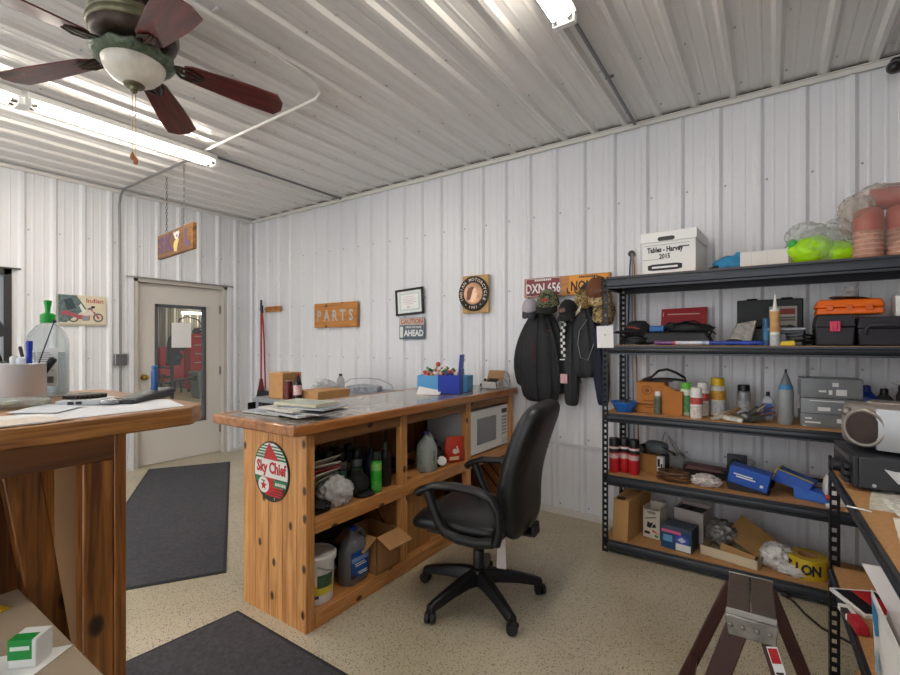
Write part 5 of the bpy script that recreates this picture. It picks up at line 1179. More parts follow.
k = MB(); k.box((-.011, -.006, 0), (.011, .006, .075)); k.build('body', mat('2c5f9e', .35), t, bevel=.004); k = MB(); k.box((-.009, -.005, .075), (.009, .005, .087)); k.build('top', mat('3a76b4', .35), t, bevel=.002)
t = thing('clear_pouch', 'clear pouch with colourful cards lying in front of the steel cup', 'pouch', (-1.44, .30, ZB + .0045), .9)
k = MB(); k.ball((0, 0, .008), (.085, .06, .012), 3, .25, 9, 3, 0); k.build('film', glass('e6ece8', .1, .15), t, smooth=70)
k = MB()
for i, c_ in enumerate(('3f9a5a', '4f74a8', 'c9b34a', '7aa88a', 'b05a68')): k.m(mat(c_, .5)); k.at((-.04 + i * .022, -.01 + (i % 2) * .02, .004 + i * .001), (0, 0, i * .7)); k.cbox((0, 0, 0), (.03, .022, .001))
k.build('cards', None, t, smooth=0)

# desk below with its papers
DKZ = .88
dk = thing('beige_desk', 'beige desk top tucked below the stained bar', 'desk', (0, 0, 0))
b = MB(); b.box((-1.235, -.75, DKZ - .03), (-.42, .275, DKZ)); b.build('desk_top', mat('a4947e', .55, var=.05, scale=5), dk, bevel=.003)
for x in (-1.21, -.46):
    for y in (-.72, .245):
        b = MB(); b.box((x - .02, y - .02, 0), (x + .02, y + .02, DKZ - .03)); b.build('leg', DKGREY, dk)
ZD = DKZ + .0006
sheet('printed_page', 'white printed page under the green and white carton', [(-1.06, .10), (-.93, .273), (-.87, .18), (-1.0, .02)], ZD, PAPER, 'page')
sheet('printed_page', 'printed page corner at the bottom edge of the photo beside the bar', [(-.86, .18), (-.80, .255), (-.74, .16), (-.80, .09)], ZD + .001, PAPER, 'page')
sheet('printed_page', 'grey page beside the yellow label on the desk', [(-1.17, .06), (-1.06, .20), (-.99, .10), (-1.1, -.02)], ZD + .001, mat('c8cace', .7), 'page')
b = MB()
for i in range(4): b.box((-.93 + i * .008, .185, ZD + .001), (-.925 + i * .008, .225, ZD + .0014))
b.bm.free()
t = thing('yellow_label', 'black and yellow label lying at the back of the desk', 'label', (-1.175, .185, ZD), .3)
k = MB(); k.box((-.04, -.05, 0), (.04, .05, .002)); k.build('sheet', mat('c8a81e', .5), t, smooth=0); k = MB(); k.box((-.03, -.03, .002), (.03, .03, .0028)); k.build('dark_panel', BLACKP, t, smooth=0)
t = thing('spark_plug_carton', 'small green and white carton standing on the desk papers', 'carton', (-.935, .222, ZD + .0015), .75)
k = MB(); k.box((-.019, -.018, 0), (.019, .018, .042)); k.build('carton', WHITE, t, bevel=.0015)
k = MB(); k.box((-.0194, -.0184, .013), (.013, .0, .0424)); k.build('green_panel', mat('12923c', .45), t, smooth=0)
k = MB(); k.box((-.016, -.0188, .027), (.010, -.0175, .033)); k.build('white_bar', mat('d8e6da', .5), t, smooth=0)
t = thing('plastic_cup', 'clear plastic cup bottom at the lower picture edge on the desk', 'cup', (-.90, .145, ZD + .0015))
k = MB(); k.lathe([(.012, 0), (.014, .02), (.0145, .02), (.013, .0)], seg=16, cap=False); k.build('shell', glass('e8ecee', .1, .2), t)
# ================================================================== BLACK STEEL SHELVING AGAINST THE BACK WALL
SHM = mat('16171a', .38, .3); SHB = mat('2f3238', .32, .3); DECK = mat('b98a58', .75, var=.14, scale=70)
SX0, SX1, SYF, SYB = -.915, .93, 3.09, 3.548
def post(mb, x, y, z1, dx, dy):
    """Slotted angle post: two flanges with keyhole slots left open."""
    for fx in (0, 1):
        n = 0; z = 0
        if fx == 0:
            a0, a1 = sorted((x, x + dx * .038)); b0, b1 = sorted((y, y + dy * .003))
            mb.box((a0, b0, 0), (a0 + .011, b1, z1)); mb.box((a1 - .011, b0, 0), (a1, b1, z1))
            while z < z1 - .02: mb.box((a0 + .011, b0, z), (a1 - .011, b1, min(z1, z + .019))); z += .038
        else:
            a0, a1 = sorted((x, x + dx * .003)); b0, b1 = sorted((y, y + dy * .038))
            mb.box((a0, b0, 0), (a1, b0 + .011, z1)); mb.box((a0, b1 - .011, 0), (a1, b1, z1))
            while z < z1 - .02: mb.box((a0, b0 + .011, z), (a1, b1 - .011, min(z1, z + .019))); z += .038
def beam_x(mb, x0, x1, y, z, s, h=.06):
    """Rolled shelf beam along x with a raised rounded band; s is the outward y direction."""
    pr = [(.018, 0), (.0, 0), (.0, -.012), (-.007, -.018), (-.010, -h * .5), (-.007, -h + .016), (.0, -h + .010), (.0, -h), (.018, -h)]
    mb.loft([[(x0, y + (-s) * q, z + w) for q, w in pr], [(x1, y + (-s) * q, z + w) for q, w in pr]])
sh = thing('storage_shelf', 'black steel shelving unit with particle board decks on the back wall', 'shelving unit', (0, 0, 0))
for x, dx in ((SX0, 1), (SX1, -1)):
    for y, dy in ((SYF, 1), (SYB, -1)):
        b = MB(); post(b, x, y, 1.80, dx, dy); b.build('upright', SHM, sh, smooth=0)
S4, S3, S2, S1, S0 = 1.80, 1.352, .912, .508, .085
for z, h in ((S4, .075), (S3, .055), (S2, .058), (S1, .066), (S0, .066)):
    b = MB(); b.box((SX0 + .01, SYF + .012, z - .014), (SX1 - .01, SYB - .012, z)); b.build('deck', DECK, sh, smooth=0)
    for y, s in ((SYF, -1), (SYB, 1)):
        b = MB(); beam_x(b, SX0 + .036, SX1 - .036, y, z - .003, s, h); b.build('front_beam' if s < 0 else 'rear_beam', SHB, sh, smooth=30)
    for x, s in ((SX0, 1), (SX1, -1)):
        b = MB(); b.box((min(x, x + s * .018) + .003 * s, SYF + .036, z - h), (max(x, x + s * .018) + .003 * s, SYB - .036, z - .003)); b.build('side_beam', SHB, sh, smooth=0)
e_ = .0006

# ---- top deck
t = thing('file_box', 'white file storage box with a lid and black oval handle on the top shelf', 'storage box', (-.52, 3.37, S4 + e_), -.05)
k = MB(); k.box((-.155, -.2, 0), (.155, .16, .235)); k.build('carton', WHITE, t, bevel=.002)
k = MB(); k.box((-.163, -.208, .205), (.163, .168, .268)); k.build('lid', mat('eeeeec', .5), t, bevel=.002)
k = MB(); k.m(mat('2e2e30', .5)); k.at((-.01, -.2085, .222), (PI / 2, 0, 0)); k.prism([(-.035 + .015 * math.cos(a_), .013 * math.sin(a_)) for a_ in [PI / 2 + PI * i / 8 for i in range(9)]] + [(.035 + .015 * math.cos(a_), .013 * math.sin(a_)) for a_ in [-PI / 2 + PI * i / 8 for i in range(9)]], -.0, .0015); k.build('hand_hole', None, t, smooth=0)
k = MB(); k.m(INK); k.at((0, -.2005, 0)); k.text('Tables - Harvey', .045, facing((-.02, 0, .155)), bold=.0018, sx=.72); k.text('2015', .04, facing((-.02, 0, .112)), bold=.0014, sx=.8); k.at((-.02, -.2005, .045), (PI / 2, 0, 0)); k.prism([(-.10, -.014), (-.07, -.02), (.07, -.02), (.10, -.014), (.10, .014), (.07, .02), (-.07, .02), (-.10, .014)], 0, .0005); k.m(WHITE); k.at((-.02, -.2013, .045)); k.box((-.075, -.0008, -.006), (.075, 0, .006)); k.build('printing', None, t, smooth=0)
k = MB(); k.m(mat('5a5a60', .6)); k.at((.0, -.2005, 0)); k.box((-.15, -.0005, .185), (.12, 0, .187)); k.box((-.15, -.0005, .095), (-.03, 0, .097)); k.box((.06, -.0005, .16), (.12, 0, .168)); k.build('ruled_lines', None, t, smooth=0)
t = thing('blue_gloves', 'bright blue and black work glove beside the white storage box', 'glove', (-.205, 3.27, S4 + e_))
k = MB(); k.ball((0, 0, .045), (.085, .05, .045), 3, .3, 9, 5, 0); k.ball((.045, .01, .075), (.035, .03, .035), 3, .3, 9, 2, 0); k.build('glove', mat('2b84b4', .6, var=.15, scale=30), t, smooth=70)
k = MB(); k.ball((-.055, .01, .02), (.06, .05, .022), 3, .3, 9, 7, 0); k.ball((.075, 0, .055), (.025, .03, .05), 2, .3, 8, 3, 0); k.build('cuff', mat('1d2126', .8), t, smooth=70)
t = thing('white_carton', 'long white carton with a dark framed end on the top shelf', 'carton', (-.02, 3.29, S4 + e_), .0)
k = MB(); k.box((-.13, -.06, 0), (.10, .10, .10)); k.build('carton', mat('e2e0dc', .6), t, bevel=.002)
k = MB(); k.m(mat('8a847a', .7)); k.hexa([(.10, -.06, .0), (.115, -.06, 0), (.115, .1, 0), (.10, .1, 0)], [(.10, -.06, .1), (.115, -.06, .1), (.115, .1, .1), (.10, .1, .1)]); k.m(mat('4a4038', .6)); k.box((.1155, -.055, .005), (.1165, .095, .095)); k.m(mat('c0bcb2', .7)); k.box((.1165, -.04, .018), (.1172, .08, .082)); k.build('end_flap', None, t, smooth=0)
k = MB(); k.m(mat('c9c6c0', .6)); k.box((-.075, -.0605, .002), (-.073, -.06, .098)); k.box((.0, -.0605, .002), (.002, -.06, .098)); k.build('seam', None, t, smooth=0)
LIME = mat('a3e00f', .45, var=.15, scale=14, bump=.4, bscale=30)
t = thing('lime_bag', 'clear plastic bag with bright lime green cloth inside on the top shelf', 'bag', (.225, 3.29, S4 + e_))
k = MB(); k.ball((-.04, -.02, .075), (.115, .09, .085), 4, .14, 7, 4, 0); k.ball((.075, -.01, .055), (.08, .085, .065), 3, .14, 7, 9, 0); k.build('green_cloth', LIME, t, smooth=70)
k = MB(); k.ball((0, .0, .09), (.150, .105, .11), 4, .22, 13, 6, 0, True); k.ball((-.06, .02, .17), (.09, .06, .07), 4, .35, 13, 3, 0, True); k.ball((.075, .02, .17), (.07, .06, .07), 4, .35, 13, 11, 0, True); k.build('film', glass('f4f5f4', .18, .10), t, smooth=80)
for c_, r_ in (((-.125, -.055, .12), (.022, .022, .026)), ((.14, -.05, .085), (.024, .026, .04))):
    k = MB(); k.ball(c_, r_, 2, .2, 8, 2); k.build('green_print', mat('3fae4a', .5), t, smooth=70)
TERRA = mat('b5594a', .4, var=.12, scale=20); TWINE = mat('b78672', .5, var=.22, scale=40, bump=.3, bscale=90)
for x, y, txt in ((.415, 3.22, 'salmon and red wrapped spool beside the lime green bag'), (.545, 3.24, 'salmon and red wrapped spool cut by the picture edge')):
    t = thing('wrapped_spool', txt, 'spool', (x, y, S4 + e_), 0, 'wrapped spools on the top shelf')
    k = MB(); k.lathe([(.058, 0), (.062, .01), (.064, .13), (.062, .145)], seg=28); k.build('wound_base', TWINE, t)
    for i in range(5):
        k = MB(); k.lathe([(.0635, .02 + i * .025), (.065, .024 + i * .025), (.0635, .028 + i * .025)], seg=28, cap=False); k.build('wrap_band', mat('caa595', .35), t)
    k = MB(); k.lathe([(.062, .145), (.064, .2), (.058, .245), (.045, .26), (.002, .262)], seg=28); k.build('red_cone', TERRA, t)
t = thing('wrapped_spool', 'red spool lying across the top of the salmon spools', 'spool', (.48, 3.30, S4 + .264), 0, 'wrapped spools on the top shelf')
k = MB(); k.cyl((-.05, 0, .06), (.12, -.01, .06), .058, .062, 24); k.build('red_cone', TERRA, t)
t = thing('spool_bag', 'clear plastic bag pulled over the red and salmon spools', 'plastic bag', (.47, 3.25, S4 + .12))
k = MB(); k.ball((.0, .0, .10), (.165, .115, .165), 4, .18, 12, 8, None, True); k.ball((-.10, -.02, .15), (.07, .07, .07), 4, .3, 12, 2, None, True); k.build('film', glass('f4f0ec', .18, .08), t, smooth=80)

# ---- second deck (eye height)
t = thing('baseball_hat', 'black cap with red trim on a coil of black cable at the shelf end', 'cap', (-.735, 3.26, S3 + e_))
k = MB(); k.ball((0, .02, .10), (.085, .085, .065), 3, .15, 8, 3); k.build('crown', mat('18181a', .8), t, smooth=70)
k = MB(); k.ball((-.07, -.05, .085), (.07, .05, .012), 3, .1, 8, 1); k.build('bill', mat('1c1c1f', .7), t, smooth=70)
k = MB(); k.tube([(-.05, -.065, .12), (-.01, -.075, .115), (.03, -.07, .105)], .005, 6); k.build('red_trim', mat('8f3a34', .6), t)
k = MB(); pts = [(.10 * math.cos(i * .5) * (1 + .1 * math.sin(i)), .075 * math.sin(i * .5), .008 + .045 * i / 70 + .004 * math.sin(i * 1.7)) for i in range(70)]; k.tube(pts, .0055, 6); tag(k.build('black_cable', BLACKP, loc=(-.735, 3.25, S3 + e_)), 'coil of black cable under the black cap', 'cable')
t = thing('red_folder', 'red booklet standing against the wall behind the black tool bag', 'booklet', (-.49, 3.46, S3 + e_))
k = MB(); k.hexa([(-.14, 0, 0), (.14, 0, 0), (.14, .012, 0), (-.14, .012, 0)], [(-.14, .06, .25), (.14, .06, .255), (.14, .072, .255), (-.14, .072, .25)]); k.build('cover', mat('a8242a', .45), t, smooth=0)
k = MB(); k.m(mat('1d3a44', .5)); k.at((0, .028, .11), (-.24, 0, 0)); k.F([k.V((x, -.002, z)) for x, z in ellipse(0, -.05, .10, .10, 20, 0, PI)]); k.m(mat('d8a9a0', .5)); k.box((-.13, -.003, .09), (-.125, -.002, .12)); k.box((-.1, -.003, .1), (.1, -.002, .108)); k.build('cover_art', None, t, smooth=0)
t = thing('tool_bag', 'black soft tool case with loose straps on the second shelf', 'bag', (-.50, 3.30, S3 + e_), .03)
k = MB(); k.hexa([(-.20, -.10, .012), (.21, -.10, .012), (.21, .10, .012), (-.20, .10, .012)], [(-.18, -.085, .085), (.17, -.085, .085), (.17, .09, .09), (-.18, .09, .09)]); k.build('case', mat('15161a', .6), t, bevel=.012)
k = MB(); k.ball((.06, 0, .11), (.14, .07, .035), 3, .3, 10, 4); k.ball((-.02, .02, .12), (.06, .05, .03), 2, .3, 8, 1); k.build('straps_heap', mat('1a1b1f', .7), t, smooth=70)
k = MB(); k.tube([(-.02, -.05, .13), (.06, -.06, .15), (.15, -.08, .12), (.20, -.09, .08), (.19, -.1, .06)], .012, 8, flat=.4); k.tube([(.02, .0, .14), (.1, -.03, .155), (.19, -.03, .10), (.22, -.05, .07)], .011, 8, flat=.4); k.build('strap', mat('202126', .6), t)
k = MB(); k.box((-.13, -.09, .086), (-.04, .0, .125)); o = k.build('blue_case', mat('1e5f9e', .5), loc=(-.52, 3.30, S3 + e_), bevel=.008); tag(o, 'small blue zip pouch on the black tool case', 'pouch')
for i, (x0, x1, y, r, c_, m2, txt) in enumerate(((-.60, -.44, 3.135, .013, '6a3f7a', 'b04a52', 'purple and red tube lying at the shelf front'), (-.48, -.26, 3.128, .012, 'c9ccd8', '9aa4c2', 'pale lilac tube lying at the shelf front'), (-.30, -.04, 3.125, .012, '1f3f9e', '2a52c0', 'royal blue tube lying at the shelf front'))):
    t = thing('marking_tube', txt, 'tube', ((x0 + x1) / 2, y, S3 + .016), 0)
    k = MB(); h_ = (x1 - x0) / 2; k.cyl((-h_, 0, 0), (h_, 0, 0), r, r, 12); k.build('barrel', mat(c_, .35), t); k = MB(); k.cyl((h_ * .3, 0, 0), (h_ * .5, 0, 0), r * 1.06, r * 1.06, 12); k.build('band', mat(m2, .4), t)
OLV = mat('1c211c', .55)
t = thing('hard_case', 'dark green hard case with its lid raised showing a manual', 'case', (-.01, 3.40, S3 + e_))
k = MB()
for lo, hi in (((-.17, -.11, 0), (.17, .11, .01)), ((-.17, -.11, 0), (.17, -.1, .10)), ((-.17, .1, 0), (.17, .11, .10)), ((-.17, -.11, 0), (-.16, .11, .10)), ((.16, -.11, 0), (.17, .11, .10))): k.box(lo, hi)
k.build('base_shell', OLV, t, bevel=.004)
k = MB(); k.box((-.17, .11, .10), (.17, .14, .285)); k.box((-.12, .115, .285), (-.06, .135, .295)); k.box((.06, .115, .285), (.12, .135, .295)); k.build('lid', OLV, t, bevel=.006)
k = MB(); k.m(mat('b9b2a8', .7)); k.box((.0, .107, .11), (.14, .1095, .24)); k.m(mat('8f3c34', .6)); k.box((.02, .1055, .19), (.13, .107, .225)); k.m(mat('6a6660', .7)); k.box((.02, .1055, .15), (.13, .107, .16)); k.box((.02, .1055, .165), (.13, .107, .175)); k.build('manual', None, t, smooth=0)
k = MB(); k.ball((-.09, -.02, .08), (.06, .06, .05), 2, .4, 9, 1); k.ball((.0, -.03, .09), (.06, .06, .05), 2, .4, 9, 5); k.ball((.09, -.02, .08), (.06, .06, .04), 2, .4, 9, 8); k.build('foam_insert', mat('2c2e30', .7, var=.4, scale=40), t, smooth=60)
t = thing('clear_organizer', 'clear lidded parts tray leaning before the dark green case', 'tray', (.06, 3.22, S3 + e_))
k = MB(); k.box((-.07, -.05, 0), (.085, .06, .07)); k.build('bin', mat('4c5058', .3), t, bevel=.006); k = MB(); k.hexa([(-.085, -.06, .085), (.095, -.06, .085), (.095, .07, .085), (-.085, .07, .085)], [(-.085, -.06, .098), (.095, -.06, .098), (.095, .07, .105), (-.085, .07, .105)]); k.build('lid', mat('8b8f96', .25), t, bevel=.003); k = MB(); k.box((-.07, -.05, .07), (.085, .06, .085)); k.build('rim', mat('2a2c30', .4), t)
t = thing('parts_bag', 'clear bag of small metal parts beside the black tool case', 'parts bag', (-.165, 3.26, S3 + e_))
k = MB(); k.hexa([(-.06, -.05, 0), (.07, -.05, 0), (.07, .06, 0), (-.06, .06, 0)], [(.0, -.02, .13), (.10, -.02, .15), (.10, .05, .15), (.0, .05, .13)]); k.build('film', mat('8f8a84', .3, var=.4, scale=40, bump=.5, bscale=50), t, bevel=.01)
k = MB(); k.ball((-.02, -.04, .02), (.05, .03, .02), 2, .4, 10, 3, 0); k.build('parts', mat('4a4440', .4, .5), t)
t = thing('caulk_tube', 'caulking cartridge with a tan and white label and pointed nozzle', 'caulk tube', (.018, 3.14, S3 + e_))
k = MB(); k.lathe([(.024, 0), (.024, .20), (.02, .203)], seg=24); k.build('cartridge', mat('e6e4de', .45), t); k = MB(); k.lathe([(.0244, .075), (.0244, .19)], seg=24, cap=False); k.build('tan_label', mat('c99a62', .5, var=.2, scale=30), t); k = MB(); k.lathe([(.0245, .0), (.0245, .06)], seg=24, cap=False, sx=1.0); k.build('grey_label', mat('b7b9bc', .5, var=.2, scale=50), t); k = MB(); k.lathe([(.012, .203), (.010, .215), (.003, .285)], seg=14); k.build('nozzle', WHITE, t)
t = thing('blue_tube', 'blue cartridge standing behind the caulking tube', 'tube', (-.02, 3.18, S3 + e_)); k = MB(); k.lathe([(.02, 0), (.02, .15), (.016, .155), (.003, .155)], seg=20); k.build('cartridge', mat('1e4f74', .4), t); k = MB(); k.lathe([(.0206, .03), (.0206, .1)], seg=20, cap=False); k.build('label', mat('2f6a90', .4), t)
t = thing('yellow_tool', 'short yellow utility knife at the shelf front by the caulking tube', 'knife', (.075, 3.13, S3 + e_)); k = MB(); k.hexa([(-.035, -.01, 0), (.035, -.01, 0), (.035, .01, 0), (-.035, .01, 0)], [(-.03, -.008, .022), (.03, -.008, .028), (.03, .008, .028), (-.03, .008, .022)]); k.build('body', YELLOW, t, bevel=.004); k = MB(); k.box((.033, -.005, .006), (.06, .005, .02)); k.build('blade', DKGREY, t)
k = MB(); pts = [(.12 + .07 * math.cos(i * .4), 3.21 + .055 * math.sin(i * .4), S3 + .008 + .06 * i / 60 + .004 * math.sin(i * 1.3)) for i in range(60)]; k.tube(pts, .006, 6); tag(k.build('tool_cable', BLACKP), 'coil of black cable between the yellow knife and the tool box', 'cable')
TBX = mat('232027', .5)
def toolbox(label, loc, w, d, h, latch, rz=0):
    t = thing('tool_box', label, 'tool box', loc, rz)
    k = MB(); k.hexa([(-w / 2 * .92, -d / 2 * .9, 0), (w / 2 * .92, -d / 2 * .9, 0), (w / 2 * .92, d / 2, 0), (-w / 2 * .92, d / 2, 0)], [(-w / 2, -d / 2, h * .6), (w / 2, -d / 2, h * .6), (w / 2, d / 2, h * .6), (-w / 2, d / 2, h * .6)]); k.build('body', TBX, t, bevel=.008)
    k = MB(); k.hexa([(-w / 2 * 1.03, -d / 2 * 1.05, h * .6), (w / 2 * 1.03, -d / 2 * 1.05, h * .6), (w / 2 * 1.03, d / 2, h * .6), (-w / 2 * 1.03, d / 2, h * .6)], [(-w / 2 * .9, -d / 2 * .85, h), (w / 2 * .9, -d / 2 * .85, h), (w / 2 * .9, d / 2, h), (-w / 2 * .9, d / 2, h)]); k.build('lid', mat('2a272e', .5), t, bevel=.008)
    for x, m_ in latch:
        k = MB(); k.box((x - .022, -d / 2 * 1.07 - .008, h * .45), (x + .022, -d / 2 * 1.0, h * .78)); k.box((x - .01, -d / 2 * 1.07 - .014, h * .52), (x + .01, -d / 2, h * .72)); k.build('latch', m_, t, bevel=.003)
    return t
PINKR = mat('d22f5a', .4)
toolbox('black tool box with a hot pink latch under the orange case', (.275, 3.25, S3 + e_), .165, .22, .165, ((.0, PINKR),))
t = toolbox('wide black tool box with a long handle beside the pink-latched box', (.465, 3.26, S3 + e_), .20, .24, .15, ())
k = MB(); k.tube([(-.07, -.13, .06), (-.07, -.15, .09), (-.06, -.152, .105), (.06, -.152, .105), (.07, -.15, .09), (.07, -.13, .06)], .009, 8); k.build('handle', mat('34313a', .5), t)
ORG = mat('ee6c10', .4)
t = thing('orange_case', 'bright orange hard case lying across the black tool boxes', 'case', (.335, 3.27, S3 + .166 + e_), .02)
k = MB(); k.hexa([(-.135, -.08, 0), (.14, -.08, 0), (.14, .08, 0), (-.135, .08, 0)], [(-.13, -.078, .034), (.135, -.078, .034), (.135, .078, .034), (-.13, .078, .034)]); k.build('base_shell', ORG, t, bevel=.008)
k = MB(); k.hexa([(-.14, -.083, .036), (.145, -.083, .036), (.145, .083, .036), (-.14, .083, .036)], [(-.125, -.07, .08), (.13, -.07, .08), (.13, .07, .08), (-.125, .07, .08)]); k.build('lid', ORG, t, bevel=.01)
k = MB()
for x in (-.08, .0, .08): k.box((x - .015, -.086, .02), (x + .015, -.078, .05))
k.build('ridges', mat('d85c08', .4), t, bevel=.003)
t = thing('metal_disc', 'brown metal disc resting on the orange case under a clear jar', 'disc', (.345, 3.27, S3 + .249))
k = MB(); k.X = Matrix.Rotation(.10, 4, 'Y') @ Matrix.Rotation(-.06, 4, 'X'); k.lathe([(.002, .004), (.085, .004), (.085, .0065), (.002, .0065)], seg=40); k.build('disc', mat('6a564a', .35, .6), t)
t = thing('clear_jar', 'small clear jar with orange contents on the orange case', 'jar', (.345, 3.24, S3 + .258))
k = MB(); k.lathe([(.03, 0), (.034, .01), (.034, .03), (.03, .035)], seg=24); k.build('contents', mat('c98a6a', .5, var=.2, scale=40), t); k = MB(); k.lathe([(.036, 0), (.037, .04), (.030, .055), (.028, .055), (.034, .04), (.034, .0)], seg=24, cap=False); k.build('glass', glass('f0f0f0', .05, .2), t)
t = thing('white_carton', 'white carton with a tick mark cut by the picture edge', 'carton', (.575, 3.28, S3 + .151))
k = MB(); k.box((-.055, -.06, 0), (.06, .06, .105)); k.build('carton', WHITE, t, bevel=.002); k = MB(); k.m(mat('55585a', .6)); k.tube([(-.03, -.061, .06), (-.022, -.061, .045), (-.008, -.061, .07)], .0018, 5); k.build('tick_mark', None, t)

# ---- third deck
t = thing('blue_bowl', 'bright blue plastic bowl of odds and ends at the shelf end', 'bowl', (-.80, 3.20, S2 + e_))
k = MB(); k.lathe([(.05, 0), (.054, .004), (.078, .05), (.088, .062), (.088, .066), (.076, .06), (.05, .012), (.002, .01)], seg=36); k.build('shell', mat('1e6fd0', .35), t)
k = MB(); k.ball((0, 0, .045), (.065, .065, .03), 3, .4, 10, 2); k.build('odds_and_ends', mat('5a5a58', .6, var=.6, scale=50), t)
k = MB(); k.tube([(-.03, 0, .06), (.0, -.01, .085), (.03, .01, .06)], .005, 6); k.tube([(-.01, .02, .06), (.03, .03, .09)], .004, 6); k.build('tubing', BLACKP, t)
KR2 = mat('b87434', .8, var=.08, scale=14)
t = thing('printed_carton', 'orange-brown carton with printed lettering and black straps on top', 'cardboard box', (-.625, 3.32, S2 + e_), .05)
k = MB(); k.box((-.11, -.09, 0), (.06, .10, .20)); k.build('carton', KR2, t, bevel=.002)
k = MB(); k.m(mat('7a4a22', .8)); k.at((-.025, -.0905, .145), (PI / 2, 0, 0)); k.prism(ellipse(-.02, 0, .032, .03, 24), 0, .0004); k.m(KR2); k.prism(ellipse(-.02, 0, .026, .024, 24), .0004, .0007); k.m(mat('7a4a22', .8)); k.prism(ellipse(-.02, 0, .014, .014, 20), .0007, .001); k.at((0, -.0905, 0)); k.box((-.07, -.0005, .075), (.02, 0, .083)); k.box((-.095, -.0005, .048), (.03, 0, .06)); k.box((-.06, -.0005, .032), (.01, 0, .038)); k.build('printing', None, t, smooth=0)
t = thing('plain_carton', 'plain orange-brown carton half open beside the printed carton', 'cardboard box', (-.51, 3.26, S2 + e_), -.05)
k = MB(); k.box((-.06, -.06, 0), (.06, .08, .15)); k.build('carton', KR2, t, bevel=.002); k = MB(); k.hexa([(-.06, -.06, .15), (.02, -.06, .15), (.02, -.057, .15), (-.06, -.057, .15)], [(-.06, -.03, .19), (-.0, -.02, .165), (-.0, -.017, .165), (-.06, -.027, .19)]); k.build('flap', KR2, t, smooth=0)
k = MB(); k.box((-.68, 3.28, S2 + .202), (-.53, 3.38, S2 + .216)); k.tube([(-.70, 3.26, S2 + .21), (-.64, 3.25, S2 + .235), (-.60, 3.25, S2 + .275), (-.55, 3.26, S2 + .285), (-.50, 3.27, S2 + .265), (-.45, 3.27, S2 + .235), (-.44, 3.27, S2 + .215), (-.50, 3.26, S2 + .222), (-.58, 3.25, S2 + .225), (-.66, 3.25, S2 + .215)], .008, 8); tag(k.build('black_straps', BLACKP), 'tangle of black straps lying over the printed carton', 'strap')
spray_can('grey_spray', 'slim grey-labelled bottle with a white cap before the plain carton', (-.595, 3.20, S2 + e_), mat('6a6e66', .4), mat('d6d6d2', .4), .145, .022, None, None, 'bottle', 0, ((.1, .7, mat('55604f', .5, var=.4, scale=60)),))
spray_can('green_bottle', 'white bottle with a green label and lime cap behind the white cans', (-.44, 3.26, S2 + e_), mat('cfd8cc', .4), mat('6abf3a', .4), .205, .034, None, None, 'bottle', 0, ((.1, .62, mat('5a9a62', .5, var=.5, scale=40)),))
def red_label_can(label, loc):
    return spray_can('white_can', label, loc, mat('e8e6e2', .4), mat('eeece8', .4), .185, .034, None, 'white cans with red labels', 'spray can', 0, ((.46, .68, mat('c04a44', .45, var=.35, scale=40)), (.10, .40, mat('d8cfc8', .5, var=.25, scale=70))))
red_label_can('white can with a red label standing at the front of the shelf', (-.373, 3.17, S2 + e_))
o = red_label_can('white can with a red label standing just behind its twin', (-.352, 3.30, S2 + e_)); o.scale = (1, 1, 1.12)
t = spray_can('yellow_cap_can', 'white can with a yellow cap and orange label', (-.277, 3.37, S2 + e_), mat('dcdad2', .4), mat('e2bf12', .4), .235, .043, None, None, 'spray can', 0, ((.42, .66, mat('d9a23a', .5, var=.35, scale=40)), (.10, .38, mat('c9ccd0', .5, var=.25, scale=70))))
spray_can('silver_can', 'silver-grey spray can with a black cap beyond the scrap parts', (-.14, 3.42, S2 + e_), mat('a4a8ac', .35, .4), BLACKP, .195, .038, None, None, 'spray can', 0, ((.08, .5, mat('b9bcc0', .4, var=.3, scale=60)),))
t = thing('scrap_parts', 'heap of small metal brackets and hose fittings on the shelf front', 'metal parts', (-.15, 3.20, S2 + e_))
k = MB(); k.at((-.09, 0, .02), (.1, -.45, .3)); k.box((-.06, -.02, -.008), (.06, .02, .012)); k.build('bracket', mat('b5ae9c', .5), t, bevel=.003)
k = MB(); k.at((-.04, -.01, .05), (.2, -.5, .4)); k.box((-.05, -.015, -.006), (.05, .015, .006)); k.build('bracket', mat('7a5a40', .5), t, bevel=.003)
k = MB(); k.at((-.03, -.05, .016), (0, .1, -.1)); k.box((-.05, -.03, -.012), (.05, .03, .012)); k.build('label_packet', mat('cfc9be', .6, var=.3, scale=40), t, bevel=.003)
k = MB(); k.cyl((.03, -.03, .03), (.09, .02, .075), .018, .018, 12); k.cyl((.05, -.05, .022), (.12, -.02, .03), .02, .016, 12); k.ball((.03, -.04, .03), (.035, .03, .03), 2, .3, 9, 2); k.build('fitting', mat('6d706e', .35, .7, var=.4, scale=50), t)
k = MB(); k.cyl((.08, -.02, .06), (.12, .01, .10), .012, .012, 12); k.cyl((.0, .03, .02), (.1, .06, .05), .016, .012, 12); k.build('fitting', CHROME, t)
k = MB(); k.cyl((.02, -.05, .008), (.17, .03, .06), .007, .007, 8); k.cyl((.03, -.04, .01), (.16, .06, .085), .005, .005, 8); k.build('rod', mat('6a4636', .5), t)
bottle('glue_bottle', 'small clear bottle with a blue label and black cap', (-.015, 3.34, S2 + e_), mat('c5ccd2', .3, alpha=.7), BLACKP, .165, .06, .04, mat('3a5fae', .5, var=.4, scale=40), 0, None, 'bottle', .25)
t = thing('grey_bottle', 'grey cone-topped bottle with a blue collar and black tip', 'bottle', (.068, 3.22, S2 + e_))
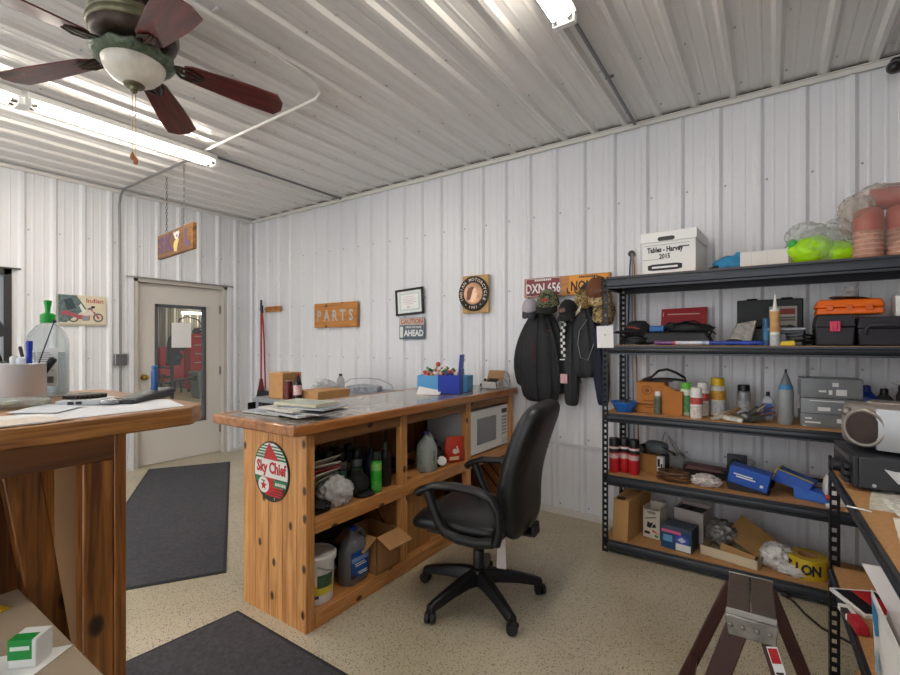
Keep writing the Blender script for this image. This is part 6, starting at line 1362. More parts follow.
k = MB(); k.lathe([(.034, 0), (.037, .005), (.037, .185), (.034, .195)], seg=24); k.build('body', mat('8e9294', .4), t); k = MB(); k.lathe([(.035, .195), (.033, .215), (.028, .22)], seg=24, cap=False); k.build('collar', mat('2f7fb8', .4), t); k = MB(); k.lathe([(.03, .215), (.02, .25), (.008, .285), (.004, .29)], seg=20); k.build('nozzle', mat('6d7174', .4), t); k = MB(); k.lathe([(.006, .285), (.006, .305), (.003, .308)], seg=12); k.build('tip', BLACKP, t)
SLV = mat('77797b', .3, .3, var=.12, scale=14)
def gbox(label, loc, w, d, h, rz, marks):
    t = thing('grey_part_box', label, 'parts box', loc, rz, 'grey parts boxes on the third shelf')
    k = MB(); k.box((-w / 2, -d / 2, 0), (w / 2, d / 2, h)); k.build('carton', SLV, t, bevel=.002)
    k = MB(); k.m(mat('d6d6d4', .5))
    for x0, x1, z0, z1 in marks: k.box((x0 * w, -d / 2 - .0008, z0 * h), (x1 * w, -d / 2, z1 * h))
    k.build('printing', None, t, smooth=0)
gbox('grey parts box at the bottom of the three-box stack', (.255, 3.30, S2 + e_), .25, .22, .072, .02, ((-.42, -.15, .3, .42), (-.42, -.3, .6, .7), (.12, .3, .42, .72), (-.45, -.4, .05, .1)))
gbox('grey parts box in the middle of the three-box stack', (.268, 3.30, S2 + .074), .265, .22, .082, -.02, ((-.35, .2, .82, .88), (.1, .42, .3, .4), (.3, .42, .1, .2), (-.22, -.02, .2, .45), (.2, .4, .55, .63)))
gbox('grey parts box on top of the three-box stack', (.262, 3.31, S2 + .158), .26, .20, .105, .03, ((-.2, -.08, .3, .4), (-.04, .02, .18, .42), (.08, .25, .16, .46), (.02, .12, .6, .8)))
bottle('blue_jug', 'dark blue plastic bottle behind the silver stereo', (.425, 3.38, S2 + e_), mat('1b3fa0', .35), mat('173590', .35), .225, .10, .08, None, 0, None, 'bottle', .45)
bottle('dark_bottle', 'dark grey bottle beside the blue plastic bottle', (.50, 3.38, S2 + e_), mat('3a3b3e', .4), mat('1d1d20', .4), .21, .085, .07, None, 0, None, 'bottle', .4)

# ---- fourth deck
RC = mat('c01f28', .4)
RC2 = mat('151517', .4)
for x, y, txt in ((-.862, 3.18, 'red spray can with black cap beside the shelf upright'), (-.805, 3.215, 'red spray can with black cap in the middle of the three'), (-.738, 3.19, 'red spray can with black cap next to the small carton')):
    t = spray_can('red_spray_can', txt, (x, y, S1 + e_), RC, RC2, .225, .033, None, 'red spray cans', 'spray can', 0, ((.60, .70, mat('2a2226', .5, var=.6, scale=60)), (.695, .76, mat('e2d8d4', .5)), (.42, .56, mat('d8b4b0', .5, var=.4, scale=40))))
    for c_ in t.children:
        if c_.name.startswith('cap'):
            q = MB(); q.lathe([(.0335, .175), (.0335, .221), (.031, .225), (.002, .225)], seg=24); o = q.build('cap_sleeve', RC2); c_.data = o.data; bpy.data.objects.remove(o)
t = thing('small_carton', 'small cardboard carton beside the red spray cans', 'cardboard box', (-.66, 3.34, S1 + e_), -.1)
k = MB(); k.box((-.06, -.06, 0), (.05, .08, .12)); k.build('carton', mat('a8793f', .85), t, bevel=.002)
k = MB(); k.m(WHITE); k.box((.051, -.06, .01), (.09, -.02, .115)); k.m(INK); k.box((.055, -.0608, .05), (.07, -.06, .1)); k.box((.075, -.0608, .03), (.085, -.06, .07)); k.m(mat('30302f', .6)); k.box((.051, -.019, .01), (.09, .08, .115)); k.build('printed_box_end', None, t, smooth=0)
t = thing('dust_mask', 'dark grey respirator lying on the small carton', 'respirator', (-.63, 3.33, S1 + .122), -.3)
k = MB(); k.ball((0, 0, .045), (.085, .05, .045), 3, .15, 8, 3, 0); k.build('facepiece', mat('5d6468', .45), t, smooth=70)
k = MB(); k.cyl((-.06, -.04, .03), (-.075, -.06, .028), .034, .03, 18); k.build('filter', BLACKP, t)
k = MB(); k.tube([(.05, -.03, .06), (.10, -.02, .04), (.13, .0, .015), (.1, .03, .01)], .008, 6, flat=.4); k.build('strap', mat('202124', .7), t)
k = MB(); k.tube([(-.62, 3.44, S1 + .15), (-.60, 3.46, S1 + .25), (-.55, 3.45, S1 + .20), (-.48, 3.42, S1 + .10)], .004, 6); k.tube([(-.61, 3.45, S1 + .10), (-.58, 3.47, S1 + .22), (-.50, 3.45, S1 + .08)], .006, 6); k.ball((-.55, 3.47, S1 + .06), (.09, .04, .06), 3, .3, 9, 3, S1 + e_); tag(k.build('plastic_sheeting', mat('b4b6b6', .3, alpha=.6), smooth=70), 'wad of clear plastic sheeting behind the respirator', 'plastic')
t = thing('leather_strap', 'coiled brown leather belt lying at the shelf front', 'belt', (-.50, 3.185, S1 + e_))
for i in range(3):
    k = MB(); k.tube([((.095 - .006 * i) * math.cos(a_), (.05 - .004 * i) * math.sin(a_), .012 + .021 * i + .004 * math.sin(a_ * 2 + i)) for a_ in [2 * PI * q / 26 for q in range(27)]], .0115, 8, cap=False, flat=.5); k.build('coil', mat('5e3e2a', .55, var=.2, scale=20), t)
t = thing('bench_tool', 'dark red-brown bench tool lying behind the coiled belt', 'tool', (-.33, 3.42, S1 + e_))
k = MB(); k.box((-.14, -.07, 0), (.12, .07, .035)); k.build('base_plate', mat('2a2624', .5, .3), t, bevel=.004); k = MB(); k.hexa([(-.14, -.05, .035), (.10, -.05, .035), (.10, .06, .035), (-.14, .06, .035)], [(-.12, -.04, .07), (.10, -.04, .055), (.10, .05, .055), (-.12, .05, .07)]); k.build('red_cover', mat('5c2420', .45), t, bevel=.005); k = MB(); k.cyl((.08, -.06, .04), (.17, -.03, .05), .022, .018, 12); k.box((.10, -.04, .0), (.16, .03, .09)); k.build('motor', mat('25262a', .5), t, bevel=.006)
b = MB(); b.ball((-.325, 3.20, S1 + .025), (.075, .06, .035), 4, .4, 11, 5, S1 + e_, True); tag(b.build('white_rag', mat('cfc6c2', .85), smooth=70), 'crumpled white rag at the shelf front beside the blue box', 'rag')
t = thing('wall_plate', 'small grey plate with a round knob standing against the wall', 'plate', (-.175, 3.50, S1 + e_)); k = MB(); k.box((-.06, 0, 0), (.05, .02, .14)); k.build('plate', mat('4c4c50', .45, .4), t, bevel=.003); k = MB(); k.cyl((-.015, -.0, .09), (-.015, -.025, .09), .025, .022, 18); k.build('knob', mat('3a3a3e', .4, .5), t); k = MB(); k.box((.05, .004, 0), (.08, .012, .12)); k.build('tab', mat('a9abb0', .4), t)
BB = mat('1b55b8', .4)
t = thing('blue_kit_box', 'royal blue carton with white lettering lying at the shelf front', 'carton', (-.115, 3.215, S1 + .004), -.10)
k = MB(); k.X = Matrix.Rotation(.18, 4, 'Y'); k.box((-.10, -.06, .03), (.10, .05, .13)); k.build('carton', BB, t, bevel=.004); k = MB(); k.X = Matrix.Rotation(.18, 4, 'Y'); k.m(WHITE); k.box((-.075, -.0608, .085), (.02, -.06, .092)); k.box((-.06, -.0608, .072), (.035, -.06, .08)); k.box((.06, -.0608, .05), (.075, -.06, .066)); k.build('printing', None, t, smooth=0)
k = MB(); k.hexa([(-.09, -.05, 0), (.11, -.05, 0), (.11, .06, 0), (-.09, .06, 0)], [(-.1, -.05, .045), (.1, -.05, .01), (.1, .05, .01), (-.1, .05, .045)]); k.build('tray', mat('1a1a1c', .6), t)
t = thing('blue_sleeve_box', 'royal blue carton with yellow edges leaning toward the corner shelf', 'carton', (.14, 3.25, S1 + e_), -.28)
k = MB(); k.X = Matrix.Rotation(.42, 4, 'Y'); k.hexa([(-.15, -.05, .015), (.02, -.05, .05), (.02, .05, .05), (-.15, .05, .015)], [(-.15, -.045, .09), (.02, -.045, .115), (.02, .05, .115), (-.15, .05, .09)]); k.build('carton', BB, t, bevel=.003)
k = MB(); k.hexa([(-.02, -.055, .0), (.14, -.05, 0), (.14, .05, 0), (-.02, .05, 0)], [(-.03, -.05, .075), (.10, -.045, .05), (.10, .045, .05), (-.03, .05, .075)]); k.build('flap', mat('1d5ec2', .4), t, bevel=.004)
k = MB(); k.X = Matrix.Rotation(.42, 4, 'Y'); k.tube([(-.15, -.048, .092), (-.06, -.048, .106), (.02, -.048, .117)], .004, 5); k.tube([(-.15, -.048, .092), (-.152, .05, .092)], .004, 5); k.tube([(-.15, -.052, .02), (-.15, -.048, .09)], .004, 5); k.build('yellow_edge', mat('b7a23a', .5), t)
k = MB(); k.ball((-.155, 0, .05), (.03, .045, .045), 2, .2, 8, 2, 0); k.build('black_inner', BLACK, t)
k = MB(); k.cyl((-.2, 3.47, S1 + .05), (.30, 3.45, S1 + .06), .012, .012, 10); k.box((-.22, 3.46, S1 + e_), (-.18, 3.48, S1 + .05)); k.box((.28, 3.44, S1 + e_), (.31, 3.46, S1 + .06)); tag(k.build('steel_bar', mat('2c2a2c', .45, .5)), 'long dark bar lying behind the blue cartons', 'bar')
t = thing('plastic_shell', 'rounded white plastic shell behind the corner shelf upright', 'plastic shell', (.305, 3.25, S1 + e_)); k = MB(); k.lathe([(.075, 0), (.08, .01), (.07, .12), (.05, .16), (.02, .175), (.002, .178)], seg=28); k.build('shell', mat('d9d6d0', .4), t); k = MB(); k.lathe([(.081, .0), (.083, .006), (.081, .014)], seg=28, cap=False); k.build('rim', mat('c4c0ba', .4), t)

# ---- bottom deck
t = thing('tall_carton', 'tall narrow cardboard carton on the bottom shelf beside the upright', 'cardboard box', (-.80, 3.28, S0 + e_), .0)
k = MB(); k.hexa([(-.065, -.135, 0), (.04, -.175, 0), (.10, .20, 0), (-.005, .22, 0)], [(-.055, -.135, .255), (.05, -.175, .265), (.11, .20, .30), (.005, .22, .29)]); k.build('carton', mat('b98d58', .85, var=.06, scale=10), t, smooth=0)
k = MB(); k.box((-.03, -.16, .262), (.02, -.12, .27)); k.build('open_slot', mat('2e2216', .9), t, smooth=0)
t = thing('picture_carton', 'small white carton with a picture of tools on the bottom shelf', 'carton', (-.635, 3.32, S0 + e_), -.18)
k = MB()
for lo, hi in (((-.055, -.06, 0), (.055, .06, .004)), ((-.055, -.06, 0), (.055, -.057, .185)), ((-.055, .057, 0), (.055, .06, .21)), ((-.055, -.06, 0), (-.052, .06, .20)), ((.052, -.06, 0), (.055, .06, .21))): k.box(lo, hi)
k.build('carton', mat('ded6c4', .7), t, smooth=0)
k = MB(); k.m(INK); k.at((0, -.0608, 0)); k.F([k.V((x, 0, z)) for x, z in [(-.04, .12), (.03, .14), (.03, .146), (-.04, .126)]]); k.F([k.V((x, 0, z)) for x, z in [(-.03, .07), (-.005, .065), (.012, .105), (-.01, .1), (-.025, .108)]]); k.F([k.V((x, 0, z)) for x, z in [(.0, .07), (.03, .075), (.025, .1), (.01, .09)]]); k.m(mat('c4503a', .6)); k.F([k.V((x, 0, z)) for x, z in [(.005, .045), (.045, .035), (.045, .04), (.008, .06)]]); k.m(mat('4a8a4a', .6)); k.F([k.V((x, 0, z)) for x, z in [(.02, .015), (.045, .012), (.045, .028), (.02, .03)]]); k.m(INK); k.box((-.045, -.0003, .025), (-.01, 0, .042)); k.m(mat('9a8f86', .7)); k.F([k.V((x, 0, z)) for x, z in ellipse(.0, .168, .03, .01, 14)]); k.build('picture', None, t, smooth=0)
t = thing('blue_filter_box', 'blue carton with a pink band and white panel on the bottom shelf', 'carton', (-.475, 3.215, S0 + e_), -.15)
k = MB(); k.box((-.09, -.06, 0), (.09, .09, .14)); k.build('carton', mat('3a4858', .5), t, bevel=.004)
k = MB(); k.m(mat('15406e', .45)); k.at((0, -.0605, 0)); k.box((-.088, -.0005, .002), (.088, 0, .12)); k.m(mat('d8608a', .5)); k.box((-.085, -.001, .10), (.03, 0, .118)); k.m(mat('5f9ac0', .5)); k.box((-.075, -.001, .045), (-.02, 0, .085)); k.m(mat('3f4fb0', .5)); k.F([k.V((x, -.0012, z)) for x, z in ellipse(.035, .07, .04, .03, 20)]); k.m(mat('c9cfd8', .5)); k.F([k.V((x, -.0014, z)) for x, z in [(.01, .07), (.035, .09), (.06, .07), (.035, .055)]]); k.m(WHITE); k.box((.0, -.0016, .006), (.085, 0, .048)); k.build('printing', None, t, smooth=0)
t = thing('white_open_carton', 'taller white carton standing open behind the blue one', 'carton', (-.425, 3.42, S0 + e_), -.22)
k = MB()
for lo, hi in (((-.09, -.07, 0), (.09, .07, .004)), ((-.09, -.07, 0), (.09, -.067, .20)), ((-.09, .067, 0), (.09, .07, .215)), ((-.09, -.07, 0), (-.087, .07, .205)), ((.087, -.07, 0), (.09, .07, .205))): k.box(lo, hi)
k.build('carton', mat('c6bcb6', .7), t, smooth=0)
k = MB(); k.box((-.085, -.065, .15), (.085, .065, .19)); k.box((-.01, -.068, .18), (.01, -.03, .215)); k.build('black_contents', BLACK, t, smooth=0)
t = open_box('torn_carton', 'torn open cardboard carton with spread flaps and packing', (-.185, 3.27, S0 + e_), -.22, .30, .22, .055, mat('cfc0a4', .8), (), .1)
k = MB(); k.X = Matrix.Translation((.05, -.02, .05)) @ Matrix.Rotation(-.35, 4, 'X') @ Matrix.Rotation(.12, 4, 'Y'); k.box((-.10, -.05, 0), (.08, .07, .005)); k.hexa([(-.10, -.05, -.05), (.08, -.05, -.05), (.08, -.045, -.05), (-.1, -.045, -.05)], [(-.10, -.05, 0), (.08, -.05, 0), (.08, -.045, 0), (-.10, -.045, 0)]); k.build('inner_flap', mat('b28a56', .85), t, smooth=0)
k = MB(); k.X = Matrix.Translation((.07, .06, .12)) @ Matrix.Rotation(.5, 4, 'Y') @ Matrix.Rotation(.9, 4, 'X'); k.box((-.10, -.08, 0), (.12, .08, .005)); k.build('raised_flap', mat('a07a48', .85), t, smooth=0)
b = MB(); b.ball((-.25, 3.33, S0 + .11), (.08, .07, .07), 4, .4, 13, 4, S0 + .01, True); tag(b.build('packing_film', mat('8c8884', .25, .2, var=.5, scale=40, bump=.5, bscale=60), smooth=80), 'crinkled silver packing film heaped in the torn carton', 'packing film')
b = MB(); b.ball((.03, 3.25, S0 + .06), (.075, .06, .075), 4, .35, 12, 7, S0 + e_, True); b.ball((.11, 3.20, S0 + .025), (.08, .045, .035), 4, .3, 12, 2, S0 + e_, True); tag(b.build('white_plastic_bag', mat('cbc7c6', .3, bump=.4, bscale=40), smooth=80), 'crumpled white plastic bag between the torn carton and the yellow tape', 'plastic bag')
t = thing('caution_tape', 'large roll of yellow caution tape with black letters', 'tape roll', (.165, 3.25, S0 + e_))
k = MB(); k.lathe([(.048, .0), (.092, .0), (.093, .003), (.093, .105), (.092, .108), (.048, .108), (.046, .104), (.046, .004)], seg=48, cap=False); k.build('yellow_roll', mat('d0b020', .4, var=.06, scale=20), t, smooth=50)
k = MB(); k.lathe([(.040, .0), (.046, .0), (.046, .108), (.040, .108), (.040, .0)], seg=32, cap=False); k.build('cardboard_core', KRAFT, t)
k = MB(); k.m(INK)
for i, ch_ in enumerate('TION CAUTION '):
    a = math.radians(-148 + i * 27); q = MB
    if ch_ != ' ': k.text(ch_, .075, Matrix.Translation((.0936 * math.cos(a), .0936 * math.sin(a), .053)) @ Euler((PI / 2, 0, a + PI / 2)).to_matrix().to_4x4(), ext=.0006, bold=.003, sx=.8)
k.build('black_lettering', None, t, smooth=0)
# cords at the end of the unit
k = MB(); k.cyl((-.84, YB - .03, 2.02), (-.84, YB, 2.02), .024, .024, 18); tag(k.build('wall_grommet', BLACKP), 'round black grommet in the wall above the shelf end', 'grommet')
for i, (dx, c_, txt) in enumerate(((.0, '1f2f6a', 'blue cord hanging from the wall grommet behind the shelf'), (.016, '8f8f92', 'grey cord hanging from the wall grommet behind the shelf'), (.03, '9a7a4c', 'tan cord hanging from the wall grommet behind the shelf'))):
    k = MB(); k.tube([(-.84 + dx * .3, YB - .034, 2.02), (-.85 + dx, YB - .03, 1.93), (-.86 + dx * 1.5, YB - .028, 1.6), (-.865 + dx * 2, YB - .027, 1.2), (-.86 + dx * 2.2, YB - .027, .8), (-.85 + dx * 2.2, YB - .027, .3)], .006, 6); tag(k.build('power_cable', mat(c_, .5)), txt, 'cable')
# ================================================================== SHORT SHELF UNIT IN THE CORNER BY THE CAMERA
UX0, UX1, UY0, UY1, UH = .195, .80, .70, 2.47, .905
un = thing('corner_shelf', 'low black steel shelf unit holding the stereo and a white carton', 'shelving unit', (0, 0, 0))
for x, dx in ((UX0, 1), (UX1, -1)):
    for y, dy in ((UY0, 1), (UY1, -1)):
        b = MB(); post(b, x, y, UH, dx, dy); b.build('upright', SHM, un, smooth=0)
def beam_y(mb, y0, y1, x, z, s, h=.034):
    pr = [(.018, 0), (.0, 0), (.0, -.012), (-.006, -.017), (-.008, -h * .5), (-.006, -h + .015), (.0, -h + .010), (.0, -h), (.018, -h)]
    mb.loft([[(x - s * q, y0, z + w) for q, w in pr], [(x - s * q, y1, z + w) for q, w in pr]])
U1, U0 = .855, .455
for z in (U1, U0):
    b = MB(); b.box((UX0 + .012, UY0 + .012, z - .014), (UX1 - .012, UY1 - .012, z)); b.build('deck', DECK, un, smooth=0)
    for x, s in ((UX0, -1), (UX1, 1)):
        b = MB(); beam_y(b, UY0 + .036, UY1 - .036, x, z - .004, s); b.build('long_beam', SHB, un, smooth=30)
    for y, s in ((UY0, 1), (UY1, -1)):
        b = MB(); b.box((UX0 + .036, min(y, y + s * .016) + s * .003, z - .055), (UX1 - .036, max(y, y + s * .016) + s * .003, z - .004)); b.build('short_beam', SHB, un, smooth=0)
for z_, m_, txt in ((.735, mat('c9372a', .4), 'red push pin stuck in a slot of the corner shelf upright'), (.70, mat('c9cbd0', .4), 'white push pin stuck in a slot of the corner shelf upright')):
    k = MB(); k.cyl((UX0 + .019, UY1 + .001, z_), (UX0 + .019, UY1 - .012, z_), .009, .009, 12); k.bm.free()
t = thing('slot_plug', 'red plug in the slotted upright of the low corner shelf', 'plug', (UX0 - .002, UY1 - .019, .735)); k = MB(); k.cyl((.003, 0, 0), (-.008, 0, 0), .011, .009, 12); k.build('head', mat('c0352c', .4), t)
t = thing('slot_plug', 'pale grey plug in the slotted upright just below the red one', 'plug', (UX0 - .002, UY1 - .019, .70)); k = MB(); k.cyl((.003, 0, 0), (-.008, 0, 0), .011, .009, 12); k.build('head', mat('b9bcc2', .4), t)

un.rotation_euler = (0, 0, .030); _p = Vector((UX0, UY1, 0)); un.location = _p - Matrix.Rotation(.030, 3, 'Z') @ _p
# receiver and stereo
t = thing('stereo_receiver', 'black stereo receiver under the silver player on the corner shelf', 'receiver', (.250, 2.125, U1 + .001), math.radians(4.5))
k = MB(); k.box((0, 0, .012), (.40, .32, .118)); k.build('case', mat('33353a', .42), t, bevel=.004)
k = MB(); k.box((-.016, .0, .011), (.0, .32, .119)); fp = k.build('front_panel', mat('26272b', .4), t, bevel=.004)
k = MB(); k.cyl((-.015, .20, .045), (-.040, .20, .045), .026, .024, 24); k.build('volume_knob', mat('1c1d20', .4), fp)
for i in range(3):
    k = MB(); k.box((-.034, .03, .018 + i * .024), (-.014, .09, .036 + i * .024)); k.build('button_block', mat('1f2024', .4), fp, bevel=.005)
k = MB(); k.box((-.018, .03, .092), (-.0155, .29, .112)); k.build('display_window', mat('121316', .15), fp, smooth=0)
for x in (.05, .35):
    for y in (.04, .28):
        k = MB(); k.cyl((x, y, 0), (x, y, .013), .018); k.build('foot', BLACK, t)
k = MB(); k.m(mat('d8d8da', .6)); k.F([k.V(p) for p in [(.065, -.0012, .085), (.09, -.0012, .08), (.24, -.0012, .07), (.24, -.0012, .02), (.10, -.0012, .04)]]); k.build('torn_sticker', None, t, smooth=0)
k = MB(); k.m(mat('b0b2b4', .4)); k.cyl((.04, .0, .025), (.04, -.002, .025), .006, .006, 14); k.build('screw', None, t)
SILV = mat('a9a9ab', .3, .5); t = thing('silver_player', 'silver rounded portable CD stereo on top of the black receiver', 'stereo', (.425, 2.30, U1 + .121), math.radians(-17))
k = MB(); rings = []
for x, s_, dy in ((-.205, .60, .05), (-.195, .78, .035), (-.165, .93, .012), (-.10, 1, 0), (.10, 1, 0), (.165, .93, .012), (.195, .78, .035), (.205, .6, .05)):
    r = []
    for i in range(28):
        a_ = 2 * PI * i / 28; c_ = math.copysign(abs(math.cos(a_)) ** .62, math.cos(a_)); q_ = math.copysign(abs(math.sin(a_)) ** .62, math.sin(a_))
        r.append((x, dy + .125 * c_ * s_, .087 + .084 * q_ * (.45 + .55 * s_)))
    rings.append(r)
k.loft(rings); k.build('shell', mat('9d958e', .34, .35), t, smooth=60, sub=1)
def front_y(x): return -.128 + .30 * max(0, abs(x) - .09) ** 1.15
k = MB(); rings = []
for f_, s_ in ((0, 1), (.5, .9), (1, .55)):
    rings.append([(-.12 + .052 * s_ * math.cos(a_), front_y(-.12 + .052 * s_ * math.cos(a_)) - .004 - .006 * f_, .088 + .058 * s_ * math.sin(a_)) for a_ in [2 * PI * i / 28 for i in range(28)]])
k.loft(rings); k.build('speaker_grille', mat('3a2e2a', .6, bump=.5, bscale=400), t, smooth=60)
k = MB(); k.tube([(-.12 + .056 * math.cos(a_), front_y(-.12 + .056 * math.cos(a_)) - .001, .088 + .062 * math.sin(a_)) for a_ in [2 * PI * i / 32 for i in range(33)]], .007, 8, cap=False); k.build('grille_ring', mat('8d867f', .4, .3), t)
k = MB(); k.ball((-.175, -.075, .135), (.018, .018, .018), 3); k.build('volume_dial', mat('8a8480', .3, .5), t)
k = MB(); k.loft([[(x + .035 * (z - .09) * -4 * 0, -.130 - .006 * math.sin(PI * (z - .015) / .145), z) for z in [.015 + .145 * i / 9 for i in range(10)]] + [(x, -.105, .16 - .145 * i / 9) for i in range(10)] for x in (-.085, .175)]); k.build('cd_door', mat('a6a7a9', .34, .4), t, smooth=60)
k = MB(); k.box((-.13, -.04, .165), (.14, .06, .176)); k.build('top_panel', mat('7d746c', .4, .3), t, bevel=.004)
b = MB(); b.lathe([(.002, 0), (.05, .002), (.06, .009), (.06, .011), (.048, .005), (.002, .003)], seg=32); t = tag(b.build('white_saucer', mat('dcdcde', .4), loc=(.555, 3.20, S2 + .242), rot=(.0, .08, 0)), 'white shallow dish on a dark jar at the picture edge', 'dish')
t = thing('dark_jar', 'dark jar under the white dish at the picture edge', 'jar', (.57, 3.22, S2 + e_)); k = MB(); k.lathe([(.045, 0), (.05, .01), (.05, .19), (.04, .215)], seg=24); k.build('body', mat('2e2a2a', .4), t); k = MB(); k.lathe([(.042, .21), (.042, .236), (.04, .24)], seg=24); k.build('lid', mat('222022', .4), t)
sheet('crumpled_paper', 'wrinkled tan-edged paper sticking out beneath the black receiver', [(.25, 1.92), (.60, 1.90), (.62, 2.20), (.30, 2.22), (.27, 2.06)], U1 + .0003, mat('d8d2c2', .7, var=.3, scale=45, bump=.6, bscale=30), 'paper', None, .0007)
def wavy(name, label, cx, cy, z, w, d, m_, seed, cat, rz=0, amp=.012):
    k = MB(); n = 12; g_ = [[None] * (n + 1) for _ in range(n + 1)]
    for i in range(n + 1):
        for j in range(n + 1):
            x = (i / n - .5) * w; y = (j / n - .5) * d; q = abs(noise.noise(Vector((x * 12 + seed, y * 12, seed)))) * amp + .0012
            g_[i][j] = k.V((x * math.cos(rz) - y * math.sin(rz), x * math.sin(rz) + y * math.cos(rz), q))
    for i in range(n):
        for j in range(n): k.F([g_[i][j], g_[i + 1][j], g_[i + 1][j + 1], g_[i][j + 1]])
    o = k.build(name, m_, loc=(cx, cy, z), smooth=80); s_ = o.modifiers.new('thick', 'SOLIDIFY'); s_.thickness = .0008
    return tag(o, label, cat)
wavy('receipt_sheet', 'speckled printed sheet lying before the receiver on the corner shelf', .43, 1.97, U1 + .0015, .26, .22, mat('dad8d0', .7, var=.45, scale=70), 3, 'paper', .1)
wavy('white_envelope', 'cream envelope lying nearer than the speckled sheet', .40, 1.72, U1 + .001, .24, .24, mat('e6e0d2', .7), 8, 'envelope', -.1)
wavy('white_slip', 'white paper slip curling over the corner shelf edge', .42, 1.60, U1 + .004, .18, .10, mat('eceae6', .7), 5, 'paper', .3)
k = MB(); k.tube([(.195, 1.90, U1 + .004), (.23, 1.885, U1 + .005), (.25, 1.878, U1 + .004)], .0025, 6); tag(k.build('white_stick', WHITE), 'short white stick poking over the corner shelf edge', 'stick')

# lower deck
t = thing('white_appliance_box', 'large white carton with a line drawing on the corner shelf below the stereo', 'carton', (.258, 1.71, U0 + .0006), .03)
k = MB(); k.box((0, -.42, 0), (.34, .0, .19)); k.build('carton', mat('cfcacb', .6), t, bevel=.003)
k = MB(); k.hexa([(.0, -.003, .19), (.34, -.003, .19), (.34, .0, .19), (.0, .0, .19)], [(-.038, .088, .270), (.26, .088, .28), (.26, .091, .28), (-.038, .091, .270)]); k.build('flap', mat('dddadb', .6), t, smooth=0)
k = MB(); k.m(mat('8f8c90', .6)); k.at((-.0008, 0, 0)); k.F([k.V((0, y, z)) for y, z in [(-.04, .10), (-.2, .13), (-.2, .10), (-.12, .085)]])
for lo, hi in (((-.15, .07), (-.11, .074)), ((-.15, .03), (-.11, .034)), ((-.15, .03), (-.147, .074)), ((-.30, .05), (-.16, .062))): k.box((-.0005, lo[0], lo[1]), (0, hi[0], hi[1]))
k.build('printing', None, t, smooth=0)
t = thing('leaning_brochure', 'white card with a blue swirl leaning on the large white carton', 'brochure', (.252, 1.74, U0 + .001), .03)
k = MB(); k.hexa([(-.024, -.30, 0), (-.021, -.30, 0), (-.009, .0, 0), (-.012, .0, 0)], [(-.010, -.28, .19), (-.007, -.28, .19), (-.016, .02, .215), (-.019, .02, .215)]); k.build('card', WHITE, t, smooth=0)
k = MB(); k.m(mat('2f8ac0', .45)); k.F([k.V(p) for p in [(-.0195, .012, .20), (-.0185, -.06, .18), (-.0185, -.07, .13), (-.0185, -.03, .11), (-.0190, .0, .15)]]); k.m(mat('7fb4d6', .45)); k.F([k.V(p) for p in [(-.0195, -.05, .09), (-.0205, -.09, .05), (-.0205, -.07, .02), (-.019, -.03, .05)]]); k.build('blue_swirl', None, t, smooth=0)
t = thing('red_black_book', 'white-bordered red and black booklet flat on the corner shelf deck', 'booklet', (.27, 2.15, U0 + .001), .45)
k = MB(); k.box((-.06, -.09, 0), (.09, .09, .012)); k.build('pages', WHITE, t, bevel=.001); k = MB(); k.m(BLACK); k.box((-.05, -.078, .012), (-.0, .078, .0128)); k.m(RED); k.box((.0, -.078, .012), (.06, .078, .0128)); k.m(BLACK); k.box((.06, -.078, .012), (.08, .078, .0128)); k.build('cover_art', None, t, smooth=0)
t = thing('red_packet', 'red and white packet lying nearer than the red and black booklet', 'packet', (.235, 1.95, U0 + .0012), .2)
k = MB(); k.box((-.022, -.03, 0), (.012, .05, .03)); k.build('red_part', mat('b0202c', .4), t, bevel=.004); k = MB(); k.box((-.022, .05, 0), (.012, .13, .02)); k.build('white_part', WHITE, t, bevel=.003); k = MB(); k.box((-.0225, .06, .004), (-.004, .10, .0205)); k.build('dark_label', DKGREY, t, smooth=0)
t = thing('plywood_offcut', 'plywood board leaning under the corner shelf', 'board', (.30, 2.2, 0)); k = MB(); k.hexa([(-.06, -.5, 0), (-.04, -.5, 0), (-.04, .15, 0), (-.06, .15, 0)], [(.04, -.5, .36), (.06, -.5, .36), (.06, .15, .36), (.04, .15, .36)]); k.build('board', wood('b08452', 'c99c66', '8a5e34', 'y', .6, 8, False), t, smooth=0)
t = thing('dark_crate', 'dark red-brown crate on the floor under the corner shelf', 'crate', (.50, 2.1, 0)); k = MB(); k.box((-.1, -.3, 0), (.18, .25, .3)); k.build('box', mat('3a2220', .6), t, bevel=.005)
k = MB(); k.tube([(.075, 3.065, .012), (.10, 3.03, .012), (.14, 2.93, .010), (.20, 2.83, .010), (.30, 2.76, .010), (.42, 2.72, .010), (.6, 2.7, .010)], .0055, 8); k.tube([(.055, 3.09, .013), (.075, 3.065, .012)], [.016, .011], 10); tag(k.build('power_cable', mat('2a221c', .5)), 'black power cord with a plug lying on the floor by the sawhorse', 'cable')

# ================================================================== FOLDING SAWHORSE
TOPW = mat('4b3f38', .6, var=.12, scale=16, bump=.2, bscale=60); LEGR = mat('3d1d18', .4, var=.3, scale=8); ZINC = mat('8f8a84', .35, .7, var=.3, scale=25)
sw = thing('sawhorse', 'folding sawhorse with a brown plank top and metal end plate', 'sawhorse', (-.047, 1.575, 0), math.radians(2))
SZ = .60
for i, (x0, x1) in enumerate(((-.06, -.0015), (.0015, .06))):
    k = MB(); k.box((x0, .004, SZ - .035), (x1, .245, SZ)); k.build('top_plank', TOPW, sw, bevel=.003)
k = MB(); k.box((-.061, -.0005, SZ - .018), (.061, .0045, SZ - .001)); k.build('steel_band', mat('a9a6a2', .35, .7), sw, bevel=.001)
k = MB(); k.box((-.061, .246, SZ - .03), (.061, .25, SZ + .001)); k.build('steel_band', mat('a9a6a2', .35, .7), sw, bevel=.001)
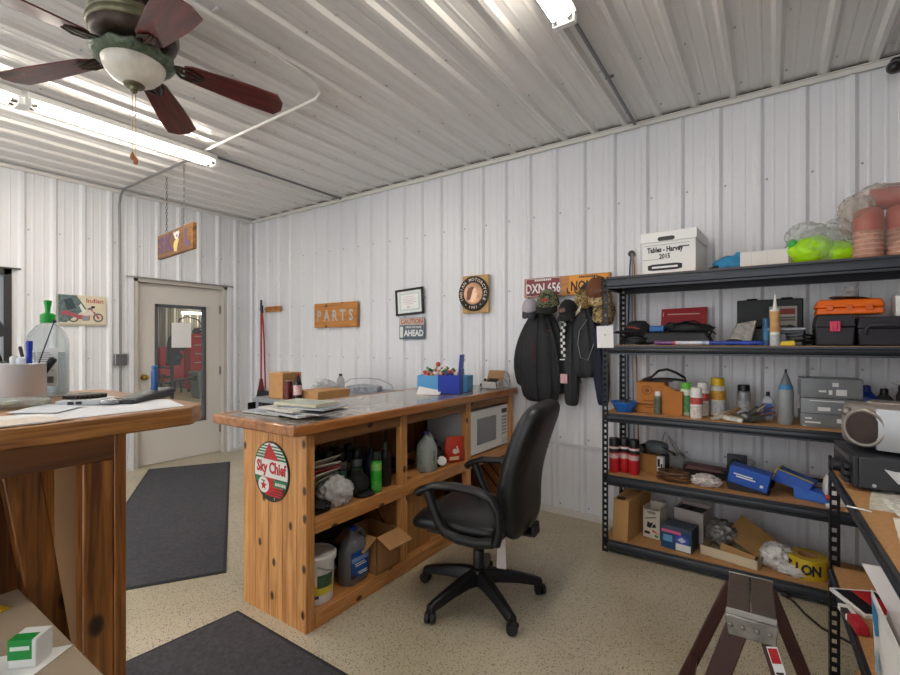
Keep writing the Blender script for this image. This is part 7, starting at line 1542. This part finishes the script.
k = MB(); k.prism([(-.066, -.055), (.066, -.055), (.066, -.01), (-.066, -.01)], 0, 1); k.bm.free()
k = MB(); k.at((0, 0, SZ)); k.hexa([(-.055, -.006, -.075), (.06, -.006, -.075), (.06, .03, -.075), (-.055, .03, -.075)], [(-.064, -.006, -.018), (.064, -.006, -.018), (.064, .03, -.018), (-.064, .03, -.018)])
for x in (-.05, -.02, .015, .045): k.cyl((x, -.006, -.045), (x, -.012, -.045), .007, .006, 10)
k.build('hinge_plate', ZINC, sw, bevel=.004)
k = MB(); k.at((0, .22, SZ)); k.hexa([(-.055, 0, -.075), (.06, 0, -.075), (.06, .02, -.075), (-.055, .02, -.075)], [(-.064, 0, -.03), (.064, 0, -.03), (.064, .02, -.03), (-.064, .02, -.03)]); k.build('hinge_plate', ZINC, sw, bevel=.004)
def leg(x0, y0, z0, x1, y1, w0, w1, th):
    """A pressed-steel channel leg from under the top to the floor."""
    k = MB(); d = Vector((x1 - x0, 0, -z0)).normalized(); u = Vector((d.z, 0, -d.x))
    p0 = Vector((x0, y0, z0)); p1 = Vector((x1, y1, 0))
    def rg(p, w): return [p - u * w + Vector((0, -th, 0)), p + u * w + Vector((0, -th, 0)), p + u * w + Vector((0, th, 0)), p - u * w + Vector((0, th, 0))]
    r1 = [Vector((v.x, v.y, max(0.0005, v.z))) for v in rg(p1, w1)]
    k.loft([rg(p0, w0), r1]); return k
leg(-.035, .010, SZ - .06, -.20, -.03, .028, .034, .011).build('leg', LEGR, sw, bevel=.003)
lg2 = leg(.035, .012, SZ - .06, .20, -.02, .016, .02, .011).build('leg', LEGR, sw, bevel=.003)
leg(-.052, .235, SZ - .03, -.265, .27, .018, .02, .012).build('leg', LEGR, sw, bevel=.003)
leg(.052, .235, SZ - .03, .26, .27, .018, .02, .012).build('leg', LEGR, sw, bevel=.003)
for x in (-.175, .155):
    k = MB(); k.box((x, .02, .25), (x + .02, .26, .28)); k.build('side_brace', LEGR, sw, bevel=.002)
k = MB(); ang = math.atan2(.165, .54)
k.X = Matrix.Translation((.066, -.0045, SZ - .135)) @ Matrix.Rotation(-ang, 4, 'Y')
k.m(WHITE); k.box((-.013, -.0015, -.09), (.013, 0, .062)); k.m(RED); k.box((-.011, -.0022, .018), (.011, -.001, .058)); k.m(INK)
for i in range(5): k.box((-.010, -.0022, -.075 + i * .016), (.008 - .003 * (i % 2), -.001, -.069 + i * .016))
k.build('warning_label', None, lg2, smooth=0)
# ================================================================== CAMERA, SKY, EXPOSURE
cam = bpy.data.cameras.new('camera'); cam.sensor_width = 36; cam.lens = 36 * FPX / 900; cam.shift_y = (HYP - 337.5) / 900; cam.clip_start = .02
co = bpy.data.objects.new('camera', cam); COL.objects.link(co); co.location = (0, 0, EYE); co.rotation_euler = (PI / 2, 0, TURN)
scene.camera = co
wd = bpy.data.worlds.new('daylight'); scene.world = wd; wd.use_nodes = True
bg = wd.node_tree.nodes['Background']; bg.inputs['Color'].default_value = (.95, .97, 1, 1); bg.inputs['Strength'].default_value = 1.05
vs = scene.view_settings; vs.view_transform = 'Standard'; vs.look = 'None'; vs.gamma = 1; vs.use_curve_mapping = False; vs.exposure = 1.1
